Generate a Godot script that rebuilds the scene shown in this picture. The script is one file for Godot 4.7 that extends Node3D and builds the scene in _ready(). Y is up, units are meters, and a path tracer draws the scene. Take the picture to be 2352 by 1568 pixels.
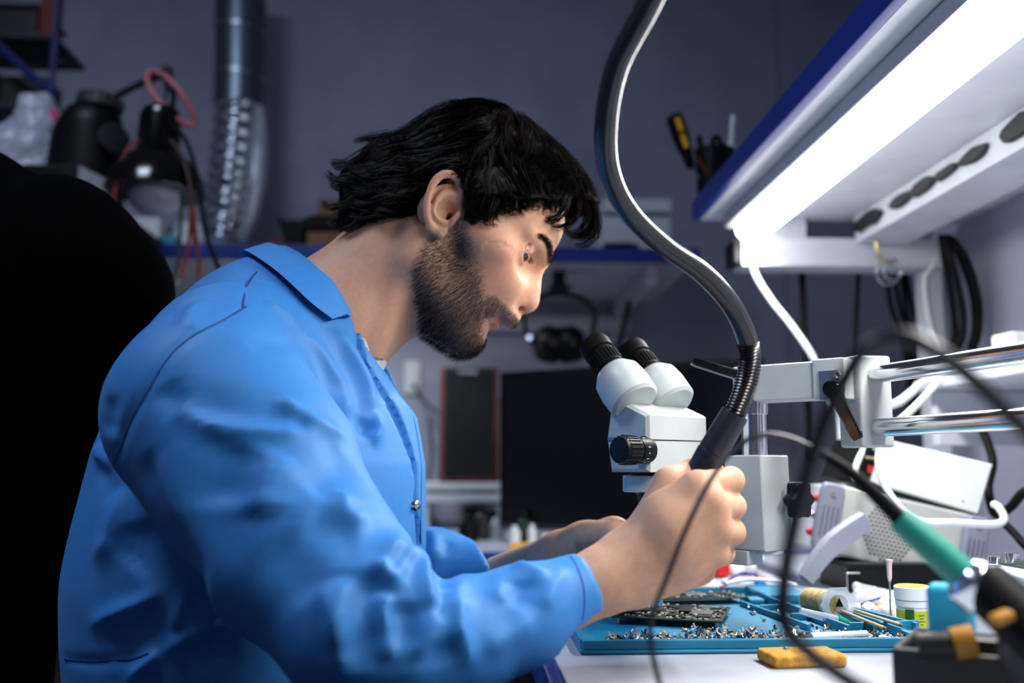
extends Node3D
# A repair workshop: a man in a blue work coat at a bench with a stereo microscope.
# World: metres, y up, floor at y = 0; depth runs along -z, the bench follows the right wall.

var ZERO := Vector3.ZERO
var M := {}
var taken := {}

# ---------------------------------------------------------------- mesh builder
class MB:
	var v := PackedVector3Array()      # triangle soup, three per face, clockwise seen from outside
	var c := PackedColorArray()
	var uv := PackedVector2Array()
	var tint := Color.WHITE
	var coloured := false
	func tri(a: Vector3, b: Vector3, d: Vector3) -> void:
		v.append(a); v.append(b); v.append(d)
		c.append(tint); c.append(tint); c.append(tint)
	func quad(a: Vector3, b: Vector3, d: Vector3, e: Vector3) -> void:
		tri(a, b, d); tri(a, d, e)
	func colour(k: Color) -> MB:
		tint = k; coloured = true
		return self
	func grid(rows: Array, closed_u := false, closed_v := false) -> MB:
		var nr := rows.size()
		var nc: int = rows[0].size()
		for i in (nr if closed_v else nr - 1):
			var r0: PackedVector3Array = rows[i]
			var r1: PackedVector3Array = rows[(i + 1) % nr]
			for j in (nc if closed_u else nc - 1):
				var k := (j + 1) % nc
				quad(r0[j], r0[k], r1[k], r1[j])
		return self
	func fan(ring: PackedVector3Array, turn := false) -> void:
		var m := Vector3.ZERO
		for p in ring: m += p
		m /= ring.size()
		for j in ring.size():
			if turn: tri(m, ring[(j + 1) % ring.size()], ring[j])
			else: tri(m, ring[j], ring[(j + 1) % ring.size()])
	# a tube along a smooth line through points; radius one number or one for each point
	func tube(pts: Array, rad, sides := 8, sub := 4, caps := true, flat := 1.0) -> MB:
		var p: PackedVector3Array = MB.smooth(pts, sub)
		var n := p.size()
		var rows := []
		var up := Vector3.UP
		var t0 := (p[1] - p[0]).normalized()
		if absf(t0.dot(up)) > 0.95: up = Vector3.RIGHT
		var side := t0.cross(up).normalized()
		for i in n:
			var t := (p[mini(i + 1, n - 1)] - p[maxi(i - 1, 0)]).normalized()
			side = (side - t * side.dot(t)).normalized()
			var other := t.cross(side)
			var r: float
			if rad is Array:
				var f: float = float(i) / (n - 1) * (rad.size() - 1)
				var k: int = mini(int(f), rad.size() - 2)
				r = lerpf(rad[k], rad[k + 1], f - k)
			else: r = rad
			var ring := PackedVector3Array()
			for j in sides:
				var a := TAU * j / sides
				ring.append(p[i] + side * (cos(a) * r) + other * (sin(a) * r * flat))
			rows.append(ring)
		grid(rows, true)
		if caps:
			fan(rows[0], true); fan(rows[n - 1])
		return self
	static func smooth(pts: Array, sub: int) -> PackedVector3Array:
		var o := PackedVector3Array()
		var n := pts.size()
		if sub <= 1 or n < 3:
			for q in pts: o.append(q)
			return o
		for i in n - 1:
			var a: Vector3 = pts[maxi(i - 1, 0)]
			var b: Vector3 = pts[i]
			var d: Vector3 = pts[i + 1]
			var e: Vector3 = pts[mini(i + 2, n - 1)]
			for k in sub:
				o.append(b.cubic_interpolate(d, a, e, float(k) / sub))
		o.append(pts[n - 1])
		return o
	# profile points (radius, height) turned about the y axis of xf
	func lathe(prof: Array, segs: int, xf := Transform3D()) -> MB:
		var rows := []
		for q in prof:
			var ring := PackedVector3Array()
			for j in segs:
				var a := -TAU * j / segs
				ring.append(xf * Vector3(cos(a) * q[0], q[1], sin(a) * q[0]))
			rows.append(ring)
		grid(rows, true)
		if prof[0][0] > 1e-5: fan(rows[0], true)
		if prof[-1][0] > 1e-5: fan(rows[-1])
		return self
	# box with rounded edges: seg steps on each edge
	func rbox(size: Vector3, r: float, xf := Transform3D(), seg := 1) -> MB:
		var h := size / 2
		r = minf(r, minf(h.x, minf(h.y, h.z)) * 0.999)
		var axes := [[0, 1, 2], [1, 2, 0], [2, 0, 1]]
		for ax in axes:
			for s in [1.0, -1.0]:
				var ls := []
				for q in 2:
					var k: int = ax[q]
					var l := PackedFloat32Array()
					for i in seg + 1: l.append(-h[k] + r - r * tan(PI / 4 * (1.0 - float(i) / seg)))
					for i in seg + 1: l.append(h[k] - r + r * tan(PI / 4 * float(i) / seg))
					ls.append(l)
				var rows := []
				for a in ls[0]:
					var row := PackedVector3Array()
					for b in ls[1]:
						var p := Vector3.ZERO
						p[ax[0]] = a; p[ax[1]] = b * s; p[ax[2]] = h[ax[2]] * s
						var q := p.clamp(-(h - Vector3.ONE * r), h - Vector3.ONE * r)
						row.append(xf * (q + (p - q).normalized() * r))
					rows.append(row)
				rows.reverse()
				grid(rows)
		return self
	func box(lo: Vector3, hi: Vector3, r := 0.002, seg := 1) -> MB:
		return rbox(hi - lo, r, Transform3D(Basis(), (lo + hi) / 2), seg)
	# outline in the xy plane of xf, pushed from -d/2 to d/2 along z, edges chamfered by r
	func prism(poly: PackedVector2Array, d: float, r := 0.001, xf := Transform3D()) -> MB:
		var q := poly.duplicate()
		if Geometry2D.is_polygon_clockwise(q): q.reverse()
		var ins := q
		if r > 0.0:
			ins = PackedVector2Array()
			var n := q.size()
			for i in n:
				var e0 := (q[i] - q[(i + n - 1) % n]).normalized()
				var e1 := (q[(i + 1) % n] - q[i]).normalized()
				var m := (Vector2(-e0.y, e0.x) + Vector2(-e1.y, e1.x))
				m = m / maxf(0.35, m.length_squared()) * 2.0
				ins.append(q[i] + m * r)
		var rings := []
		for k in [[ins, -d / 2], [q, -d / 2 + r], [q, d / 2 - r], [ins, d / 2]]:
			var ring := PackedVector3Array()
			for p in k[0]: ring.append(xf * Vector3(p.x, p.y, k[1]))
			rings.append(ring)
		rings.reverse()
		grid(rings, true)
		var ix := Geometry2D.triangulate_polygon(ins)
		for i in range(0, ix.size(), 3):
			tri(rings[0][ix[i]], rings[0][ix[i + 2]], rings[0][ix[i + 1]])
			tri(rings[3][ix[i]], rings[3][ix[i + 1]], rings[3][ix[i + 2]])
		return self
	func add(o: MB, xf := Transform3D()) -> MB:
		for p in o.v: v.append(xf * p)
		c.append_array(o.c)
		coloured = coloured or o.coloured
		return self
	func mesh(off := Vector3.ZERO, deg := 38.0) -> ArrayMesh:
		var nf := v.size() / 3
		var fn := PackedVector3Array()
		fn.resize(nf)
		var at := {}
		var id := PackedInt32Array()
		id.resize(v.size())
		var lists := []
		for f in nf:
			var a := v[f * 3]
			var n := (v[f * 3 + 2] - a).cross(v[f * 3 + 1] - a)
			fn[f] = n
			for k in 3:
				var key := Vector3i((v[f * 3 + k] * 20000.0).round())
				var w: int = at.get(key, -1)
				if w < 0:
					w = lists.size()
					at[key] = w
					lists.append(PackedInt32Array())
				id[f * 3 + k] = w
				lists[w].append(f)
		var nn := PackedVector3Array()
		nn.resize(v.size())
		var least := cos(deg_to_rad(deg))
		var un := PackedVector3Array()
		un.resize(nf)
		for f in nf: un[f] = fn[f].normalized()
		for i in v.size():
			var f := i / 3
			var s := Vector3.ZERO
			for g in lists[id[i]]:
				if un[g].dot(un[f]) >= least: s += fn[g]
			nn[i] = s.normalized() if s.length_squared() > 1e-24 else Vector3.UP
		var p := v.duplicate()
		if off != Vector3.ZERO:
			for i in p.size(): p[i] -= off
		var arr := []
		arr.resize(Mesh.ARRAY_MAX)
		arr[Mesh.ARRAY_VERTEX] = p
		arr[Mesh.ARRAY_NORMAL] = nn
		if coloured: arr[Mesh.ARRAY_COLOR] = c
		if uv.size() == p.size(): arr[Mesh.ARRAY_TEX_UV] = uv
		var m := ArrayMesh.new()
		m.add_surface_from_arrays(Mesh.PRIMITIVE_TRIANGLES, arr)
		return m

func mb() -> MB:
	return MB.new()

# ---------------------------------------------------------------- objects
func numbered(called: String) -> String:
	var n: int = taken.get(called, 0)
	taken[called] = n + 1
	return called if n == 0 else "%s_%03d" % [called, n]

func tag(o: Node3D, label: String, category: String, group := "") -> Node3D:
	o.set_meta("label", label)
	o.set_meta("category", category)
	if group: o.set_meta("group", group)
	return o

# a thing: a node at its base; its parts are built in world coordinates and moved under it
func thing(called: String, label: String, category: String, at: Vector3, group := "") -> Node3D:
	var o := Node3D.new()
	o.name = numbered(called)
	add_child(o)
	o.position = at
	return tag(o, label, category, group)

func origin_of(o: Node) -> Vector3:
	var p := Vector3.ZERO
	while o != self:
		p += o.position
		o = o.get_parent()
	return p

func part(parent: Node3D, called: String, b: MB, m: Material, label := "", deg := 38.0) -> MeshInstance3D:
	var o := MeshInstance3D.new()
	o.name = called
	o.mesh = b.mesh(origin_of(parent), deg)
	o.material_override = m
	parent.add_child(o, true)
	if label: o.set_meta("label", label)
	return o

# a thing that is one mesh
func solo(called: String, b: MB, m: Material, label: String, category: String, group := "", deg := 38.0) -> MeshInstance3D:
	var o := MeshInstance3D.new()
	o.name = numbered(called)
	var lo := Vector3.INF
	var hi := -Vector3.INF
	for p in b.v:
		lo = lo.min(p); hi = hi.max(p)
	o.position = Vector3((lo.x + hi.x) / 2, lo.y, (lo.z + hi.z) / 2)
	o.mesh = b.mesh(o.position, deg)
	o.material_override = m
	add_child(o)
	tag(o, label, category, group)
	return o

func struct(called: String, b: MB, m: Material) -> MeshInstance3D:
	var o := MeshInstance3D.new()
	o.name = numbered(called)
	o.mesh = b.mesh()
	o.material_override = m
	add_child(o)
	o.set_meta("kind", "structure")
	return o

# ---------------------------------------------------------------- materials
func noise_tex(size: int, freq: float, lo: Color, hi: Color, oct := 4, kind := FastNoiseLite.TYPE_SIMPLEX_SMOOTH, sd := 1) -> ImageTexture:
	var f := FastNoiseLite.new()
	f.seed = sd
	f.noise_type = kind
	f.frequency = freq
	f.fractal_octaves = oct
	var im := f.get_seamless_image(size, size)
	im.convert(Image.FORMAT_RGB8)
	for y in size:
		for x in size:
			var t := im.get_pixel(x, y).r
			im.set_pixel(x, y, lo.lerp(hi, t))
	return ImageTexture.create_from_image(im)

func mat(called: String, col: Color, rough := 0.6, metal := 0.0) -> StandardMaterial3D:
	var m := StandardMaterial3D.new()
	m.resource_name = called
	m.albedo_color = col
	m.roughness = rough
	m.metallic = metal
	M[called] = m
	return m

func grain(m: StandardMaterial3D, tex: Texture2D, scale: float, bump: Texture2D = null, height := 0.05) -> StandardMaterial3D:
	if tex: m.albedo_texture = tex
	m.uv1_triplanar = true
	m.uv1_world_triplanar = true
	m.uv1_scale = Vector3.ONE * scale
	if bump:
		m.heightmap_enabled = true
		m.heightmap_texture = bump
		m.heightmap_scale = height
	return m

func xform(at: Vector3, y_axis := Vector3.UP, near := Vector3.BACK) -> Transform3D:
	var y := y_axis.normalized()
	var z := (near - y * near.dot(y))
	if z.length() < 1e-3: z = Vector3.RIGHT - y * y.x
	z = z.normalized()
	return Transform3D(Basis(y.cross(z), y, z), at)

func V(a) -> Array:   # flat list of numbers to points
	var o := []
	for i in range(0, a.size(), 3): o.append(Vector3(a[i], a[i + 1], a[i + 2]))
	return o


# ---------------------------------------------------------------- camera, light, room
func set_view() -> void:
	var cam := Camera3D.new()
	cam.name = "camera"
	add_child(cam)
	var look := CameraAttributesPhysical.new()
	look.frustum_focal_length = 33.674
	look.frustum_near = 0.02
	look.frustum_far = 60.0
	look.frustum_focus_distance = 0.87
	look.exposure_aperture = 2.9
	cam.attributes = look
	cam.fov = 39.224
	cam.position = Vector3(0, 0.91, 0)
	cam.rotation = Vector3(deg_to_rad(7.458), deg_to_rad(-2.606), 0)
	cam.current = true
	var w := WorldEnvironment.new()
	var e := Environment.new()
	e.background_mode = Environment.BG_COLOR
	e.background_color = Color(0.02, 0.024, 0.035)
	e.tonemap_mode = Environment.TONE_MAPPER_LINEAR
	e.tonemap_exposure = 1.5
	e.sdfgi_enabled = true
	e.ssao_enabled = true
	e.ssil_enabled = true
	w.environment = e
	w.name = "environment"
	add_child(w)

func area_light(called: String, at: Vector3, towards: Vector3, size: Vector2, energy: float, col: Color, along := Vector3.BACK) -> void:
	var l := AreaLight3D.new()
	l.name = called
	l.area_size = size
	l.area_normalize_energy = true
	l.light_energy = energy
	l.light_color = col
	l.area_range = 8.0
	l.area_attenuation = 2.0
	l.shadow_enabled = true
	add_child(l)
	l.look_at_from_position(at, at + towards, along)

func make_materials() -> void:
	var soft := noise_tex(256, 0.012, Color(0.93, 0.93, 0.95), Color.WHITE, 4)
	var fine := noise_tex(256, 0.09, Color(0.35, 0.35, 0.35), Color.WHITE, 3, FastNoiseLite.TYPE_SIMPLEX_SMOOTH, 5)
	M.fine = fine
	M.soft = soft
	grain(mat("wall", Color(0.66, 0.67, 0.735), 0.85), soft, 0.9, fine, 0.02).uv1_scale = Vector3.ONE * 1.3
	grain(mat("floor", Color(0.30, 0.30, 0.32), 0.6), soft, 0.8)
	mat("ceiling", Color(0.70, 0.70, 0.73), 0.9)
	grain(mat("white_steel", Color(0.76, 0.78, 0.81), 0.42), soft, 3.0, fine, 0.006)
	grain(mat("bench_top", Color(0.66, 0.69, 0.73), 0.5), noise_tex(256, 0.02, Color(0.88, 0.88, 0.90), Color.WHITE, 5, FastNoiseLite.TYPE_SIMPLEX_SMOOTH, 8), 2.5)
	grain(mat("blue_steel", Color(0.02, 0.15, 0.48), 0.42), soft, 4.0, fine, 0.006)
	mat("black_plastic", Color(0.035, 0.036, 0.04), 0.42)
	mat("black_gloss", Color(0.02, 0.02, 0.025), 0.15)
	mat("black_rubber", Color(0.028, 0.028, 0.032), 0.6)
	M.black_plastic.metallic_specular = 0.3
	M.black_rubber.metallic_specular = 0.25
	mat("chrome", Color(0.86, 0.87, 0.89), 0.16, 1.0)
	mat("steel", Color(0.66, 0.67, 0.69), 0.34, 1.0)
	mat("white_plastic", Color(0.82, 0.84, 0.85), 0.45)
	mat("grey_dark", Color(0.10, 0.11, 0.14), 0.5)
	mat("cable_grey", Color(0.25, 0.26, 0.29), 0.55)
	grain(mat("grille", Color(0.045, 0.048, 0.055), 0.95), null, 30.0, fine, 0.05)
	mat("black_bag", Color(0.012, 0.013, 0.018), 0.45).metallic_specular = 0.25
	mat("yellow", Color(0.85, 0.62, 0.02), 0.45)
	mat("red", Color(0.72, 0.03, 0.03), 0.45)
	mat("green", Color(0.03, 0.42, 0.10), 0.45)
	var film := mat("film", Color(0.9, 0.93, 0.96, 0.22), 0.2)
	film.transparency = BaseMaterial3D.TRANSPARENCY_ALPHA
	grain(mat("paper", Color(0.84, 0.84, 0.83), 0.8), soft, 12.0)
	mat("hole", Color(0.03, 0.03, 0.03), 0.8)
	mat("bumper_dark", Color(0.20, 0.21, 0.25), 0.6)
	mat("beige", Color(0.60, 0.56, 0.42), 0.5)
	mat("cord_navy", Color(0.05, 0.052, 0.085), 0.38)
	mat("rack_blue", Color(0.02, 0.10, 0.36), 0.5)
	grain(mat("tape", Color(0.10, 0.10, 0.105), 0.45), noise_tex(64, 0.1, Color(0.3, 0.3, 0.3), Color.WHITE, 3, FastNoiseLite.TYPE_CELLULAR, 4), 40.0)
	var milk := mat("film_milk", Color(0.88, 0.90, 0.93, 0.32), 0.22)
	milk.transparency = BaseMaterial3D.TRANSPARENCY_ALPHA
	var bagm := mat("bag_milk", Color(0.74, 0.75, 0.80, 0.85), 0.35)
	bagm.transparency = BaseMaterial3D.TRANSPARENCY_ALPHA
	mat("grey_plastic", Color(0.62, 0.64, 0.67), 0.5)

func build_room() -> void:
	# inside: x -2.6 .. 0.90, z -2.80 .. 1.8, y 0 .. 2.7
	struct("floor", mb().box(Vector3(-2.7, -0.1, -2.95), Vector3(2.2, 0, 1.9), 0.001), M.floor)
	struct("ceiling", mb().box(Vector3(-2.7, 2.7, -2.95), Vector3(2.2, 2.8, 1.9), 0.001), M.ceiling)
	struct("wall_back", mb().box(Vector3(-2.7, 0, -2.95), Vector3(2.2, 2.7, -2.80), 0.001), M.wall)
	struct("wall_left", mb().box(Vector3(-2.75, 0, -2.80), Vector3(-2.6, 2.7, 1.8), 0.001), M.wall)
	struct("wall_right", mb().box(Vector3(0.90, 0, -1.78), Vector3(1.05, 2.7, 1.8), 0.001), M.wall)
	struct("wall_recess", mb().box(Vector3(2.05, 0, -2.80), Vector3(2.2, 2.7, -1.78), 0.001), M.wall)
	struct("wall_return", mb().box(Vector3(1.05, 0, -1.78), Vector3(2.2, 2.7, -1.63), 0.001), M.wall)
	struct("wall_front", mb().box(Vector3(-2.7, 0, 1.8), Vector3(2.2, 2.7, 1.95), 0.001), M.wall)
	# shallow pier on the back wall, where the paint turns a shade darker
	struct("trim_1", mb().box(Vector3(0.325, 0, -2.80), Vector3(0.95, 2.7, -2.792), 0.003), M.wall)

func build_bench() -> void:
	var t := thing("workbench", "white laminate workbench with a blue front edge under the microscope", "workbench", Vector3(0.48, 0, -0.7))
	part(t, "worktop", mb().box(Vector3(0.072, 0.722, -1.74), Vector3(0.895, 0.755, 0.5), 0.002), M.bench_top)
	part(t, "edge_band", mb().box(Vector3(0.060, 0.720, -1.74), Vector3(0.0718, 0.7545, 0.5), 0.003), M.blue_steel, "blue front edge")
	for z in [-1.68, 0.44]:
		for x in [0.16, 0.84]:
			part(t, "leg", mb().box(Vector3(x - 0.025, 0, z - 0.025), Vector3(x + 0.025, 0.7215, z + 0.025), 0.003), M.white_steel)
	part(t, "upright", mb().box(Vector3(0.806, 0.7555, -1.675), Vector3(0.842, 1.2595, -1.64), 0.003), M.white_steel)
	part(t, "upright", mb().box(Vector3(0.806, 0.7555, 0.30), Vector3(0.842, 1.2595, 0.335), 0.003), M.white_steel)

	t = thing("overhead_shelf", "white steel shelf with a blue front edge holding the lit tube lamp", "shelf", Vector3(0.6, 1.26, -0.6))
	part(t, "shelf_board", mb().box(Vector3(0.414, 1.350, -1.665), Vector3(0.895, 1.378, 0.4), 0.002), M.white_steel)
	part(t, "front_edge", mb().box(Vector3(0.400, 1.349, -1.665), Vector3(0.4138, 1.384, 0.4), 0.002), M.blue_steel, "blue front edge")
	part(t, "rail", mb().box(Vector3(0.680, 1.300, -1.625), Vector3(0.775, 1.3498, 0.4), 0.003), M.white_steel)
	part(t, "bracket", mb().box(Vector3(0.478, 1.260, -1.69), Vector3(0.842, 1.312, -1.628), 0.003), M.white_steel)
	part(t, "bracket_cap", mb().box(Vector3(0.464, 1.264, -1.688), Vector3(0.4778, 1.308, -1.63), 0.004), M.black_plastic)
	part(t, "bracket_post", mb().box(Vector3(0.52, 1.312, -1.66), Vector3(0.60, 1.3498, -1.64), 0.002), M.white_steel)
	part(t, "bracket", mb().box(Vector3(0.478, 1.260, 0.28), Vector3(0.842, 1.2998, 0.342), 0.003), M.white_steel)
	build_tube_lamp()
	build_ceiling_lamp()

# ceiling panel above the chair: the dim general light of the room
func build_ceiling_lamp() -> void:
	var t := thing("ceiling_panel_lamp", "dim square panel lamp in the ceiling above the chair", "lamp", Vector3(-0.9, 2.66, -0.6))
	part(t, "frame", mb().box(Vector3(-1.22, 2.675, -0.92), Vector3(-0.58, 2.6998, -0.28), 0.004), M.white_steel)
	var m := mat("panel_glow", Color(0.9, 0.93, 1.0), 0.5)
	m.emission_enabled = true
	m.emission = Color(0.78, 0.86, 1.0)
	m.emission_energy_multiplier = 1.2
	part(t, "lamp_panel", mb().box(Vector3(-1.20, 2.668, -0.90), Vector3(-0.60, 2.6748, -0.30), 0.002), m)
	area_light("ceiling_panel_light", Vector3(-0.9, 2.66, -0.6), Vector3.DOWN, Vector2(0.6, 0.6), 1.65, Color(0.84, 0.90, 1.0))

func build_tube_lamp() -> void:
	var z0 := -1.60
	var z1 := -0.22
	var t := thing("tube_lamp", "glowing white tube lamp under the overhead shelf", "lamp", Vector3(0.49, 1.30, -0.9))
	part(t, "housing", mb().box(Vector3(0.447, 1.327, z0 - 0.028), Vector3(0.530, 1.3495, z1 + 0.015), 0.004), M.white_steel)
	var poly := PackedVector2Array()
	poly.append(Vector2(-0.0275, 0.0088))
	for i in 13:
		var a := PI + PI * i / 12.0
		poly.append(Vector2(cos(a) * 0.0275, sin(a) * 0.022))
	poly.append(Vector2(0.0275, 0.0088))
	var m := mat("tube_glow", Color(0.95, 0.97, 1.0), 0.5)
	m.emission_enabled = true
	m.emission = Color(1.0, 0.985, 0.965)
	m.emission_energy_multiplier = 8.5
	part(t, "lamp_diffuser", mb().prism(poly, z1 - z0, 0.001, Transform3D(Basis(), Vector3(0.489, 1.3178, (z0 + z1) / 2))), m, "glowing diffuser")
	var tip := []
	for i in 7:
		var f := sin(PI / 2 * i / 6.0)
		var ring := PackedVector3Array()
		for q in poly: ring.append(Vector3(0.489, 1.3178, z0 + 0.0009) + Vector3(q.x * (1.0 - f * f * 0.35), lerpf(q.y, 0.0088, f * f * 0.9), -0.026 * f))
		tip.append(ring)
	part(t, "lamp_tip", mb().grid(tip, true), m, "rounded end of the diffuser")
	part(t, "end_cap", mb().box(Vector3(0.452, 1.328, z0 - 0.034), Vector3(0.526, 1.345, z0 - 0.0285), 0.003), M.white_plastic)
	area_light("tube_lamp_light", Vector3(0.489, 1.292, (z0 + z1) / 2), Vector3(-0.35, -1, 0), Vector2(0.05, z1 - z0), 0.98, Color(1.0, 0.985, 0.965))

# ---------------------------------------------------------------- smooth solids meshed as surface nets
class Field:
	var kind := PackedInt32Array()     # 0 tapered capsule, 1 ellipsoid, 2 half-space
	var op := PackedInt32Array()       # 0 join, 1 cut
	var k := PackedFloat32Array()
	var a := PackedVector3Array()
	var b := PackedVector3Array()
	var ra := PackedFloat32Array()
	var rb := PackedFloat32Array()
	var rot := []
	var unit := 1.0
	var to_local := Transform3D()
	var mirror := false
	func cap(p: Vector3, q: Vector3, r0: float, r1: float, kk := 0.01, o := 0) -> Field:
		kind.append(0); op.append(o); k.append(kk); a.append(p * unit); b.append((q - p) * unit)
		ra.append(r0 * unit); rb.append(r1 * unit); rot.append(null)
		return self
	func ell(p: Vector3, r: Vector3, kk := 0.01, o := 0, turn = null) -> Field:
		kind.append(1); op.append(o); k.append(kk); a.append(p * unit); b.append(r * unit)
		ra.append(0.0); rb.append(0.0); rot.append(turn)
		return self
	func half(p: Vector3, n: Vector3, kk := 0.01, o := 1) -> Field:   # solid on the side away from n
		kind.append(2); op.append(o); k.append(kk); a.append(p * unit); b.append(n.normalized())
		ra.append(0.0); rb.append(0.0); rot.append(null)
		return self
	func chain(pts: Array, rad: Array, kk := 0.01) -> Field:
		for i in pts.size() - 1: cap(pts[i], pts[i + 1], rad[i], rad[i + 1], kk)
		return self
	func curve(pts: Array, rad: Array, kk := 0.01) -> Field:   # the same through a smooth line
		var p := MB.smooth(pts, 4)
		var r := []
		for i in rad.size() - 1:
			for j in 4: r.append(lerpf(rad[i], rad[i + 1], j / 4.0))
		r.append(rad[-1])
		return chain(Array(p), r, kk)
	func chain_cut(pts: Array, rad: Array, kk := 0.01) -> Field:
		for i in pts.size() - 1: cap(pts[i], pts[i + 1], rad[i], rad[i + 1], kk, 1)
		return self
	func all() -> PackedInt32Array:
		return PackedInt32Array(range(kind.size()))
	func one(i: int, p: Vector3) -> float:
		if kind[i] == 0:
			var q := p - a[i]
			var e := b[i]
			var t := clampf(q.dot(e) / maxf(e.length_squared(), 1e-12), 0.0, 1.0)
			return (q - e * t).length() - lerpf(ra[i], rb[i], t)
		if kind[i] == 1:
			var q := p - a[i]
			if rot[i] != null: q = rot[i].transposed() * q
			var r := b[i]
			var s := q / r
			var k0 := s.length()
			var k1 := (s / r).length()
			return k0 * (k0 - 1.0) / maxf(k1, 1e-9) if k0 > 1e-6 else -minf(r.x, minf(r.y, r.z))
		return (p - a[i]).dot(b[i])
	func at(p: Vector3, list: PackedInt32Array) -> float:
		p = to_local * p
		if mirror: p.z = absf(p.z)
		var d := 1.0
		for i in list:
			var e := one(i, p)
			var kk := k[i]
			if op[i] == 0:
				var h := maxf(kk - absf(d - e), 0.0)
				d = minf(d, e) - h * h / (kk * 4.0)
			else:
				e = -e
				var h := maxf(kk - absf(d - e), 0.0)
				d = maxf(d, e) + h * h / (kk * 4.0)
		return d
	func near(p: Vector3, list: PackedInt32Array, reach: float) -> PackedInt32Array:
		var o := PackedInt32Array()
		p = to_local * p
		if mirror: p.z = absf(p.z)
		var best := 1e9
		var ds := PackedFloat32Array()
		for i in list:
			var e := one(i, p)
			ds.append(e)
			if op[i] == 0: best = minf(best, e)
		for j in list.size():
			var i := list[j]
			if op[i] == 0:
				if ds[j] < best + 2.0 * reach + k[i]: o.append(i)
			elif ds[j] < reach + k[i]: o.append(i)
		return o
	func grad(p: Vector3, list: PackedInt32Array, h := 0.0008) -> Vector3:
		var d := at(p, list)
		return Vector3(at(p + Vector3(h, 0, 0), list) - d, at(p + Vector3(0, h, 0), list) - d, at(p + Vector3(0, 0, h), list) - d).normalized()

class Nets:
	var f: Field
	var lo: Vector3
	var cell: float
	var n: Vector3i
	var val := PackedFloat32Array()
	var vid := {}
	var cells := []
	var v := PackedVector3Array()
	var nn := PackedVector3Array()
	var ix := PackedInt32Array()
	func _init(field: Field, from: Vector3, to: Vector3, step: float) -> void:
		f = field; lo = from; cell = step
		n = Vector3i(((to - from) / step).ceil()) + Vector3i.ONE * 2
		val.resize((n.x + 1) * (n.y + 1) * (n.z + 1))
		val.fill(INF)
		var most := 1
		while most < maxi(n.x, maxi(n.y, n.z)): most *= 2
		split(Vector3i.ZERO, most, f.all())
		faces()
		val = PackedFloat32Array()
	func split(c: Vector3i, s: int, list: PackedInt32Array) -> void:
		if c.x >= n.x or c.y >= n.y or c.z >= n.z: return
		var mid := lo + (Vector3(c) + Vector3.ONE * s * 0.5) * cell
		var reach := s * cell * 0.9
		var sub := f.near(mid, list, reach)
		if absf(f.at(mid, sub)) > reach * 1.15 + 0.002: return
		if s > 2:
			var h := s / 2
			for i in 8: split(c + Vector3i(i & 1, (i >> 1) & 1, i >> 2) * h, h, sub)
			return
		for z in s: for y in s: for x in s: one_cell(c + Vector3i(x, y, z), sub)
	func value(p: Vector3i, list: PackedInt32Array) -> float:
		var i := p.x + (n.x + 1) * (p.y + (n.y + 1) * p.z)
		if val[i] == INF: val[i] = f.at(lo + Vector3(p) * cell, list)
		return val[i]
	func one_cell(c: Vector3i, list: PackedInt32Array) -> void:
		if c.x >= n.x or c.y >= n.y or c.z >= n.z: return
		var d := PackedFloat32Array()
		d.resize(8)
		var inside := 0
		for i in 8:
			d[i] = value(c + Vector3i(i & 1, (i >> 1) & 1, i >> 2), list)
			if d[i] < 0.0: inside += 1
		if inside == 0 or inside == 8: return
		var s := Vector3.ZERO
		var m := 0
		for i in 8:
			for ax in 3:
				var j := i ^ (1 << ax)
				if j > i and (d[i] < 0.0) != (d[j] < 0.0):
					var q := Vector3(i & 1, (i >> 1) & 1, i >> 2)
					q[ax] = d[i] / (d[i] - d[j])
					s += q
					m += 1
		var p := lo + (Vector3(c) + s / m) * cell
		var g := f.grad(p, list, cell * 0.4)
		p -= g * f.at(p, list)
		vid[c] = v.size()
		v.append(p)
		cells.append(c)
	func faces() -> void:
		for c in cells:
			for ax in 3:
				var e := Vector3i.ZERO
				e[ax] = 1
				var d0 := val[c.x + (n.x + 1) * (c.y + (n.y + 1) * c.z)]
				var q: Vector3i = c + e
				var d1 := val[q.x + (n.x + 1) * (q.y + (n.y + 1) * q.z)]
				if (d0 < 0.0) == (d1 < 0.0): continue
				var u := Vector3i.ZERO
				u[(ax + 1) % 3] = -1
				var w := Vector3i.ZERO
				w[(ax + 2) % 3] = -1
				if not (vid.has(c + u) and vid.has(c + w) and vid.has(c + u + w)): continue
				var k := [vid[c], vid[c + u], vid[c + u + w], vid[c + w]]
				if d0 > 0.0: k.reverse()
				ix.append_array([k[0], k[2], k[1], k[0], k[3], k[2]])
	func relax(times: int, share := 0.5) -> void:
		for t in times:
			var s := PackedVector3Array()
			s.resize(v.size())
			var m := PackedInt32Array()
			m.resize(v.size())
			for i in range(0, ix.size(), 3):
				for k in 3:
					var p := ix[i + k]
					s[p] += v[ix[i + (k + 1) % 3]]
					m[p] += 1
			for i in v.size():
				if m[i] > 0: v[i] = v[i].lerp(s[i] / m[i], share)
	func normals() -> void:
		nn = PackedVector3Array()
		nn.resize(v.size())
		for i in range(0, ix.size(), 3):
			var p := v[ix[i]]
			var q := (v[ix[i + 2]] - p).cross(v[ix[i + 1]] - p)
			nn[ix[i]] += q; nn[ix[i + 1]] += q; nn[ix[i + 2]] += q
		for i in v.size(): nn[i] = nn[i].normalized()

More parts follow.
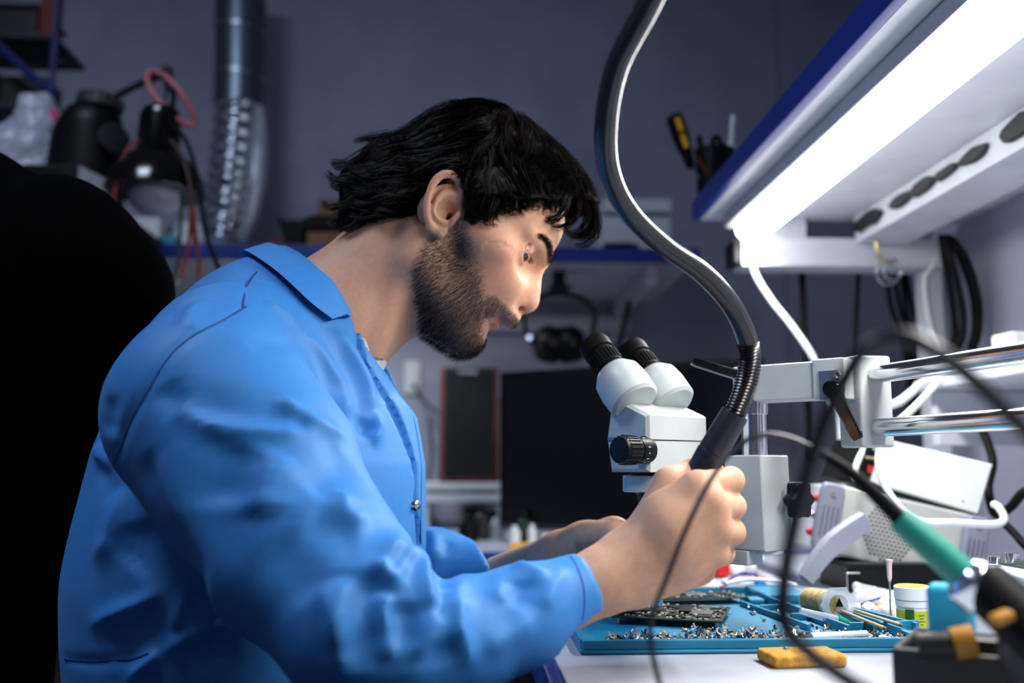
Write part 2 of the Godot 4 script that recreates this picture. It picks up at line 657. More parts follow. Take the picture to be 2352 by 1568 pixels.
# joins several nets into one mesh; colours may be empty
func nets_mesh(list: Array, colours: Array, off: Vector3) -> ArrayMesh:
	var p := PackedVector3Array()
	var nn := PackedVector3Array()
	var c := PackedColorArray()
	var ix := PackedInt32Array()
	for k in list.size():
		var t: Nets = list[k]
		var first := p.size()
		for q in t.v: p.append(q - off)
		nn.append_array(t.nn)
		if colours.size(): c.append_array(colours[k])
		for i in t.ix: ix.append(i + first)
	var arr := []
	arr.resize(Mesh.ARRAY_MAX)
	arr[Mesh.ARRAY_VERTEX] = p
	arr[Mesh.ARRAY_NORMAL] = nn
	if c.size(): arr[Mesh.ARRAY_COLOR] = c
	arr[Mesh.ARRAY_INDEX] = ix
	var m := ArrayMesh.new()
	m.add_surface_from_arrays(Mesh.PRIMITIVE_TRIANGLES, arr)
	return m

# many thin tapered fibres in one mesh
class Fibres:
	var v := PackedVector3Array()
	var nn := PackedVector3Array()
	var c := PackedColorArray()
	var ix := PackedInt32Array()
	func add(p: PackedVector3Array, r0: float, r1: float, col: Color, sides := 3) -> void:
		var n := p.size()
		var side := (p[1] - p[0]).cross(Vector3(0.3, 0.9, 0.2)).normalized()
		var first := v.size()
		for i in n:
			var t := (p[mini(i + 1, n - 1)] - p[maxi(i - 1, 0)]).normalized()
			side = (side - t * side.dot(t)).normalized()
			var o := t.cross(side)
			var f := float(i) / (n - 1)
			var r := lerpf(r0, r1, f * f)
			for j in sides:
				var a := TAU * j / sides
				var d := side * cos(a) + o * sin(a)
				v.append(p[i] + d * r); nn.append(d); c.append(col)
		for i in n - 1:
			for j in sides:
				var k := (j + 1) % sides
				var a := first + i * sides + j
				var b := first + i * sides + k
				ix.append_array([a, b, b + sides, a, b + sides, a + sides])
	func mesh(off: Vector3) -> ArrayMesh:
		for i in v.size(): v[i] -= off
		var arr := []
		arr.resize(Mesh.ARRAY_MAX)
		arr[Mesh.ARRAY_VERTEX] = v
		arr[Mesh.ARRAY_NORMAL] = nn
		arr[Mesh.ARRAY_COLOR] = c
		arr[Mesh.ARRAY_INDEX] = ix
		var m := ArrayMesh.new()
		m.add_surface_from_arrays(Mesh.PRIMITIVE_TRIANGLES, arr)
		return m

# ---------------------------------------------------------------- the man: coat, hands, legs
func limbs(f: Field, rows: Array) -> Field:
	for r in rows:
		f.cap(Vector3(r[0], r[1], r[2]), Vector3(r[3], r[4], r[5]), r[6], r[7], r[8])
	return f

func build_coat(t: Node3D) -> void:
	var f := limbs(Field.new(), COAT_FORM)
	# open at the neck and hollow at the cuffs
	f.cap(Vector3(-0.03, 1.075, -1.0), Vector3(-0.13, 1.12, -1.0), 0.062, 0.066, 0.008, 1)
	f.cap(Vector3(-0.105, 1.080, -1.0), Vector3(-0.079, 1.016, -1.0), 0.072, 0.056, 0.006, 1)
	f.chain_cut([Vector3(-0.104, 1.050, -0.944), Vector3(-0.091, 1.030, -0.942), Vector3(-0.082, 1.017, -0.946), Vector3(-0.070, 1.000, -0.962)], [0.012, 0.015, 0.013, 0.006], 0.003)
	f.chain_cut(V(FRONT_GAP), [0.004, 0.0042, 0.0036, 0.004, 0.006, 0.0065, 0.006, 0.0045, 0.0045, 0.006, 0.007], 0.0015)
	var cuff := Vector3(0.0985, 0.7933, -0.748)
	var along := Vector3(0.92, 0.33, -0.2).normalized()
	f.half(cuff + along * 0.004, -along, 0.002, 1)
	f.cap(cuff - along * 0.02, cuff + along * 0.05, 0.0265, 0.0275, 0.002, 1)
	var net := Nets.new(f, Vector3(-0.52, 0.50, -1.30), Vector3(0.14, 1.18, -0.60), 0.0038)
	net.normals()

	var push := PackedFloat32Array()
	push.resize(net.v.size())
	for s in FOLDS:
		var w: float = s[0]
		var amp: float = s[1]
		var p := MB.smooth(V(s.slice(2)), 4)
		var mid := Vector3.ZERO
		for q in p: mid += q
		mid /= p.size()
		var reach := 0.0
		for q in p: reach = maxf(reach, q.distance_to(mid))
		reach += w * 3.0
		var n := p.size()
		for i in net.v.size():
			var x := net.v[i]
			if x.distance_squared_to(mid) > reach * reach: continue
			var best := 1e9
			var at := 0.0
			for j in n - 1:
				var e := p[j + 1] - p[j]
				var tt := clampf((x - p[j]).dot(e) / e.length_squared(), 0.0, 1.0)
				var d := (x - p[j] - e * tt).length_squared()
				if d < best:
					best = d
					at = (j + tt) / (n - 1)
			best = sqrt(best)
			if best > w * 3.0: continue
			var ends := smoothstep(-0.06, 0.3, at) * smoothstep(-0.06, 0.3, 1.0 - at)
			push[i] += amp * ends * exp(-pow(best / w, 1.5 if amp > 0.0 else 2.0))
	var cloth := FastNoiseLite.new()
	cloth.seed = 12
	cloth.frequency = 5.0
	cloth.fractal_octaves = 3
	for i in net.v.size():
		var x := net.v[i]
		net.v[i] = x + net.nn[i] * (push[i] + 0.0022 * cloth.get_noise_3d(x.x + x.y * 0.4, x.y * 0.55, x.z))
	net.relax(1, 0.6)
	net.normals()
	var c := mesh_part(t, "coat", nets_mesh([net], [], t.position), M.coat, "blue cotton work coat")
	# collar, folded down: a sheet with a little thickness, held clear of the coat
	var top := MB.smooth(V(COLLAR_TOP), 5)
	var hem := MB.smooth(V(COLLAR_HEM), 5)
	var rows := []
	var n := top.size()
	for i in range(-(n - 1), n):
		var k := absi(i)
		var a := top[k]
		var b := clear_of(f, hem[k], 0.0075)
		var mid := clear_of(f, (top[k] + hem[k]) / 2.0, 0.011)
		var out := (a - Vector3(-0.13, 1.09, -1.0)).normalized()
		var low := a.lerp(Vector3(-0.115, 1.06, a.z), 0.35) - out * 0.012
		var row := PackedVector3Array([low, a - out * 0.004, a + Vector3(0, 0.0015, 0), a.lerp(mid, 0.4) + out * 0.002, mid, b.lerp(mid, 0.12), b, b - out * 0.0022, mid - out * 0.003, a - out * 0.002])
		if i < 0:
			for j in row.size(): row[j].z = -2.0 - row[j].z
		rows.append(row)
	var collar := mb().grid(rows)
	collar.fan(rows[0], true)
	collar.fan(rows[-1])
	part(c, "collar", collar, M.coat, "", 50.0)
	for q in [[ARMHOLE_SEAM, 0.0010], [SHOULDER_SEAM, 0.0010], [CUFF_SEAM, 0.0006], [POCKET_SEAM, 0.0011], [FAR_EDGE_STITCH, 0.0006]]:
		part(c, "seam", mb().tube(Array(on_cloth(net, V(q[0]), 5)), q[1], 6, 1), M.coat_thread, "stitched seam")
	var s: Vector3 = V(SNAP)[0]
	var sx := xform(s + Vector3(0.001, 0, 0.005), Vector3(0.45, 0, 0.9), Vector3.UP)
	part(c, "snap_button", mb().lathe([[0.0, 0.003], [0.003, 0.0028], [0.0052, 0.0015], [0.0055, 0.0]], 16, sx), M.chrome, "metal snap button")

func build_limbs(t: Node3D, nets: Array, cols: Array, rnd: FastNoiseLite) -> void:
	for k in 2:
		var f := limbs(Field.new(), NEAR_HAND if k == 0 else FAR_HAND)
		var lo := Vector3(0.05, 0.755, -0.84) if k == 0 else Vector3(0.0, 0.755, -1.16)
		var hi := Vector3(0.235, 0.93, -0.70) if k == 0 else Vector3(0.19, 0.90, -0.88)
		var net := Nets.new(f, lo, hi, 0.0021)
		net.relax(1)
		net.normals()
		var c := PackedColorArray()
		for i in net.v.size():
			var x: Vector3 = net.v[i] * 1000.0
			var s := clampf(0.3 + 0.5 * rnd.get_noise_3dv(x * 1.2) + 0.25 * rnd.get_noise_3dv(x * 4.0), 0.0, 1.0)
			var v := Vector3(0.60, 0.36, 0.235).lerp(Vector3(0.50, 0.245, 0.155), s)
			c.append(Color(v.x, v.y, v.z))
		nets.append(net)
		cols.append(c)

func build_trousers(t: Node3D) -> void:
	var f := Field.new()
	for s in [1.0, -1.0]:
		var z: float = -1.0 + 0.10 * s
		f.chain([Vector3(-0.22, 0.56, z), Vector3(0.05, 0.57, z + 0.05 * s), Vector3(0.24, 0.55, z + 0.07 * s), Vector3(0.20, 0.30, z + 0.07 * s), Vector3(0.18, 0.09, z + 0.07 * s)], [0.10, 0.082, 0.065, 0.055, 0.05], 0.02)
	f.cap(Vector3(-0.25, 0.58, -0.92), Vector3(-0.25, 0.58, -1.08), 0.12, 0.12, 0.03)
	var net := Nets.new(f, Vector3(-0.42, 0.03, -1.28), Vector3(0.34, 0.75, -0.72), 0.010)
	net.normals()
	mesh_part(t, "trousers", nets_mesh([net], [], t.position), mat("trousers", Color(0.06, 0.065, 0.09), 0.85), "dark trousers")
	for s in [1.0, -1.0]:
		var g := Field.new()
		var z: float = -1.0 + 0.17 * s
		g.chain([Vector3(0.15, 0.05, z), Vector3(0.25, 0.045, z + 0.01 * s), Vector3(0.36, 0.035, z + 0.02 * s)], [0.05, 0.045, 0.035], 0.02)
		g.half(Vector3(0, 0.004, 0), Vector3(0, 1, 0), 0.004, 1)
		var sn := Nets.new(g, Vector3(0.08, -0.01, z - 0.07), Vector3(0.42, 0.12, z + 0.08), 0.008)
		sn.normals()
		mesh_part(t, "shoe", nets_mesh([sn], [], t.position), M.black_rubber)

func clear_of(f: Field, p: Vector3, gap: float) -> Vector3:
	for i in 3:
		var d := f.at(p, f.all())
		if d < gap: p += f.grad(p, f.all(), 0.004) * (gap - d)
	return p

# a smooth line moved onto the nearest points of the cloth
func on_cloth(net: Nets, pts: Array, sub: int) -> PackedVector3Array:
	var line := MB.smooth(pts, sub)
	var o := PackedVector3Array()
	for p in line:
		var best := 1e9
		var at := 0
		for i in net.v.size():
			var d := net.v[i].distance_squared_to(p)
			if d < best:
				best = d
				at = i
		o.append(p + net.nn[at] * (net.v[at] - p).dot(net.nn[at]))
	for k in 2:
		for i in range(1, o.size() - 1): o[i] = o[i] * 0.5 + (o[i - 1] + o[i + 1]) * 0.25
	return o

func build_t_shirt(t: Node3D) -> void:
	var f := Field.new()
	f.unit = 0.001
	f.to_local = HEAD.affine_inverse()
	f.mirror = true
	f.cap(Vector3(-34, -150, 0), Vector3(-22, -235, 0), 65, 72, 0.02)
	f.half(Vector3(30, -139, 0), Vector3(-0.22, -1.0, 0.0), 0.002, 1)
	var net := Nets.new(f, HEAD.origin + Vector3(-0.25, -0.26, -0.10), HEAD.origin + Vector3(0.02, -0.06, 0.10), 0.004)
	net.normals()
	mesh_part(t, "t_shirt", nets_mesh([net], [], t.position), mat("white_cotton", Color(0.80, 0.79, 0.77), 0.85), "white t-shirt neckline")

# ---------------------------------------------------------------- the man: head
# head axes, in millimetres: x to the face, y to the crown, z to the side; origin between the ears
var HEAD := Transform3D(Basis(Vector3(0.81915, -0.57358, 0), Vector3(0.57358, 0.81915, 0), Vector3(0, 0, 1)), Vector3(-0.0202, 1.174, -1.0))

func head_field() -> Field:
	var f := Field.new()
	f.unit = 0.001
	f.to_local = HEAD.affine_inverse()
	f.mirror = true
	f.ell(Vector3(5, 38, 0), Vector3(90, 82, 74), 0.01)
	f.ell(Vector3(50, 40, 0), Vector3(60, 50, 60), 0.02)
	f.cap(Vector3(106, 21, 8), Vector3(83, 24, 46), 9, 6, 0.010)
	f.ell(Vector3(58, -25, 0), Vector3(50, 60, 53), 0.02)
	f.ell(Vector3(52, -8, 50), Vector3(30, 15, 15), 0.022)
	f.ell(Vector3(84, -27, 25), Vector3(24, 24, 20), 0.018)
	f.ell(Vector3(83, -48, 0), Vector3(33, 22, 32), 0.012)
	f.ell(Vector3(88, -93, 0), Vector3(19, 17, 20), 0.014)
	f.cap(Vector3(80, -96, 10), Vector3(8, -66, 50), 16, 15, 0.018)
	f.cap(Vector3(8, -66, 50), Vector3(2, -15, 58), 15, 13, 0.018)
	f.ell(Vector3(50, -68, 0), Vector3(46, 40, 46), 0.02)
	f.cap(Vector3(78, -98, 0), Vector3(30, -104, 0), 14, 20, 0.02)
	# neck
	f.cap(Vector3(-16, -55, 0), Vector3(-36, -165, 0), 60, 61, 0.02)
	f.cap(Vector3(-36, -165, 0), Vector3(-60, -240, 0), 61, 62, 0.03)
	f.cap(Vector3(-14, -40, 56), Vector3(20, -165, 26), 10, 12, 0.014)
	f.cap(Vector3(30, -120, 0), Vector3(18, -165, 0), 10, 12, 0.016)
	# nose
	f.cap(Vector3(107, 9, 0), Vector3(121, -23, 0), 6.0, 7.4, 0.012)
	f.ell(Vector3(106, -24, 0), Vector3(16, 17, 14), 0.014)
	f.ell(Vector3(120, -28.5, 0), Vector3(10, 10, 10), 0.006)
	f.ell(Vector3(107.5, -33, 11), Vector3(10.5, 9.0, 6.5), 0.004)
	f.cap(Vector3(122, -34, 0), Vector3(113, -41, 0), 4.2, 4.5, 0.005)
	# lips
	f.ell(Vector3(113, -50, 0), Vector3(11, 8, 20), 0.008)
	f.ell(Vector3(111, -56, 0), Vector3(10.5, 4.2, 19), 0.004)
	f.ell(Vector3(101.5, -67, 0), Vector3(10, 5.6, 17), 0.005)
	# cuts
	f.ell(Vector3(107, 1, 35), Vector3(19, 13, 17), 0.014, 1)
	var e := Vector3(84, 4.5, 34)
	f.ell(e, Vector3(13.0, 13.0, 13.0), 0.007)
	var slit := []
	var fold := []
	for g in [[-45, -8, 22], [-25, -13, 16], [0, -16, 15], [25, -13, 18], [45, -4, 27], [62, 10, 38], [78, 26, 48]]:
		var fi := deg_to_rad(g[0])
		for k in 2:
			var th := deg_to_rad(g[1 + k])
			(slit if k == 0 else fold).append(e + Vector3(cos(th) * cos(fi), sin(th), cos(th) * sin(fi)) * (13.4 if k == 0 else 14.2))
	f.chain_cut(slit, [0.5, 1.9, 3.1, 3.4, 3.0, 2.1, 0.7], 0.0014)
	f.chain_cut(fold, [0.5, 0.9, 1.3, 1.4, 1.4, 1.2, 0.8], 0.003)
	f.ell(Vector3(6, -12, 74), Vector3(9, 11, 11), 0.004, 1, Basis(Vector3(0, 0, 1), -0.3))
	f.ell(Vector3(11, -14, 66), Vector3(3.5, 4.5, 9), 0.003, 1)
	f.cap(Vector3(128, -61.0, 0), Vector3(111, -61.5, 16), 1.9, 1.7, 0.003, 1)
	f.cap(Vector3(111, -61.5, 16), Vector3(103, -62.5, 27), 1.7, 0.8, 0.003, 1)
	f.ell(Vector3(114.5, -39.5, 8.0), Vector3(7.5, 4.2, 3.8), 0.003, 1)
	return f

func seg(x: float, pts: Array) -> float:   # broken line through [x, y] pairs
	if x <= pts[0][0]: return pts[0][1]
	for i in pts.size() - 1:
		if x <= pts[i + 1][0]:
			return lerpf(pts[i][1], pts[i + 1][1], (x - pts[i][0]) / (pts[i + 1][0] - pts[i][0]))
	return pts[-1][1]

# how densely the beard grows at a point in head axes (mm): 0 to 1
func beard_at(q: Vector3) -> float:
	var z := absf(q.z)
	var top := seg(q.x, [[8, 12], [28, -6], [50, -22], [68, -32], [82, -46], [92, -60], [99, -72], [104, -76], [125, -78]])
	var d := (top - q.y) / 15.0
	d = minf(d, (q.x - seg(q.y, [[-125, 46], [-105, 34], [-80, 8], [-55, 2], [-20, 6], [10, 8]])) / 8.0)
	d = minf(d, (q.y + 122.0 + maxf(0.0, q.x - 60.0) * -0.05) / 6.0)
	# moustache, and the strip from it down to the jaw
	var m := minf(minf((-46.5 - q.y) / 4.0, (q.y + 57.0) / 2.5), minf((q.x - 89.0) / 5.0, 2.0))
	d = maxf(d, minf(m, 0.8))
	var corner := 1.0 - Vector2((q.x - 92.0) / 13.0, (q.y + 60.0) / 13.0).length()
	d = maxf(d, minf(corner * 1.8, 0.75))
	if q.y > -76.0 and q.y < -58.0 and z < 22.0 and q.x > 100.0: d = minf(d, 0.0)
	return clampf(d, 0.0, 1.0)

func skin_colour(q: Vector3, rnd: FastNoiseLite) -> Color:
	var z := absf(q.z)
	var base := Vector3(0.60, 0.345, 0.225)
	var red := Vector3(0.58, 0.25, 0.165)
	var s := 0.25 + 0.35 * rnd.get_noise_3dv(q * 0.5)
	s += 0.9 * exp(-(q - Vector3(112, -30, 0)).length_squared() / 240.0)
	s += 0.5 * exp(-(Vector3(q.x, q.y, z) - Vector3(80, -22, 42)).length_squared() / 500.0)
	var c := base.lerp(red, clampf(s, 0.0, 1.0)) * (0.95 + 0.10 * rnd.get_noise_3dv(q * 3.0))
	var lip := exp(-pow((q.y + 61.0 + (117.0 - q.x) * 0.12) / 7.5, 4.0)) * clampf((q.x - 97.0) / 8.0, 0.0, 1.0) * clampf((25.0 - z) / 4.0, 0.0, 1.0)
	c = c.lerp(Vector3(0.36, 0.13, 0.115), lip)
	c = c.lerp(Vector3(0.10, 0.075, 0.065), beard_at(q) * (0.62 + 0.2 * rnd.get_noise_3dv(q * 5.0)) * (1.0 - lip))
	return Color(c.x, c.y, c.z)

func ear_field() -> Field:
	var f := Field.new()
	f.unit = 0.001
	f.to_local = HEAD.affine_inverse()
	f.mirror = true
	# plate behind, rim, inner ridge, lobe, tragus
	f.ell(Vector3(-2, -9, 70), Vector3(20, 27, 5), 0.004, 0, Basis(Vector3(0, 0, 1), -0.42) * Basis(Vector3(0, 1, 0), 0.22))
	f.curve([Vector3(12, -1, 70), Vector3(8, 9, 73), Vector3(0, 17, 76), Vector3(-9, 20.5, 78.5), Vector3(-17, 16, 80), Vector3(-20.5, 6, 80.5), Vector3(-18, -7, 80), Vector3(-13, -19, 78.5), Vector3(-5, -29, 76.5), Vector3(5, -35, 74.5)], [2.2, 2.6, 3.0, 3.3, 3.4, 3.3, 3.2, 3.2, 3.4, 4.5], 0.0025)
	f.curve([Vector3(1, 8, 73.5), Vector3(-7, 0, 76), Vector3(-8, -10, 77), Vector3(-2, -20, 76), Vector3(6, -24.5, 75), Vector3(10, -23, 74.5)], [2.2, 3.0, 3.3, 3.3, 3.2, 2.6], 0.004)
	f.chain([Vector3(5, -35, 74), Vector3(12, -35, 72.5), Vector3(15, -29, 70)], [5.0, 4.8, 3.5], 0.005)
	f.chain([Vector3(17, -4, 68), Vector3(14.5, -10, 72), Vector3(14, -15, 72.5), Vector3(15, -20, 70)], [3.5, 3.6, 3.6, 3.5], 0.004)
	# bowl
	f.ell(Vector3(4, -11, 76), Vector3(8.5, 11, 10), 0.004, 1, Basis(Vector3(0, 0, 1), -0.3))
	f.ell(Vector3(10, -14, 68), Vector3(3, 4, 8), 0.003, 1)
	f.chain_cut([Vector3(-4, 14, 78.5), Vector3(-12.5, 9, 80), Vector3(-14, -2, 80.5), Vector3(-11, -14, 79.5)], [1.8, 2.0, 2.0, 1.5], 0.0025)
	return f

func build_man() -> void:
	var t := thing("person", "bearded dark-haired person in a blue work coat leaning over the bench", "person", Vector3(-0.2, 0, -0.95))
	M.skin = grain(mat("skin", Color.WHITE, 0.58), null, 55.0, M.fine, 0.012)
	M.skin.vertex_color_use_as_albedo = true
	M.skin.metallic_specular = 0.36
	M.skin.subsurf_scatter_enabled = true
	M.skin.subsurf_scatter_strength = 0.12
	var rnd := FastNoiseLite.new()
	rnd.seed = 4
	rnd.frequency = 0.05
	var head := Nets.new(head_field(), HEAD * Vector3(-0.115, -0.10, -0.10) - Vector3(0.09, 0.14, 0.02), HEAD.origin + Vector3(0.17, 0.16, 0.115), 0.0016)
	head.relax(1)
	head.normals()
	var ear := Nets.new(ear_field(), HEAD.origin + Vector3(-0.05, -0.065, 0.055), HEAD.origin + Vector3(0.03, 0.045, 0.09), 0.0011)
	ear.relax(2)
	ear.normals()
	var inv := HEAD.affine_inverse()
	var nets := [head, ear]
	var cols := []
	for s in [head, ear]:
		var c := PackedColorArray()
		for p in s.v: c.append(skin_colour(inv * p * 1000.0, rnd))
		cols.append(c)
	build_limbs(t, nets, cols, rnd)

	var o := MeshInstance3D.new()
	o.name = "body"
	o.mesh = nets_mesh(nets, cols, t.position)
	o.material_override = M.skin
	t.add_child(o)
	build_eyes(t)
	build_hair(t, head)
	M.coat = grain(mat("coat", Color(0.19, 0.51, 0.80), 0.62), noise_tex(256, 0.05, Color(0.93, 0.93, 0.94), Color.WHITE, 4, FastNoiseLite.TYPE_SIMPLEX_SMOOTH, 3), 7.0)
	M.coat.rim_enabled = true
	M.coat.rim = 0.25
	M.coat.rim_tint = 0.6
	mat("coat_thread", Color(0.07, 0.24, 0.52), 0.8)
	build_coat(t)
	build_t_shirt(t)
	build_trousers(t)

func mesh_part(t: Node3D, called: String, m: ArrayMesh, material: Material, label := "") -> MeshInstance3D:
	var o := MeshInstance3D.new()
	o.name = called
	o.mesh = m
	o.material_override = material
	t.add_child(o, true)
	if label: o.set_meta("label", label)
	return o

# eyeballs with iris, and lids round them, open a slit and lowered towards the board
func build_eyes(t: Node3D) -> void:
	var ball := mat("eyeball", Color.WHITE, 0.12)
	ball.vertex_color_use_as_albedo = true
	for s in [1.0, -1.0]:
		var e := Vector3(84, 4.5, 34.0 * s)
		var gaze := Vector3(cos(0.28), -sin(0.28), 0.5 * s).normalized()
		var b := mb()
		var rows := []
		var xf := xform(Vector3.ZERO, gaze, Vector3(0, 0, 1))
		for band in [[0.0, 0.19, Color(0.006, 0.005, 0.005)], [0.19, 0.53, Color(0.060, 0.030, 0.016)], [0.53, 0.57, Color(0.02, 0.012, 0.01)], [0.57, PI, Color(0.34, 0.30, 0.285)]]:
			b.colour(band[2])
			rows = []
			for i in 9:
				var a: float = lerpf(band[0], band[1], i / 8.0)
				var ring := PackedVector3Array()
				for j in 24:
					ring.append(HEAD * ((e + xf.basis * Vector3(sin(a) * cos(-TAU * j / 24), cos(a), sin(a) * sin(-TAU * j / 24)) * 11.7) * 0.001))
				rows.append(ring)
			rows.reverse()
			b.grid(rows, true)
		part(t, "eye", b, ball)

func hair_field() -> Field:
	var f := Field.new()
	f.unit = 0.001
	f.to_local = HEAD.affine_inverse()
	f.mirror = true
	f.ell(Vector3(5, 42, 0), Vector3(95, 91, 81), 0.01)
	f.ell(Vector3(50, 82, 0), Vector3(60, 44, 62), 0.012)
	f.ell(Vector3(90, 82, 0), Vector3(37, 30, 44), 0.014)
	f.ell(Vector3(-70, 0, 0), Vector3(42, 44, 60), 0.02)
	f.ell(Vector3(-90, -30, 0), Vector3(25, 22, 46), 0.015)
	f.ell(Vector3(-70, -55, 0), Vector3(26, 24, 50), 0.015)
	f.ell(Vector3(25, 42, 44), Vector3(52, 42, 39), 0.02)
	f.ell(Vector3(-40, -20, 40), Vector3(34, 40, 34), 0.02)
	f.ell(Vector3(128, 8, 0), Vector3(56, 54, 300), 0.012, 1)
	f.ell(Vector3(114, -52, 0), Vector3(88, 102, 300), 0.014, 1)
	f.half(Vector3(-20, -25, 0), Vector3(-0.69, 0.73, 0), 0.006, 1)
	f.cap(Vector3(2, -14, 72), Vector3(-4, 4, 82), 19, 19, 0.006, 1)
	return f

# which way the hair lies at a point in head axes (mm)
func hair_way(q: Vector3) -> Vector3:
	var way := Vector3.ZERO
	for g in [[110, 105, 0, 0.85, -0.5, 0.15], [75, 125, 0, 0.95, -0.2, 0.3], [30, 132, 0, 0.9, 0.0, 0.4], [-30, 125, 20, -0.5, -0.1, 0.5], [-75, 80, 20, -0.6, -0.8, 0.1], [-100, 20, 20, -0.6, -0.8, 0.0], [-100, -25, 20, -0.97, -0.25, 0.05], [-75, -60, 30, -0.85, -0.5, 0.0], [-50, 20, 60, -0.75, -0.65, 0.0], [-50, -25, 60, -0.75, -0.65, 0.0],
			[-15, 62, 75, -0.5, -0.8, 0.1], [-15, 35, 78, -0.8, -0.6, 0.0], [25, 72, 75, 0.8, -0.55, 0.1], [50, 60, 70, 0.98, -0.05, 0.0], [45, 28, 72, 0.9, -0.35, 0.0], [20, 14, 75, 0.35, -0.94, 0.0], [80, 80, 50, 0.97, -0.15, 0.0], [60, 100, 55, 0.95, -0.25, 0.2], [10, 105, 60, 0.5, -0.6, 0.5]]:
		var p := Vector3(g[0], g[1], g[2])
		var w := 1.0 / (pow((Vector3(q.x, q.y, absf(q.z)) - p).length(), 3.0) + 500.0)
		way += Vector3(g[3], g[4], g[5] * signf(q.z)) * w
	return way.normalized()

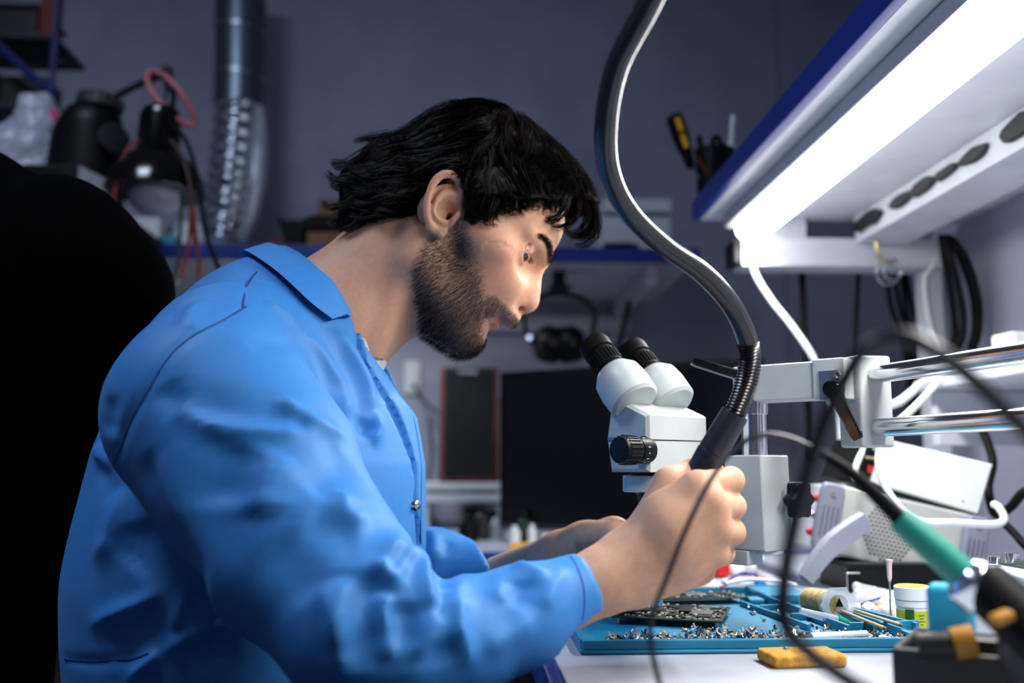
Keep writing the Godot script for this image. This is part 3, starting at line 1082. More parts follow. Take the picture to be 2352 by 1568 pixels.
func build_hair(t: Node3D, head: Nets) -> void:
	var f := hair_field()
	var net := Nets.new(f, HEAD.origin + Vector3(-0.135, -0.09, -0.10), HEAD.origin + Vector3(0.17, 0.15, 0.10), 0.004)
	var inv := HEAD.affine_inverse()
	var wave := FastNoiseLite.new()
	wave.seed = 9
	wave.frequency = 0.02
	# locks: comb the volume into ridges that follow the lie of the hair
	net.normals()
	for i in net.v.size():
		var q: Vector3 = inv * net.v[i] * 1000.0
		var w := hair_way(q)
		var across := w.cross(inv.basis * net.nn[i]).normalized()
		var u := q.dot(across)
		net.v[i] += net.nn[i] * (0.0016 * sin(u * 0.75 + wave.get_noise_3dv(q * 1.5) * 9.0) - 0.002)
	net.normals()
	var m := mat("hair", Color.WHITE, 0.5)
	m.vertex_color_use_as_albedo = true
	m.metallic_specular = 0.45
	var dark := PackedColorArray()
	dark.resize(net.v.size())
	dark.fill(Color(0.034, 0.026, 0.0225))
	var vol := mesh_part(t, "hair", nets_mesh([net], [dark], t.position), m, "dark brown wavy hair")
	var rng := RandomNumberGenerator.new()
	rng.seed = 21
	var all := f.all()
	var fib := Fibres.new()
	for k in 1900:
		var i := rng.randi() % net.v.size()
		var p: Vector3 = net.v[i]
		var q: Vector3 = inv * p * 1000.0
		if q.z < -30.0 and rng.randf() < 0.6: continue
		var steps := 9
		var path := PackedVector3Array()
		var turn := rng.randf_range(-0.45, 0.45)
		var long := rng.randf_range(0.0045, 0.0085)
		if q.x < -60.0 and q.y < 20.0: long *= 0.75
		var lift := rng.randf_range(0.0, 0.0022)
		var lifts := rng.randf_range(-0.0004, 0.0005)
		var w := Vector3.ZERO
		for s in steps:
			q = inv * p * 1000.0
			var g := f.grad(p, all)
			var d := f.at(p, all)
			if s > 0: p -= g * (d - lift) * (0.9 if d > -0.004 else 0.4)
			path.append(p)
			var w2 := HEAD.basis * hair_way(q)
			w2 = (w2 - g * w2.dot(g)).normalized().rotated(g, turn * sin(s * 0.6 + k) + wave.get_noise_3dv(q * 1.4) * 0.9)
			w = w2 if s == 0 else (w * 0.5 + w2 * 0.5).normalized()
			p += w * long
			lift += lifts
		if path.size() < 3: continue
		var tone := rng.randf_range(0.7, 1.5)
		var grey := rng.randf() < 0.05
		for j in 12:
			var spread := Vector3(rng.randf_range(-1, 1), rng.randf_range(-1, 1), rng.randf_range(-1, 1)) * 0.0034
			var tip := Vector3(rng.randf_range(-1, 1), rng.randf_range(-1, 1), rng.randf_range(-1, 1)) * 0.0018
			var line := PackedVector3Array()
			for s in steps:
				var fr := float(s) / (steps - 1)
				line.append(path[s] + spread * (1.0 - fr) + tip * fr)
			var c := Color(0.034, 0.026, 0.0225) * tone
			if grey and j < 2: c = Color(0.16, 0.15, 0.15)
			fib.add(line, 0.00024, 0.00005, c)
	# loose curls over the forehead, and the tips that flip out at the nape
	for g in [[[100, 92, 30], [112, 84, 34], [122, 72, 33], [122, 58, 30], [112, 52, 30], [105, 57, 32]], [[85, 88, 44], [95, 72, 50], [98, 58, 50], [93, 48, 48], [86, 47, 46], [82, 52, 46]], [[90, 90, 38], [104, 78, 42], [110, 63, 42], [104, 50, 40], [95, 46, 40]], [[104, 98, 10], [122, 92, 12], [134, 80, 12], [133, 66, 12], [124, 58, 12]], [[108, 96, 22], [124, 86, 24], [130, 72, 24], [126, 58, 22], [117, 52, 22]], [[108, 96, -10], [126, 90, -8], [137, 78, -8], [134, 62, -8], [126, 54, -6]], [[96, 94, 20], [116, 90, 24], [128, 78, 26], [128, 64, 24], [120, 56, 24]],
			[[-95, 25, 10], [-112, 5, 12], [-122, -18, 14], [-134, -26, 14]], [[-95, 5, 30], [-108, -16, 32], [-120, -30, 30], [-130, -30, 28]], [[-85, -15, 40], [-100, -35, 42], [-114, -44, 40], [-124, -42, 38]], [[-75, -40, 45], [-88, -62, 46], [-98, -72, 44], [-108, -72, 42]], [[-90, -10, 0], [-106, -34, 0], [-118, -44, 0], [-128, -40, 0]], [[-70, -52, 40], [-80, -74, 40], [-88, -84, 36]], [[-80, -45, 20], [-92, -68, 18], [-100, -80, 16]], [[-60, -55, 50], [-66, -74, 48], [-74, -84, 44]],
			[[-100, 30, 20], [-116, 14, 22], [-126, 4, 22]], [[30, 30, 74], [33, 8, 74], [33, -8, 72]], [[22, 22, 76], [25, 4, 76], [26, -10, 74]], [[38, 34, 72], [42, 18, 73], [42, 4, 71]]]:
		var base := []
		for a in g: base.append(Vector3(a[0], a[1], a[2]) * 0.001)
		for j in 46:
			var off := Vector3(rng.randf_range(-1, 1), rng.randf_range(-1, 1), rng.randf_range(-1, 1)) * 0.0055
			var off2 := off * 0.35 + Vector3(rng.randf_range(-1, 1), rng.randf_range(-1, 1), rng.randf_range(-1, 1)) * 0.0025
			var pts := []
			for i in base.size(): pts.append(HEAD * (base[i] + off.lerp(off2, float(i) / (base.size() - 1))))
			fib.add(MB.smooth(pts, 5), 0.0003, 0.00006, Color(0.034, 0.026, 0.0225) * rng.randf_range(0.6, 1.5))
	# side locks swept forward over the temple and down over the top of the ear
	var root := [Vector3(-6, 58, 78), Vector3(12, 66, 79), Vector3(30, 74, 76), Vector3(52, 84, 68), Vector3(72, 92, 58), Vector3(88, 96, 44)]
	var edge := [Vector3(4, 16, 84), Vector3(27, -6, 75), Vector3(40, 4, 72), Vector3(57, 24, 68), Vector3(72, 44, 62), Vector3(90, 56, 50)]
	for k in 120:
		var u := rng.randf() * 4.999
		var a0: Vector3 = root[int(u)].lerp(root[int(u) + 1], u - int(u)) + Vector3(rng.randf_range(-5, 5), rng.randf_range(-8, 10), rng.randf_range(-1, 2))
		var w2 := minf(4.999, u + rng.randf_range(-0.25, 0.35))
		w2 = maxf(w2, 0.0)
		var b0: Vector3 = edge[int(w2)].lerp(edge[int(w2) + 1], w2 - int(w2)) + Vector3(rng.randf_range(-4, 5), rng.randf_range(-3, 14), rng.randf_range(-1, 1))
		var bow := Vector3(rng.randf_range(-14, -2), rng.randf_range(2, 10), 3.0 + rng.randf_range(0, 3))
		var flick := Vector3(rng.randf_range(2, 9), rng.randf_range(-1, 5), rng.randf_range(-2, 2))
		var tone := rng.randf_range(0.6, 1.5)
		for j in 14:
			var o1 := Vector3(rng.randf_range(-1, 1), rng.randf_range(-1, 1), rng.randf_range(-0.6, 0.6)) * 3.6
			var o2 := Vector3(rng.randf_range(-1, 1), rng.randf_range(-1, 1), rng.randf_range(-0.6, 0.6)) * 1.6
			var q := [a0 + o1, a0.lerp(b0, 0.35) + bow + o1 * 0.8, a0.lerp(b0, 0.72) + bow * 0.7 + o2, b0 + o2, b0 + flick + o2 * 1.4]
			for i in q.size(): q[i] = HEAD * (q[i] * 0.001)
			var c := Color(0.034, 0.026, 0.0225) * tone
			if rng.randf() < 0.02: c = Color(0.14, 0.13, 0.13)
			fib.add(MB.smooth(q, 3), 0.00022, 0.00005, c)
	mesh_part(vol, "hair_strands", fib.mesh(t.position), m).set_meta("kind", "stuff")
	build_beard(t, head, m, rng)

func build_beard(t: Node3D, head: Nets, m: Material, rng: RandomNumberGenerator) -> void:
	var inv := HEAD.affine_inverse()
	var fib := Fibres.new()
	var brow := Fibres.new()
	for i in head.v.size():
		var p: Vector3 = head.v[i]
		var q: Vector3 = inv * p * 1000.0
		if q.x < 0.0: continue
		var n: Vector3 = head.nn[i]
		var b := beard_at(q)
		if b > 0.03:
			var many := 1 if rng.randf() < b * 0.9 else 0
			if q.z < -20.0: many = 1 if rng.randf() < b * 0.3 else 0
			for k in many:
				var way := Vector3(-0.25 - 0.3 * clampf((70.0 - q.x) / 60.0, 0.0, 1.0), -0.9, 0)
				if q.y > -58.0 and q.x > 95.0: way = Vector3(-0.3, -0.8, 0.5 * signf(q.z))
				way += Vector3(rng.randf_range(-1, 1), rng.randf_range(-1, 1), rng.randf_range(-1, 1)) * 0.35
				var long := rng.randf_range(0.003, 0.0065) * (0.55 + 0.6 * b)
				if q.y < -85.0: long *= 1.35
				if q.y > -40.0: long *= 0.6
				var s := p + Vector3(rng.randf_range(-1, 1), rng.randf_range(-1, 1), rng.randf_range(-1, 1)) * 0.0009 - n * 0.0003
				var d := (HEAD.basis * way).normalized()
				var c := Color(0.018, 0.013, 0.011) * rng.randf_range(0.6, 1.6)
				if rng.randf() < 0.04: c = Color(0.16, 0.14, 0.13)
				fib.add(PackedVector3Array([s, s + (n * 0.8 + d * 0.7).normalized() * long * 0.5, s + n * long * 0.45 + d * long * 0.85]), 0.00016, 0.00005, c)
		# eyebrows: a band from above the nose to the temple
		var z := absf(q.z)
		var along := (z - 8.0) / 38.0
		var mid := 22.0 + 9.0 * sin(clampf(along, 0.0, 1.0) * 2.2) - 4.0 * clampf(along - 0.75, 0.0, 1.0)
		var wide := 6.6 * clampf(1.15 - 0.75 * along, 0.15, 1.0)
		if along > -0.05 and along < 0.98 and q.x > 70.0 and absf(q.y - mid) < wide:
			for k in 2:
				var s := p + Vector3(rng.randf_range(-1, 1), rng.randf_range(-1, 1), rng.randf_range(-1, 1)) * 0.001
				var way := HEAD.basis * (Vector3(-0.5, 0.35 - 0.7 * along + 0.25 * signf(mid - q.y), 0.75 * signf(q.z)) + Vector3(rng.randf_range(-1, 1), rng.randf_range(-1, 1), rng.randf_range(-1, 1)) * 0.2)
				var long := rng.randf_range(0.005, 0.008)
				way = (way - n * way.dot(n) * 0.8).normalized()
				brow.add(PackedVector3Array([s, s + way * long * 0.5 + n * 0.0012, s + way * long + n * 0.0008]), 0.00017, 0.00004, Color(0.024, 0.017, 0.013) * rng.randf_range(0.7, 1.4))
	# lashes
	for s in [1.0, -1.0]:
		var e := Vector3(84, 4.5, 34.0 * s)
		for j in 60:
			var deg := rng.randf_range(-30, 66)
			var fi := deg_to_rad(deg)
			var th := deg_to_rad(seg(deg, [[-45, -6], [-25, -2], [0, 2], [25, 6], [45, 12], [62, 20], [78, 28]]))
			var d := Vector3(cos(th) * cos(fi), sin(th), cos(th) * sin(fi) * s)
			var a := e + d * 13.2
			var long := rng.randf_range(4.0, 6.5)
			brow.add(PackedVector3Array([HEAD * (a * 0.001), HEAD * ((a + d * long * 0.6 + Vector3(0, -1.2, 0)) * 0.001), HEAD * ((a + d * long + Vector3(0, -0.8, 0)) * 0.001)]), 0.00014, 0.00003, Color(0.01, 0.008, 0.007))
	mesh_part(t, "beard", fib.mesh(t.position), m, "short dark beard").set_meta("kind", "stuff")
	mesh_part(t, "eyebrows", brow.mesh(t.position), m, "thick dark eyebrows").set_meta("kind", "stuff")

# ---------------------------------------------------------------- tables: tapered limbs (from, to, two radii, blend) and the folds of the coat
const COAT_FORM := [
	[-0.194, 1.0575, -1, -0.203, 0.9868, -1, 0.066, 0.13, 0.03],
	[-0.203, 0.9868, -1, -0.2066, 0.9197, -1, 0.13, 0.154, 0.03],
	[-0.2066, 0.9197, -1, -0.2123, 0.8538, -1, 0.154, 0.16, 0.03],
	[-0.2123, 0.8538, -1, -0.2197, 0.7891, -1, 0.16, 0.166, 0.03],
	[-0.2197, 0.7891, -1, -0.2191, 0.7255, -1, 0.166, 0.158, 0.03],
	[-0.2191, 0.7255, -1, -0.2104, 0.6217, -1, 0.158, 0.158, 0.03],
	[-0.2117, 1.0482, -1, -0.2149, 1.0161, -0.87, 0.05, 0.052, 0.05],
	[-0.2117, 1.0482, -1, -0.2256, 1.0546, -1.14, 0.05, 0.06, 0.05],
	[-0.2233, 0.9992, -0.86, -0.2145, 0.956, -0.815, 0.066, 0.08, 0.03],
	[-0.2145, 0.956, -0.815, -0.1694, 0.9055, -0.785, 0.08, 0.076, 0.03],
	[-0.1694, 0.9055, -0.785, -0.1212, 0.8438, -0.745, 0.076, 0.062, 0.03],
	[-0.1212, 0.8438, -0.745, -0.0746, 0.7986, -0.715, 0.062, 0.06, 0.03],
	[-0.0746, 0.7986, -0.715, -0.0384, 0.7837, -0.715, 0.06, 0.05, 0.014],
	[-0.0384, 0.7837, -0.715, -0.0072, 0.7857, -0.72, 0.05, 0.043, 0.014],
	[-0.0072, 0.7857, -0.72, 0.0411, 0.8002, -0.732, 0.043, 0.036, 0.014],
	[0.0411, 0.8002, -0.732, 0.0971, 0.8194, -0.748, 0.036, 0.0285, 0.014],
	[-0.2305, 1.0264, -1.17, -0.1467, 0.8686, -1.2, 0.08, 0.066, 0.02],
	[-0.1467, 0.8686, -1.2, -0.074, 0.7675, -1.17, 0.066, 0.054, 0.02],
	[-0.074, 0.7675, -1.17, -0.0375, 0.7947, -1.15, 0.054, 0.04, 0.02],
	[-0.0375, 0.7947, -1.15, 0.0233, 0.7875, -1.13, 0.04, 0.032, 0.02],
	[0.0233, 0.7875, -1.13, 0.079, 0.7905, -1.1, 0.032, 0.025, 0.02]]
# width, height (metres), then points along each fold
const FOLDS := [
	[0.005, -0.0025, -0.1908, 1.0455, -0.8112, -0.1949, 1.0316, -0.7777, -0.2138, 1.0131, -0.7487, -0.2284, 0.9965, -0.7387, -0.2416, 0.9693, -0.7329, -0.255, 0.9466, -0.7379, -0.2671, 0.9239, -0.7525, -0.2771, 0.9127, -0.7719],
	[0.004, -0.002, -0.2058, 1.0966, -0.9139, -0.2061, 1.0811, -0.8844, -0.1957, 1.0591, -0.8304, -0.1904, 1.0438, -0.808],
	[0.0115, -0.0043, -0.2305, 0.9717, -0.7302, -0.223, 0.9623, -0.7261, -0.212, 0.9529, -0.7206],
	[0.0068, 0.0075, -0.2216, 0.9543, -0.7238, -0.1884, 0.9416, -0.7113, -0.1573, 0.9374, -0.7093, -0.1291, 0.9355, -0.7176, -0.0933, 0.9295, -0.7554],
	[0.0207, -0.0058, -0.2095, 0.9638, -0.7237, -0.181, 0.9503, -0.7143, -0.1496, 0.9473, -0.7161, -0.1203, 0.9472, -0.7323],
	[0.0068, 0.0081, -0.1402, 0.964, -0.7328, -0.1342, 0.9549, -0.7283, -0.1146, 0.9427, -0.734, -0.0964, 0.9328, -0.752],
	[0.0115, -0.0043, -0.132, 0.9444, -0.7216, -0.1146, 0.9366, -0.7289, -0.1002, 0.9322, -0.7433],
	[0.0076, 0.0063, -0.0943, 0.9326, -0.7573, -0.1109, 0.966, -0.8817, -0.1226, 0.9943, -0.8848, -0.139, 1.0176, -0.8786, -0.1513, 1.0292, -0.8607],
	[0.0103, -0.0036, -0.1008, 0.9443, -0.8841, -0.1038, 0.9747, -0.8908, -0.114, 0.9993, -0.8945, -0.1301, 1.0212, -0.8905],
	[0.0068, 0.0063, -0.0896, 0.9592, -0.9001, -0.095, 0.9884, -0.9082, -0.1119, 1.0192, -0.907, -0.1283, 1.0394, -0.9034],
	[0.0092, -0.0058, -0.0926, 0.9528, -0.8948, -0.0969, 0.9385, -0.8861],
	[0.006, 0.0075, -0.0872, 0.9614, -0.9038, -0.0842, 0.943, -0.9015, -0.0903, 0.9339, -0.8916],
	[0.0299, -0.0065, -0.1622, 0.9278, -0.705, -0.1695, 0.906, -0.6999, -0.1702, 0.8816, -0.6965],
	[0.0161, 0.0088, -0.1328, 0.9194, -0.7073, -0.1427, 0.8953, -0.6941, -0.1434, 0.8759, -0.6862],
	[0.0161, -0.005, -0.111, 0.8907, -0.6941, -0.1008, 0.9037, -0.7103, -0.0921, 0.9179, -0.7394],
	[0.0085, 0.0075, -0.0915, 0.895, -0.708, -0.0898, 0.8859, -0.6988, -0.0838, 0.8758, -0.6928, -0.0698, 0.8717, -0.6999],
	[0.0161, -0.0043, -0.1133, 0.8745, -0.6828, -0.0949, 0.8671, -0.6818, -0.0773, 0.8638, -0.6864],
	[0.0204, 0.0081, -0.2331, 0.9186, -0.726, -0.2029, 0.8722, -0.7145, -0.1746, 0.8255, -0.7045, -0.1636, 0.7474, -0.8382],
	[0.0138, -0.005, -0.2423, 0.9203, -0.7325, -0.2226, 0.884, -0.725, -0.1968, 0.8412, -0.7251],
	[0.023, -0.0058, -0.1424, 0.8599, -0.6808, -0.1158, 0.8431, -0.6713, -0.102, 0.8226, -0.6619],
	[0.006, 0.0056, -0.1005, 0.8336, -0.6654, -0.0908, 0.8136, -0.6555, -0.0848, 0.7918, -0.6527, -0.0779, 0.7713, -0.6585],
	[0.023, -0.0108, -0.0677, 0.843, -0.6699, -0.0669, 0.8244, -0.6575, -0.0677, 0.8028, -0.6525, -0.0716, 0.7757, -0.6568],
	[0.0076, 0.0088, -0.0825, 0.8378, -0.6649, -0.0839, 0.8165, -0.6548, -0.081, 0.7891, -0.6525],
	[0.0068, 0.0106, -0.054, 0.8477, -0.9404, -0.053, 0.8525, -0.6879, -0.0579, 0.8432, -0.673, -0.056, 0.8341, -0.6663],
	[0.0092, -0.0065, -0.0449, 0.8501, -0.6943, -0.0485, 0.8421, -0.678, -0.0506, 0.8364, -0.6711],
	[0.006, 0.0094, -0.0529, 0.8305, -0.6654, -0.0481, 0.8373, -0.6735, -0.0438, 0.8456, -0.6874, -0.0376, 0.8497, -0.7135],
	[0.006, 0.01, -0.0363, 0.8487, -0.718, -0.0303, 0.8356, -0.6887, -0.0263, 0.8211, -0.6764, -0.02, 0.8154, -0.6757],
	[0.0115, -0.0079, -0.0254, 0.8048, -1.1057, -0.0141, 0.8319, -0.702, -0.0155, 0.8229, -0.685],
	[0.0068, 0.0088, -0.0117, 0.8062, -1.1062, -0.0072, 0.8279, -0.6973, -0.0064, 0.8151, -0.6813, -0.0043, 0.795, -0.6722, 0.0041, 0.7755, -0.6751],
	[0.0138, -0.0072, -0.0404, 0.8215, -0.6674, -0.0409, 0.8068, -0.6614, -0.0425, 0.7875, -0.659],
	[0.0068, 0.0088, -0.054, 0.8292, -0.6642, -0.0536, 0.8089, -0.657, -0.0501, 0.7807, -0.6584],
	[0.0093, 0.0056, -0.0202, 0.8133, -0.6741, -0.0271, 0.7991, -0.6646, -0.0339, 0.7829, -0.661],
	[0.0138, -0.0043, -0.0212, 0.7945, -0.6659, -0.0182, 0.7775, -0.6665],
	[0.006, 0.0056, 0.0346, 0.839, -0.7308, 0.0466, 0.8355, -0.7148, 0.0596, 0.83, -0.7105],
	[0.0068, 0.0069, 0.0264, 0.8001, -1.0932, 0.0238, 0.8243, -0.7006, 0.0303, 0.811, -0.6917],
	[0.0149, -0.005, 0.0372, 0.8311, -0.7076, 0.0346, 0.8229, -0.6993, 0.0304, 0.8166, -0.6946],
	[0.0115, -0.0036, 0.0104, 0.7974, -1.0966, 0.0107, 0.8221, -0.6949],
	[0.0076, 0.005, 0.0481, 0.8041, -0.6932, 0.0295, 0.7934, -0.6872, 0.0111, 0.7865, -0.6772],
	[0.0068, 0.0037, 0.073, 0.837, -0.7232, 0.0617, 0.8249, -0.7066, 0.0562, 0.8095, -0.6968],
	[0.006, 0.0069, -0.3461, 0.9293, -0.9151, -0.3143, 0.9092, -0.8728],
	[0.0126, -0.0043, -0.3332, 0.9167, -0.893, -0.3182, 0.8974, -0.8738, -0.309, 0.8806, -0.8634],
	[0.0138, -0.0043, -0.2765, 0.9658, -0.754, -0.2774, 0.9474, -0.7548, -0.2773, 0.9341, -0.7581],
	[0.0127, 0.0088, -0.2995, 0.8919, -0.8591, -0.3035, 0.8641, -0.8566, -0.3055, 0.8468, -0.8547, -0.3245, 0.8312, -0.8653],
	[0.0276, -0.0072, -0.2762, 0.8665, -0.8432, -0.2734, 0.8414, -0.8385, -0.2839, 0.8233, -0.8403],
	[0.0076, 0.01, -0.2541, 0.8055, -0.8298, -0.2734, 0.7961, -0.8345, -0.2916, 0.7889, -0.8416, -0.3222, 0.7758, -0.8606],
	[0.0253, -0.0079, -0.2482, 0.7954, -0.8283, -0.2767, 0.7775, -0.8364, -0.304, 0.762, -0.8499],
	[0.0068, 0.0081, -0.2524, 0.759, -0.8311, -0.2241, 0.7731, -0.827, -0.2001, 0.7869, -0.827],
	[0.0051, 0.0056, -0.2449, 0.775, -0.8287, -0.2372, 0.791, -0.8267, -0.2296, 0.8121, -0.8268],
	[0.0161, -0.005, -0.2306, 0.7575, -0.8284, -0.2129, 0.761, -0.8279, -0.1921, 0.7675, -0.8295],
	[0.004, -0.003, -0.3573, 0.7412, -0.8996, -0.3115, 0.746, -0.8559, -0.2642, 0.7557, -0.8341],
	[0.0076, 0.0075, -0.283, 0.7343, -0.8426, -0.264, 0.7497, -0.8346, -0.2546, 0.7578, -0.8316],
	[0.0076, 0.005, -0.2229, 1.0492, -0.808, -0.2241, 1.0329, -0.7763, -0.2188, 1.0151, -0.7506],
	[0.008, -0.0025, -0.1857, 1.0705, -0.8708, -0.17, 1.0608, -0.8725, -0.1543, 1.0454, -0.876],
	[0.006, 0.0037, -0.1817, 1.0544, -0.8359, -0.1655, 1.0473, -0.8513, -0.1548, 1.0347, -0.8579],
	[0.0115, -0.0029, -0.1761, 1.0054, -0.7535, -0.1559, 1.0135, -0.7874, -0.1465, 1.015, -0.8577],
	[0.0076, 0.0063, -0.0452, 0.838, -1.1393, -0.0366, 0.8225, -1.1147, -0.0411, 0.8039, -1.1062],
	[0.0092, -0.0036, -0.0219, 0.8268, -1.1208, -0.0265, 0.8109, -1.1079]]
const NEAR_HAND := [
	[0.0724, 0.8096, -0.752, 0.1101, 0.8253, -0.756, 0.026, 0.0245, 0.012],
	[0.1101, 0.8253, -0.756, 0.1274, 0.835, -0.757, 0.0245, 0.0235, 0.012],
	[0.1267, 0.8429, -0.762, 0.1545, 0.872, -0.752, 0.02, 0.0175, 0.012],
	[0.1545, 0.872, -0.752, 0.1765, 0.894, -0.741, 0.0175, 0.0138, 0.012],
	[0.1275, 0.836, -0.757, 0.159, 0.8626, -0.742, 0.021, 0.0175, 0.012],
	[0.159, 0.8626, -0.742, 0.1862, 0.8819, -0.735, 0.0175, 0.0132, 0.012],
	[0.1295, 0.8271, -0.76, 0.1627, 0.8475, -0.745, 0.02, 0.017, 0.012],
	[0.1627, 0.8475, -0.745, 0.1901, 0.8634, -0.738, 0.017, 0.0125, 0.012],
	[0.1332, 0.8188, -0.768, 0.165, 0.8332, -0.757, 0.018, 0.016, 0.012],
	[0.165, 0.8332, -0.757, 0.1906, 0.8443, -0.751, 0.016, 0.0122, 0.012],
	[0.1426, 0.8202, -0.785, 0.1854, 0.8303, -0.785, 0.019, 0.016, 0.012],
	[0.1503, 0.8547, -0.785, 0.1876, 0.8717, -0.79, 0.02, 0.014, 0.014],
	[0.1783, 0.8953, -0.74, 0.2084, 0.8994, -0.76, 0.0118, 0.0106, 0.003],
	[0.2084, 0.8994, -0.76, 0.2148, 0.8956, -0.797, 0.0106, 0.01, 0.003],
	[0.2148, 0.8956, -0.797, 0.1986, 0.8911, -0.806, 0.01, 0.0085, 0.003],
	[0.1875, 0.8809, -0.735, 0.2092, 0.8789, -0.759, 0.0114, 0.0102, 0.003],
	[0.2092, 0.8789, -0.759, 0.2149, 0.8756, -0.797, 0.0102, 0.0098, 0.003],
	[0.2149, 0.8756, -0.797, 0.1979, 0.8739, -0.805, 0.0098, 0.0082, 0.003],
	[0.1911, 0.8624, -0.738, 0.2091, 0.8588, -0.762, 0.011, 0.0101, 0.003],
	[0.2091, 0.8588, -0.762, 0.2141, 0.8563, -0.799, 0.0101, 0.0095, 0.003],
	[0.2141, 0.8563, -0.799, 0.1968, 0.8558, -0.807, 0.0095, 0.008, 0.003],
	[0.1913, 0.8443, -0.751, 0.2037, 0.8415, -0.775, 0.0115, 0.0098, 0.003],
	[0.2037, 0.8415, -0.775, 0.2061, 0.8398, -0.802, 0.0098, 0.0085, 0.003],
	[0.2061, 0.8398, -0.802, 0.1911, 0.8408, -0.808, 0.0085, 0.0072, 0.003],
	[0.1432, 0.8529, -0.785, 0.1652, 0.8966, -0.787, 0.018, 0.0132, 0.008],
	[0.1652, 0.8966, -0.787, 0.1893, 0.906, -0.806, 0.013, 0.011, 0.005],
	[0.1893, 0.906, -0.806, 0.2109, 0.9056, -0.818, 0.011, 0.009, 0.005]]
const FAR_HAND := [
	[0.038, 0.7827, -1.12, 0.1014, 0.8169, -1.05, 0.027, 0.0235, 0.012],
	[0.1014, 0.8169, -1.05, 0.1273, 0.8285, -1.03, 0.0235, 0.023, 0.012],
	[0.1227, 0.8308, -1.03, 0.1507, 0.8405, -1, 0.02, 0.0165, 0.012],
	[0.1507, 0.8405, -1, 0.1661, 0.8319, -0.985, 0.0165, 0.0125, 0.012],
	[0.1226, 0.8231, -1.03, 0.1506, 0.8308, -1, 0.02, 0.017, 0.012],
	[0.1506, 0.8308, -1, 0.1682, 0.8211, -0.985, 0.017, 0.012, 0.012],
	[0.1237, 0.8164, -1.04, 0.152, 0.8211, -1.01, 0.02, 0.017, 0.012],
	[0.152, 0.8211, -1.01, 0.1683, 0.8088, -1, 0.017, 0.0115, 0.012],
	[0.1225, 0.8109, -1.05, 0.1502, 0.8104, -1.03, 0.018, 0.016, 0.012],
	[0.1502, 0.8104, -1.03, 0.1639, 0.8006, -1.015, 0.016, 0.0105, 0.012],
	[0.1661, 0.8319, -0.985, 0.1765, 0.8296, -0.95, 0.0115, 0.0095, 0.005],
	[0.1765, 0.8296, -0.95, 0.1848, 0.8114, -0.925, 0.0095, 0.0082, 0.005],
	[0.1848, 0.8114, -0.925, 0.1859, 0.7992, -0.915, 0.0082, 0.007, 0.005],
	[0.1682, 0.8211, -0.985, 0.178, 0.8179, -0.95, 0.0112, 0.0095, 0.005],
	[0.178, 0.8179, -0.95, 0.1825, 0.8021, -0.925, 0.0095, 0.0082, 0.005],
	[0.1825, 0.8021, -0.925, 0.1814, 0.7926, -0.92, 0.0082, 0.007, 0.005],
	[0.1683, 0.8088, -1, 0.1753, 0.8047, -0.965, 0.0108, 0.0092, 0.005],
	[0.1753, 0.8047, -0.965, 0.1757, 0.7936, -0.945, 0.0092, 0.008, 0.005],
	[0.1757, 0.7936, -0.945, 0.1705, 0.7875, -0.945, 0.008, 0.007, 0.005],
	[0.1639, 0.8006, -1.015, 0.1678, 0.7952, -0.985, 0.0098, 0.0085, 0.005],
	[0.1678, 0.7952, -0.985, 0.1672, 0.7864, -0.97, 0.0085, 0.0075, 0.005],
	[0.1672, 0.7864, -0.97, 0.1619, 0.7822, -0.97, 0.0075, 0.0065, 0.005],
	[0.1237, 0.8397, -1, 0.1475, 0.8452, -0.95, 0.016, 0.0125, 0.006],
	[0.1475, 0.8452, -0.95, 0.1667, 0.8326, -0.915, 0.0125, 0.0105, 0.006],
	[0.1667, 0.8326, -0.915, 0.1807, 0.8084, -0.905, 0.0105, 0.0085, 0.006]]
const COLLAR_TOP := [-0.1934, 1.1403, -1, -0.171, 1.1231, -0.96, -0.1491, 1.1033, -0.935, -0.1303, 1.0854, -0.925, -0.1125, 1.0554, -0.93]
const COLLAR_HEM := [-0.2425, 1.129, -1, -0.2119, 1.1063, -0.94, -0.183, 1.0832, -0.905, -0.1577, 1.0604, -0.893, -0.1344, 1.0431, -0.903]
const ARMHOLE_SEAM := [-0.1896, 1.047, -0.8154, -0.1941, 1.0333, -0.7815, -0.2023, 1.0229, -0.7607, -0.2138, 1.0131, -0.7487, -0.2284, 0.9965, -0.7387, -0.2416, 0.9693, -0.7329, -0.255, 0.9466, -0.7379, -0.2671, 0.9239, -0.7525, -0.2771, 0.9127, -0.7719]
const SHOULDER_SEAM := [-0.2031, 1.0948, -0.911, -0.205, 1.0812, -0.8851, -0.1951, 1.0592, -0.831, -0.1908, 1.0455, -0.8112]
const CUFF_SEAM := [0.0778, 0.8436, -0.7377, 0.0819, 0.8355, -0.722, 0.0849, 0.8253, -0.7152, 0.086, 0.8132, -0.7125, 0.0845, 0.7992, -0.7138]
const POCKET_SEAM := [-0.3556, 0.7413, -0.8973, -0.3309, 0.744, -0.8705, -0.3115, 0.746, -0.8559, -0.2841, 0.7514, -0.8412, -0.2622, 0.7562, -0.8335]
const FAR_EDGE_STITCH := [-0.0746, 1.0059, -0.9588, -0.0619, 0.9784, -0.9699, -0.053, 0.9502, -0.9747, -0.0477, 0.9195, -0.9723, -0.0466, 0.8894, -0.9664, -0.0466, 0.8596, -0.9661, -0.0457, 0.8338, -0.9716]
const FRONT_GAP := [-0.1107, 1.0443, -0.9315, -0.1074, 1.026, -0.9204, -0.1009, 1.0081, -0.9168, -0.0887, 0.9886, -0.9214, -0.0758, 0.9685, -0.9282, -0.0654, 0.946, -0.9387, -0.0573, 0.9231, -0.9477, -0.0531, 0.9023, -0.9525, -0.0531, 0.8772, -0.9508, -0.0511, 0.8558, -0.9579, -0.0495, 0.8344, -0.9649]
const SNAP := [-0.0518, 0.8731, -0.9469]

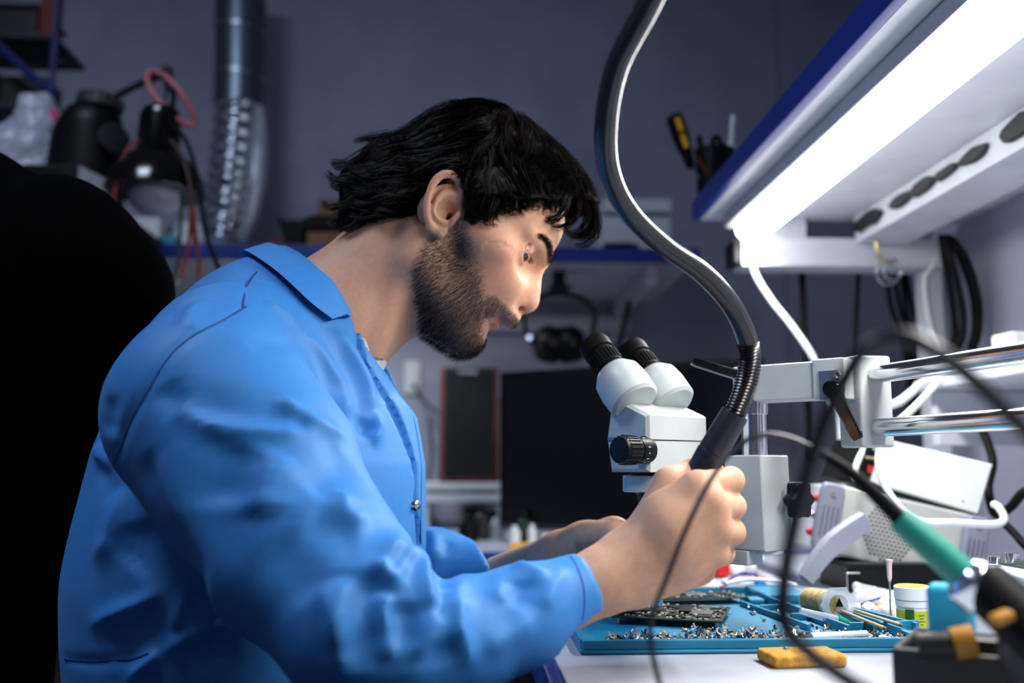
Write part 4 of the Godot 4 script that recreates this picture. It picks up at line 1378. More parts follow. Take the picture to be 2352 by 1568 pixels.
# ---------------------------------------------------------------- chair
func build_chair() -> void:
	var t := thing("office_chair", "black upholstered office chair behind the man", "chair", Vector3(-0.30, 0, -1.0))
	var m := grain(mat("chair_fabric", Color(0.006, 0.006, 0.007), 0.95), null, 8.0, M.fine, 0.04)
	m.metallic_specular = 0.1
	var f := Field.new()
	var rows := [[Vector3(-0.4498, 1.1628, -1.1200), 0.056], [Vector3(-0.4302, 1.1071, -1.1200), 0.068], [Vector3(-0.4826, 1.0052, -1.1200), 0.070], [Vector3(-0.5151, 0.9061, -1.1200), 0.068], [Vector3(-0.5350, 0.7762, -1.1200), 0.066], [Vector3(-0.5329, 0.6779, -1.1200), 0.066]]
	var near := Vector3(0.0, 0.0, 0.09)
	for i in rows.size() - 1:
		for k in 3:
			var s := near * (k / 2.0)
			f.cap(rows[i][0] + s, rows[i + 1][0] + s, rows[i][1], rows[i + 1][1], 0.05)
	f.cap(Vector3(-0.5591, 1.2022, -1.0600), Vector3(-0.4956, 1.1764, -1.1200), 0.055, 0.054, 0.03)
	f.chain([Vector3(-0.5584, 1.1932, -1.0600), Vector3(-0.5596, 1.0624, -1.1000), Vector3(-0.5513, 0.9447, -1.1000), Vector3(-0.5673, 0.7788, -1.1000), Vector3(-0.5647, 0.6825, -1.1000)], [0.06, 0.085, 0.085, 0.08, 0.08], 0.05)
	var net := Nets.new(f, Vector3(-0.74, 0.58, -1.26), Vector3(-0.28, 1.32, -0.90), 0.009)
	net.normals()
	mesh_part(t, "backrest", nets_mesh([net], [], t.position), m, "padded black backrest")
	part(t, "seat", mb().box(Vector3(-0.50, 0.375, -1.25), Vector3(0.02, 0.458, -0.75), 0.035, 3), m)
	part(t, "back_support", mb().tube([Vector3(-0.42, 0.40, -1.0), Vector3(-0.60, 0.45, -1.0), Vector3(-0.62, 0.66, -1.0), Vector3(-0.59, 0.78, -1.0)], 0.022, 10, 4, true, 0.5), M.black_plastic)
	part(t, "gas_column", mb().lathe([[0.0, 0.09], [0.03, 0.09], [0.03, 0.22], [0.02, 0.225], [0.02, 0.376], [0.0, 0.376]], 18, Transform3D(Basis(), Vector3(-0.25, 0, -1.0))), M.black_plastic)
	for i in 5:
		var a := TAU * i / 5 + 0.3
		var d := Vector3(cos(a), 0, sin(a))
		part(t, "leg", mb().tube([Vector3(-0.25, 0.11, -1.0), Vector3(-0.25, 0.09, -1.0) + d * 0.15, Vector3(-0.25, 0.065, -1.0) + d * 0.29], [0.026, 0.02, 0.014], 8, 3), M.black_plastic)
		part(t, "caster", mb().lathe([[0.0, -0.012], [0.024, -0.012], [0.026, -0.008], [0.026, 0.008], [0.024, 0.012], [0.0, 0.012]], 16, xform(Vector3(-0.25, 0.027, -1.0) + d * 0.29, d.cross(Vector3.UP))), M.black_rubber)

# ---------------------------------------------------------------- back bench, shelf and what stands there
func build_back_bench() -> void:
	var t := thing("back_bench", "white bench along the back wall carrying the monitor", "workbench", Vector3(0.1, 0, -2.3))
	part(t, "worktop", mb().box(Vector3(-0.68, 0.725, -2.795), Vector3(0.88, 0.755, -1.80), 0.002), M.bench_top)
	part(t, "edge_band", mb().box(Vector3(-0.68, 0.724, -1.7998), Vector3(0.88, 0.7555, -1.788), 0.003), M.blue_steel)
	for x in [-0.62, 0.8]:
		for z in [-2.7, -1.85]:
			part(t, "leg", mb().box(Vector3(x - 0.025, 0, z - 0.025), Vector3(x + 0.025, 0.7248, z + 0.025), 0.003), M.white_steel)
	for x in [-0.62, 0.44]:
		part(t, "upright", mb().box(Vector3(x - 0.02, 0.7556, -2.795), Vector3(x + 0.02, 1.2995, -2.755), 0.003), M.white_steel)
	t = thing("back_shelf", "long white shelf with a blue front edge on the back wall", "shelf", Vector3(-0.2, 1.30, -2.5))
	part(t, "shelf_board", mb().box(Vector3(-0.93, 1.392, -2.795), Vector3(0.540, 1.416, -2.214), 0.002), M.white_steel)
	part(t, "front_edge", mb().box(Vector3(-0.93, 1.389, -2.2138), Vector3(0.545, 1.4225, -2.200), 0.002), M.blue_steel, "blue front edge")
	part(t, "rear_rail", mb().box(Vector3(-0.93, 1.30, -2.795), Vector3(0.47, 1.345, -2.74), 0.003), M.white_steel)
	for x in [-0.85, -0.35, 0.44]:
		part(t, "bracket", mb().box(Vector3(x - 0.015, 1.346, -2.79), Vector3(x + 0.015, 1.3918, -2.25), 0.003), M.white_steel)
	t = thing("shelf_lamp", "short tube lamp under the back shelf, hidden behind the man", "lamp", Vector3(-0.30, 1.36, -2.35))
	part(t, "housing", mb().box(Vector3(-0.43, 1.378, -2.38), Vector3(-0.17, 1.3918, -2.32), 0.003), M.white_steel)
	var glow := mat("shelf_glow", Color(0.95, 0.97, 1.0), 0.5)
	glow.emission_enabled = true
	glow.emission = Color(0.93, 0.97, 1.0)
	glow.emission_energy_multiplier = 3.0
	part(t, "lamp_diffuser", mb().box(Vector3(-0.42, 1.366, -2.37), Vector3(-0.18, 1.3778, -2.33), 0.004), glow)
	area_light("shelf_lamp_light", Vector3(-0.30, 1.362, -2.35), Vector3(0, -1, 0), Vector2(0.24, 0.04), 0.24, Color(0.93, 0.97, 1.0))
	# monitor, turned a little; its near end lies to the right
	t = thing("monitor", "large switched-off black monitor behind the microscope", "monitor", Vector3(0.2821, 0.7657, -1.9300))
	var a := Vector3(0.0742, 0.9442, -2.0600)
	var b := Vector3(0.5458, 0.9513, -1.7500)
	var x := (b - a)
	x.y = 0
	var wide := x.length()
	x = x.normalized()
	var mx := Transform3D(Basis(x, Vector3.UP, x.cross(Vector3.UP)), Vector3((a.x + b.x) / 2, 0.947, (a.z + b.z) / 2))
	part(t, "cabinet", mb().rbox(Vector3(wide, 0.330, 0.028), 0.004, mx), M.black_plastic)
	part(t, "screen", mb().rbox(Vector3(wide - 0.022, 0.298, 0.002), 0.0005, mx * Transform3D(Basis(), Vector3(0, 0.005, 0.0142))), mat("dark_screen", Color(0.006, 0.006, 0.010), 0.25), "dark screen")
	part(t, "lower_bezel", mb().rbox(Vector3(wide - 0.004, 0.010, 0.004), 0.001, mx * Transform3D(Basis(), Vector3(0, -0.1575, 0.0145))), M.grey_dark)
	part(t, "neck", mb().rbox(Vector3(0.06, 0.20, 0.02), 0.004, mx * Transform3D(Basis(), Vector3(0, -0.085, -0.026))), M.black_plastic)
	part(t, "foot", mb().rbox(Vector3(0.24, 0.012, 0.17), 0.004, mx * Transform3D(Basis(), Vector3(0, -0.1858, -0.01))), M.black_plastic)
	# loudspeaker on a small white riser
	var wood := grain(mat("walnut", Color(0.48, 0.21, 0.10), 0.5), noise_tex(256, 0.03, Color(0.7, 0.65, 0.6), Color.WHITE, 3, FastNoiseLite.TYPE_SIMPLEX, 6), 5.0)
	t = thing("speaker_riser", "small white two-tier riser under the loudspeaker", "shelf", Vector3(0.0, 0.755, -2.55))
	part(t, "top_board", mb().box(Vector3(-0.115, 0.852, -2.70), Vector3(0.090, 0.870, -2.44), 0.002), M.white_plastic)
	part(t, "lower_board", mb().box(Vector3(-0.115, 0.822, -2.70), Vector3(0.090, 0.842, -2.44), 0.002), M.white_plastic)
	for sx in [-0.105, 0.080]:
		part(t, "side_panel", mb().box(Vector3(sx - 0.008, 0.7555, -2.70), Vector3(sx + 0.008, 0.8218, -2.45), 0.002), M.white_plastic)
		part(t, "spacer", mb().box(Vector3(sx - 0.008, 0.8422, -2.70), Vector3(sx + 0.008, 0.8518, -2.45), 0.001), M.white_plastic)
	t = thing("loudspeaker", "black-grilled loudspeaker with walnut sides left of the monitor", "speaker", Vector3(0.0, 0.87, -2.58))
	part(t, "cabinet", mb().box(Vector3(-0.0735, 0.8705, -2.70), Vector3(0.0785, 1.168, -2.50), 0.003), wood, "walnut veneer cabinet")
	part(t, "grille", mb().box(Vector3(-0.0615, 0.884, -2.4998), Vector3(0.0665, 1.166, -2.488), 0.004), M.grille, "black cloth grille")
	part(t, "badge", mb().box(Vector3(-0.028, 1.150, -2.4878), Vector3(0.022, 1.160, -2.486), 0.001), M.steel)
	# wall socket and its lead
	t = thing("wall_socket", "white double socket on the back wall beside the loudspeaker", "socket", Vector3(-0.1631, 1.1258, -2.7900))
	part(t, "plate", mb().box(Vector3(-0.1876, 1.1201, -2.7990) + Vector3(0, 0, -0.0), Vector3(-0.1400, 1.2171, -2.7850), 0.004), M.white_plastic)
	part(t, "insert", mb().box(Vector3(-0.1768, 1.1380, -2.7848), Vector3(-0.1495, 1.1947, -2.7790), 0.003), M.white_plastic)
	solo("speaker_cable", mb().tube([Vector3(-0.1585, 1.1495, -2.7700), Vector3(-0.1415, 1.1158, -2.7400), Vector3(-0.1052, 1.0768, -2.7100), Vector3(-0.0560, 1.0404, -2.7150), Vector3(-0.0435, 1.0098, -2.7150)], 0.004, 8), M.cable_grey, "grey cable running from the wall socket behind the loudspeaker", "cable")

func build_headphones() -> void:
	var t := thing("headphones", "black over-ear headphones hanging under the back shelf", "headphones", Vector3(0.2198, 1.1631, -2.3000))
	var c := Vector3(0.2221, 1.2298, -2.3200)
	part(t, "headband", mb().tube([c + Vector3(-0.082, 0.005, 0.0), c + Vector3(-0.086, 0.06, 0), c + Vector3(-0.052, 0.094, 0), c + Vector3(0.0, 0.104, 0), c + Vector3(0.052, 0.094, 0), c + Vector3(0.086, 0.06, 0), c + Vector3(0.082, 0.005, 0)], 0.010, 10, 6, true, 0.6), M.black_plastic)
	for s in [-1.0, 1.0]:
		var xf := xform(c + Vector3(0.035 * s, -0.022, 0.01), Vector3(s, 0.12, 0.35), Vector3.UP)
		var cup := part(t, "ear_cup", mb().lathe([[0.0, -0.025], [0.040, -0.025], [0.046, -0.018], [0.046, 0.0], [0.040, 0.014], [0.030, 0.022], [0.0, 0.024]], 28, xf), M.black_plastic)
		part(cup, "ear_pad", mb().lathe([[0.022, -0.026], [0.030, -0.036], [0.042, -0.036], [0.047, -0.027], [0.044, -0.019]], 28, xf), M.black_rubber)
		part(t, "yoke", mb().tube([c + Vector3(0.082 * s, 0.012, 0), c + Vector3(0.078 * s, -0.012, 0.02), c + Vector3(0.055 * s, -0.03, 0.024)], 0.005, 8), M.black_plastic)
	part(t, "volume_dial", mb().lathe([[0.0, 0.0], [0.008, 0.0], [0.008, 0.004], [0.006, 0.006], [0.0, 0.006]], 16, xform(c + Vector3(-0.075, -0.012, 0.036), Vector3(-0.3, 0.2, 1))), M.chrome, "small chrome button")
	part(t, "hook", mb().box(c + Vector3(-0.026, 0.114, -0.03), c + Vector3(0.026, 0.122, 0.03), 0.002), M.black_plastic, "black hanger plate")
	part(t, "hook_stem", mb().box(c + Vector3(-0.016, 0.118, -0.02), c + Vector3(0.016, 0.198, 0.0), 0.002), M.black_plastic)

func cardboard(called: String, lo: Vector3, hi: Vector3, label: String, marks := []) -> Node3D:
	var t := thing(called, label, "box", Vector3((lo.x + hi.x) / 2, lo.y, (lo.z + hi.z) / 2), "cardboard boxes on the back shelf")
	var c := part(t, "carton", mb().box(lo, hi, 0.002), M.cardboard)
	part(c, "flap_seam", mb().box(Vector3(lo.x + 0.004, hi.y - 0.0002, (lo.z + hi.z) / 2 - 0.001), Vector3(hi.x - 0.004, hi.y + 0.0006, (lo.z + hi.z) / 2 + 0.001), 0.0002), M.cardboard_dark)
	for q in marks: part(c, "print", mb().box(Vector3(lo.x + q[0], lo.y + q[1], hi.z + 0.0001), Vector3(lo.x + q[0] + q[2], lo.y + q[1] + q[3], hi.z + 0.0006), 0.0001), M.cardboard_dark if q.size() < 5 else M.white_plastic)
	return t

func build_back_shelf_things() -> void:
	M.cardboard = grain(mat("cardboard", Color(0.50, 0.37, 0.26), 0.85), M.soft, 5.0)
	mat("cardboard_dark", Color(0.16, 0.11, 0.08), 0.85)
	var y := 1.4163
	cardboard("carton", Vector3(-0.405, y, -2.62), Vector3(-0.20, y + 0.078, -2.36), "plain brown cardboard carton with small dark print behind the man's neck", [[0.042, 0.036, 0.018, 0.012], [0.068, 0.036, 0.016, 0.012], [0.040, 0.026, 0.050, 0.003], [0.10, 0.036, 0.014, 0.010]])
	# black padded mailer draped between the cartons
	var b := mb()
	b.prism(PackedVector2Array([Vector2(-0.480, y + 0.112), Vector2(-0.455, y + 0.103), Vector2(-0.42, y + 0.106), Vector2(-0.395, y + 0.118), Vector2(-0.20, y + 0.118), Vector2(-0.20, y + 0.0785), Vector2(-0.4075, y + 0.0785), Vector2(-0.4075, y + 0.001), Vector2(-0.425, y + 0.001), Vector2(-0.462, y + 0.06)]), 0.24, 0.006, Transform3D(Basis(), Vector3(0, 0, -2.47)))
	solo("bubble_mailer", b, M.black_bag, "black plastic mailer bag draped over the brown carton", "bag")
	cardboard("carton", Vector3(-0.388, y + 0.1185, -2.60), Vector3(-0.24, y + 0.172, -2.40), "smaller brown carton with a pale label atop the black mailer bag", [[0.062, 0.006, 0.07, 0.042, 1]])
	var t := thing("component_box", "small dark red cardboard box beside the black mailer bag", "box", Vector3(-0.46, y, -2.45))
	part(t, "carton", mb().box(Vector3(-0.515, y, -2.55), Vector3(-0.463, y + 0.072, -2.40), 0.002), mat("red_card", Color(0.33, 0.025, 0.06), 0.6))
	part(t, "print", mb().box(Vector3(-0.500, y + 0.012, -2.3999), Vector3(-0.478, y + 0.030, -2.3993), 0.0002), mat("olive_print", Color(0.24, 0.24, 0.05), 0.7), "olive printed square")
	solo("glue_tube", mb().lathe([[0.0, 0.0], [0.007, 0.0], [0.007, 0.030], [0.005, 0.034], [0.005, 0.042], [0.0, 0.043]], 14, Transform3D(Basis(), Vector3(-0.532, y, -2.38))), M.white_plastic, "small white tube standing left of the dark red box", "tube")
	# spectrum of things right of the head: a white instrument and a black cylinder
	t = thing("desktop_instrument", "white bench instrument with a dark slot on the back shelf", "instrument", Vector3(0.39, y, -2.5))
	part(t, "lower_case", mb().box(Vector3(0.338, y, -2.65), Vector3(0.5207, 1.5538, -2.4000), 0.004), M.white_plastic)
	part(t, "dark_slot", mb().box(Vector3(0.3556, 1.5577, -2.4200) + Vector3(0, 0, -0.22), Vector3(0.5196, 1.5720, -2.4200), 0.002), M.black_plastic)
	part(t, "lid", mb().box(Vector3(0.3449, 1.5650, -2.4000) + Vector3(0, 0, -0.25), Vector3(0.5252, 1.6015, -2.4000), 0.004), M.white_plastic)
	var c := Vector3(0.3327, 1.4902, -2.3200)
	solo("mini_torch", mb().lathe([[0.0, 0.0], [0.021, 0.0], [0.023, 0.004], [0.023, 0.07], [0.020, 0.074], [0.018, 0.088], [0.0, 0.09]], 24, xform(Vector3(c.x, y + 0.0232, c.z), Vector3(1, 0, 0.1))), M.black_plastic, "black cylinder lying before the white instrument on the shelf", "cylinder")
	solo("yellow_clip", mb().prism(PackedVector2Array([Vector2(0, 0), Vector2(0.026, 0), Vector2(0.018, 0.02), Vector2(0.004, 0.032), Vector2(-0.004, 0.026)]), 0.012, 0.001, Transform3D(Basis(), Vector3(Vector3(0.4593, 1.4637, -2.2600).x, y, -2.26))), M.yellow, "small yellow plastic clip at the shelf front", "clip")

func build_duct() -> void:
	var t := thing("ventilation_duct", "silver flexible ventilation duct hanging down the back wall", "duct", Vector3(-0.6649, 1.5155, -2.6000))
	var m := mat("duct_foil", Color(0.80, 0.83, 0.86), 0.22, 1.0)
	var top := [Vector3(-0.6545, 2.3010, -2.6000), Vector3(-0.6479, 2.1185, -2.6000), Vector3(-0.6449, 2.0028, -2.6000), Vector3(-0.6448, 1.9010, -2.6000)]
	part(t, "smooth_section", mb().tube(top, 0.070, 36, 6), mat("duct_steel", Color(0.42, 0.47, 0.51), 0.38, 0.85), "smooth steel section")
	for q in [Vector3(-0.6495, 2.1288, -2.6000), Vector3(-0.6457, 1.9926, -2.6000)]:
		part(t, "band", mb().lathe([[0.0695, -0.006], [0.0722, -0.004], [0.0722, 0.004], [0.0695, 0.006]], 40, xform(q, Vector3(0.12, 1, 0.05))), M.steel)
	var line := MB.smooth([Vector3(-0.6448, 1.9010, -2.6000), Vector3(-0.6463, 1.8109, -2.5950), Vector3(-0.6501, 1.7204, -2.5850), Vector3(-0.6542, 1.6434, -2.5750), Vector3(-0.6582, 1.5676, -2.5650), Vector3(-0.6641, 1.5109, -2.5600)], 14)
	var b := mb()
	var pts := []
	var rad := []
	for i in line.size():
		pts.append(line[i])
		var r := 0.066 - 0.004 * (float(i) / line.size())
		rad.append(r + 0.0045 * cos(i * TAU / 6.5))
	var rows := []
	b.tube(pts, rad, 40, 1)
	part(t, "corrugated_section", b, m, "crinkled foil section")
	# clear plastic cover beside it
	part(t, "hanging_film", mb().tube([Vector3(-0.5794, 1.8930, -2.5600), Vector3(-0.5783, 1.7839, -2.5500), Vector3(-0.5805, 1.6706, -2.5400), Vector3(-0.5933, 1.5726, -2.5350), Vector3(-0.6106, 1.5091, -2.5300)], [0.012, 0.026, 0.028, 0.022, 0.006], 18, 6), M.film, "clear plastic film")

# ---------------------------------------------------------------- what lies on the bench
func bar(a: Vector3, b: Vector3, w: float, h: float, r := 0.001) -> MB:   # an upright bar from a to b, a and b on its underside
	var x := b - a
	var y := Vector3.UP
	var l := x.length()
	x = x.normalized()
	return mb().rbox(Vector3(l, h, w), r, Transform3D(Basis(x, y, x.cross(y)), (a + b) / 2 + y * (h / 2)))

func build_mat() -> void:
	var blue := grain(mat("mat_silicone", Color(0.0, 0.46, 0.60), 0.5), M.soft, 9.0)
	var t := thing("repair_mat", "blue silicone repair mat with raised compartments under the circuit boards", "mat", Vector3(0.24, 0.755, -1.0))
	part(t, "base_sheet", mb().box(Vector3(0.094, 0.7552, -1.175), Vector3(0.392, 0.7592, -0.818), 0.002), blue)
	var y := 0.7592
	for q in [[0.096, -0.8225, 0.390, -0.8225, 0.007], [0.098, -0.826, 0.098, -1.17, 0.006], [0.388, -0.826, 0.388, -1.17, 0.006], [0.102, -1.171, 0.384, -1.171, 0.006], [0.130, -0.872, 0.30, -0.872, 0.003]]:
		part(t, "rim", bar(Vector3(q[0], y, q[1]), Vector3(q[2], y, q[3]), q[4], 0.0075 if q[4] > 0.004 else 0.003, 0.0012), blue)
	# dividers that run aslant to the right-hand trays
	for q in [[Vector3(0.2993, 0.7640, -1.0639), Vector3(0.3173, 0.7620, -0.9034), 0.004, 0.006], [Vector3(0.3306, 0.7660, -1.1317), Vector3(0.3455, 0.7630, -0.8793), 0.004, 0.009], [Vector3(0.3687, 0.7660, -1.1541), Vector3(0.3711, 0.7630, -0.8828), 0.004, 0.008], [Vector3(0.3512, 0.7610, -0.8936), Vector3(0.3770, 0.7610, -0.8948), 0.004, 0.009], [Vector3(0.3810, 0.7610, -0.8946), Vector3(0.4211, 0.7610, -0.9049), 0.004, 0.009], [Vector3(0.3981, 0.7630, -0.9990), Vector3(0.4166, 0.7630, -0.8951), 0.004, 0.008], [Vector3(0.3094, 0.7610, -1.0293), Vector3(0.3368, 0.7610, -1.0343), 0.003, 0.006], [Vector3(0.3201, 0.7610, -0.9640), Vector3(0.3480, 0.7610, -0.9683), 0.003, 0.007]]:
		var a: Vector3 = q[0]
		var b: Vector3 = q[1]
		a.y = y
		b.y = y
		part(t, "divider", bar(a, b, q[2], q[3]), blue)
	part(t, "raised_tray", mb().box(Vector3(0.330, y, -1.16), Vector3(0.382, y + 0.011, -1.075), 0.003), blue)
	part(t, "step", mb().box(Vector3(0.312, y, -1.10), Vector3(0.3295, y + 0.006, -1.075), 0.002), blue)
	for q in [Vector3(0.2442, 0.7595, -1.0588), Vector3(0.3168, 0.7595, -1.1290)]:
		part(t, "slot", bar(Vector3(q.x, 0.7590, q.z), Vector3(q.x + 0.028, 0.7590, q.z + 0.055), 0.0012, 0.0006, 0.0001), M.black_rubber, "narrow dark slot")

func board(called: String, label: String, at: Vector3, turn: float, w: float, d: float, chips: Array, sd: int, dots: int) -> void:
	var t := thing(called, label, "circuit board", at, "circuit boards on the mat")
	var xf := Transform3D(Basis(Vector3.UP, turn), at)
	part(t, "substrate", mb().rbox(Vector3(w, 0.0016, d), 0.0005, xf * Transform3D(Basis(), Vector3(0, 0.0068, 0))), M.pcb, "green board")
	for s in [[-0.45, -0.42], [0.45, -0.42], [-0.45, 0.42], [0.45, 0.42]]:
		part(t, "standoff", mb().lathe([[0.0, 0.0], [0.0022, 0.0], [0.0022, 0.006], [0.0, 0.006]], 8, xf * Transform3D(Basis(), Vector3(w * s[0], 0, d * s[1]))), M.steel)
	for c in chips:
		part(t, c[6], mb().rbox(Vector3(c[2] * w, c[4], c[3] * d), 0.0003, xf * Transform3D(Basis(), Vector3((c[0] - 0.5) * w, 0.0076 + c[4] / 2, (c[1] - 0.5) * d))), M[c[5]])
	var rng := RandomNumberGenerator.new()
	rng.seed = sd
	var small := mb()
	var tones := [Color(0.5, 0.5, 0.5), Color(0.03, 0.03, 0.03), Color(0.30, 0.22, 0.12), Color(0.62, 0.60, 0.55), Color(0.05, 0.05, 0.06)]
	for i in dots:
		small.colour(tones[rng.randi() % tones.size()])
		var s := rng.randf_range(0.0009, 0.0024)
		small.rbox(Vector3(s * rng.randf_range(1.0, 2.0), s * 0.7, s), 0.0002, xf * Transform3D(Basis(Vector3.UP, (rng.randi() % 2) * PI / 2), Vector3(rng.randf_range(-0.47, 0.47) * w, 0.0076 + s * 0.35, rng.randf_range(-0.47, 0.47) * d)))
	var o := part(t, "small_components", small, M.tinted)
	o.set_meta("kind", "stuff")

func build_boards() -> void:
	grain(mat("pcb", Color(0.02, 0.20, 0.10), 0.4), noise_tex(128, 0.08, Color(0.45, 0.6, 0.45), Color.WHITE, 2, FastNoiseLite.TYPE_CELLULAR, 7), 60.0)
	mat("chip", Color(0.03, 0.032, 0.035), 0.4)
	mat("tinned", Color(0.72, 0.73, 0.74), 0.3, 0.9)
	mat("tinted", Color.WHITE, 0.35).vertex_color_use_as_albedo = true
	board("laptop_board", "green circuit board lying on the mat below the hand", Vector3(0.205, 0.7595, -0.975), -0.35, 0.105, 0.098, [[0.30, 0.55, 0.20, 0.22, 0.0022, "chip", "processor"], [0.62, 0.40, 0.10, 0.44, 0.0030, "chip", "connector"], [0.78, 0.55, 0.20, 0.25, 0.0018, "tinned", "shield_can"], [0.48, 0.20, 0.16, 0.14, 0.0016, "chip", "chip"], [0.20, 0.22, 0.15, 0.16, 0.0018, "tinned", "shield_can"], [0.55, 0.80, 0.14, 0.12, 0.0016, "chip", "chip"], [0.82, 0.82, 0.12, 0.12, 0.002, "chip", "chip"], [0.12, 0.78, 0.16, 0.18, 0.0045, "chip", "socket"], [0.34, 0.86, 0.10, 0.08, 0.0014, "chip", "chip"], [0.80, 0.18, 0.18, 0.12, 0.0022, "tinned", "connector"]], 31, 420)
	board("phone_board", "narrow green circuit board behind the nozzle at the back of the mat", Vector3(0.250, 0.7595, -1.095), 0.1, 0.12, 0.045, [[0.25, 0.5, 0.14, 0.5, 0.002, "chip", "chip"], [0.55, 0.45, 0.18, 0.55, 0.0018, "tinned", "shield_can"], [0.82, 0.5, 0.12, 0.5, 0.002, "chip", "chip"]], 32, 160)
	# bits swept into the front channel and the trays
	var rng := RandomNumberGenerator.new()
	rng.seed = 77
	var b := mb()
	var tones := [Color(0.70, 0.70, 0.72), Color(0.04, 0.04, 0.045), Color(0.50, 0.33, 0.18), Color(0.75, 0.72, 0.66), Color(0.10, 0.10, 0.12), Color(0.55, 0.56, 0.60), Color(0.32, 0.20, 0.10), Color(0.02, 0.03, 0.10)]
	for i in 620:
		var x := rng.randf_range(0.122, 0.382)
		var z := rng.randf_range(-0.868, -0.829)
		var lay := rng.randf()
		if i > 470:
			x = rng.randf_range(0.20, 0.385)
			z = rng.randf_range(-0.90, -0.872) if rng.randf() < 0.6 else rng.randf_range(-1.06, -0.89)
			lay = 0.0
			if x < 0.29: z = maxf(z, -0.905)
		var s := rng.randf_range(0.0012, 0.0036)
		b.colour(tones[rng.randi() % tones.size()])
		var turn := Basis.from_euler(Vector3(rng.randf_range(-0.7, 0.7), rng.randf_range(0, TAU), rng.randf_range(-0.7, 0.7)))
		var at := Vector3(x, 0.7592 + s * 0.6 + lay * lay * 0.005, z)
		if i % 3 == 0: b.lathe([[0.0, 0.0], [s * 0.6, 0.0], [s * 0.6, s * 0.5], [s * 0.3, s * 0.55], [s * 0.3, s * 1.6], [0.0, s * 1.6]], 7, Transform3D(turn, at))
		else: b.rbox(Vector3(s * rng.randf_range(0.8, 2.6), s * 0.6, s * rng.randf_range(0.6, 1.3)), s * 0.1, Transform3D(turn, at))
	var m := mat("bits", Color.WHITE, 0.28, 0.55)
	m.vertex_color_use_as_albedo = true
	var o := solo("scrap_bits", b, m, "loose screws and scrapped parts along the front channel of the mat", "scrap")
	o.set_meta("kind", "stuff")

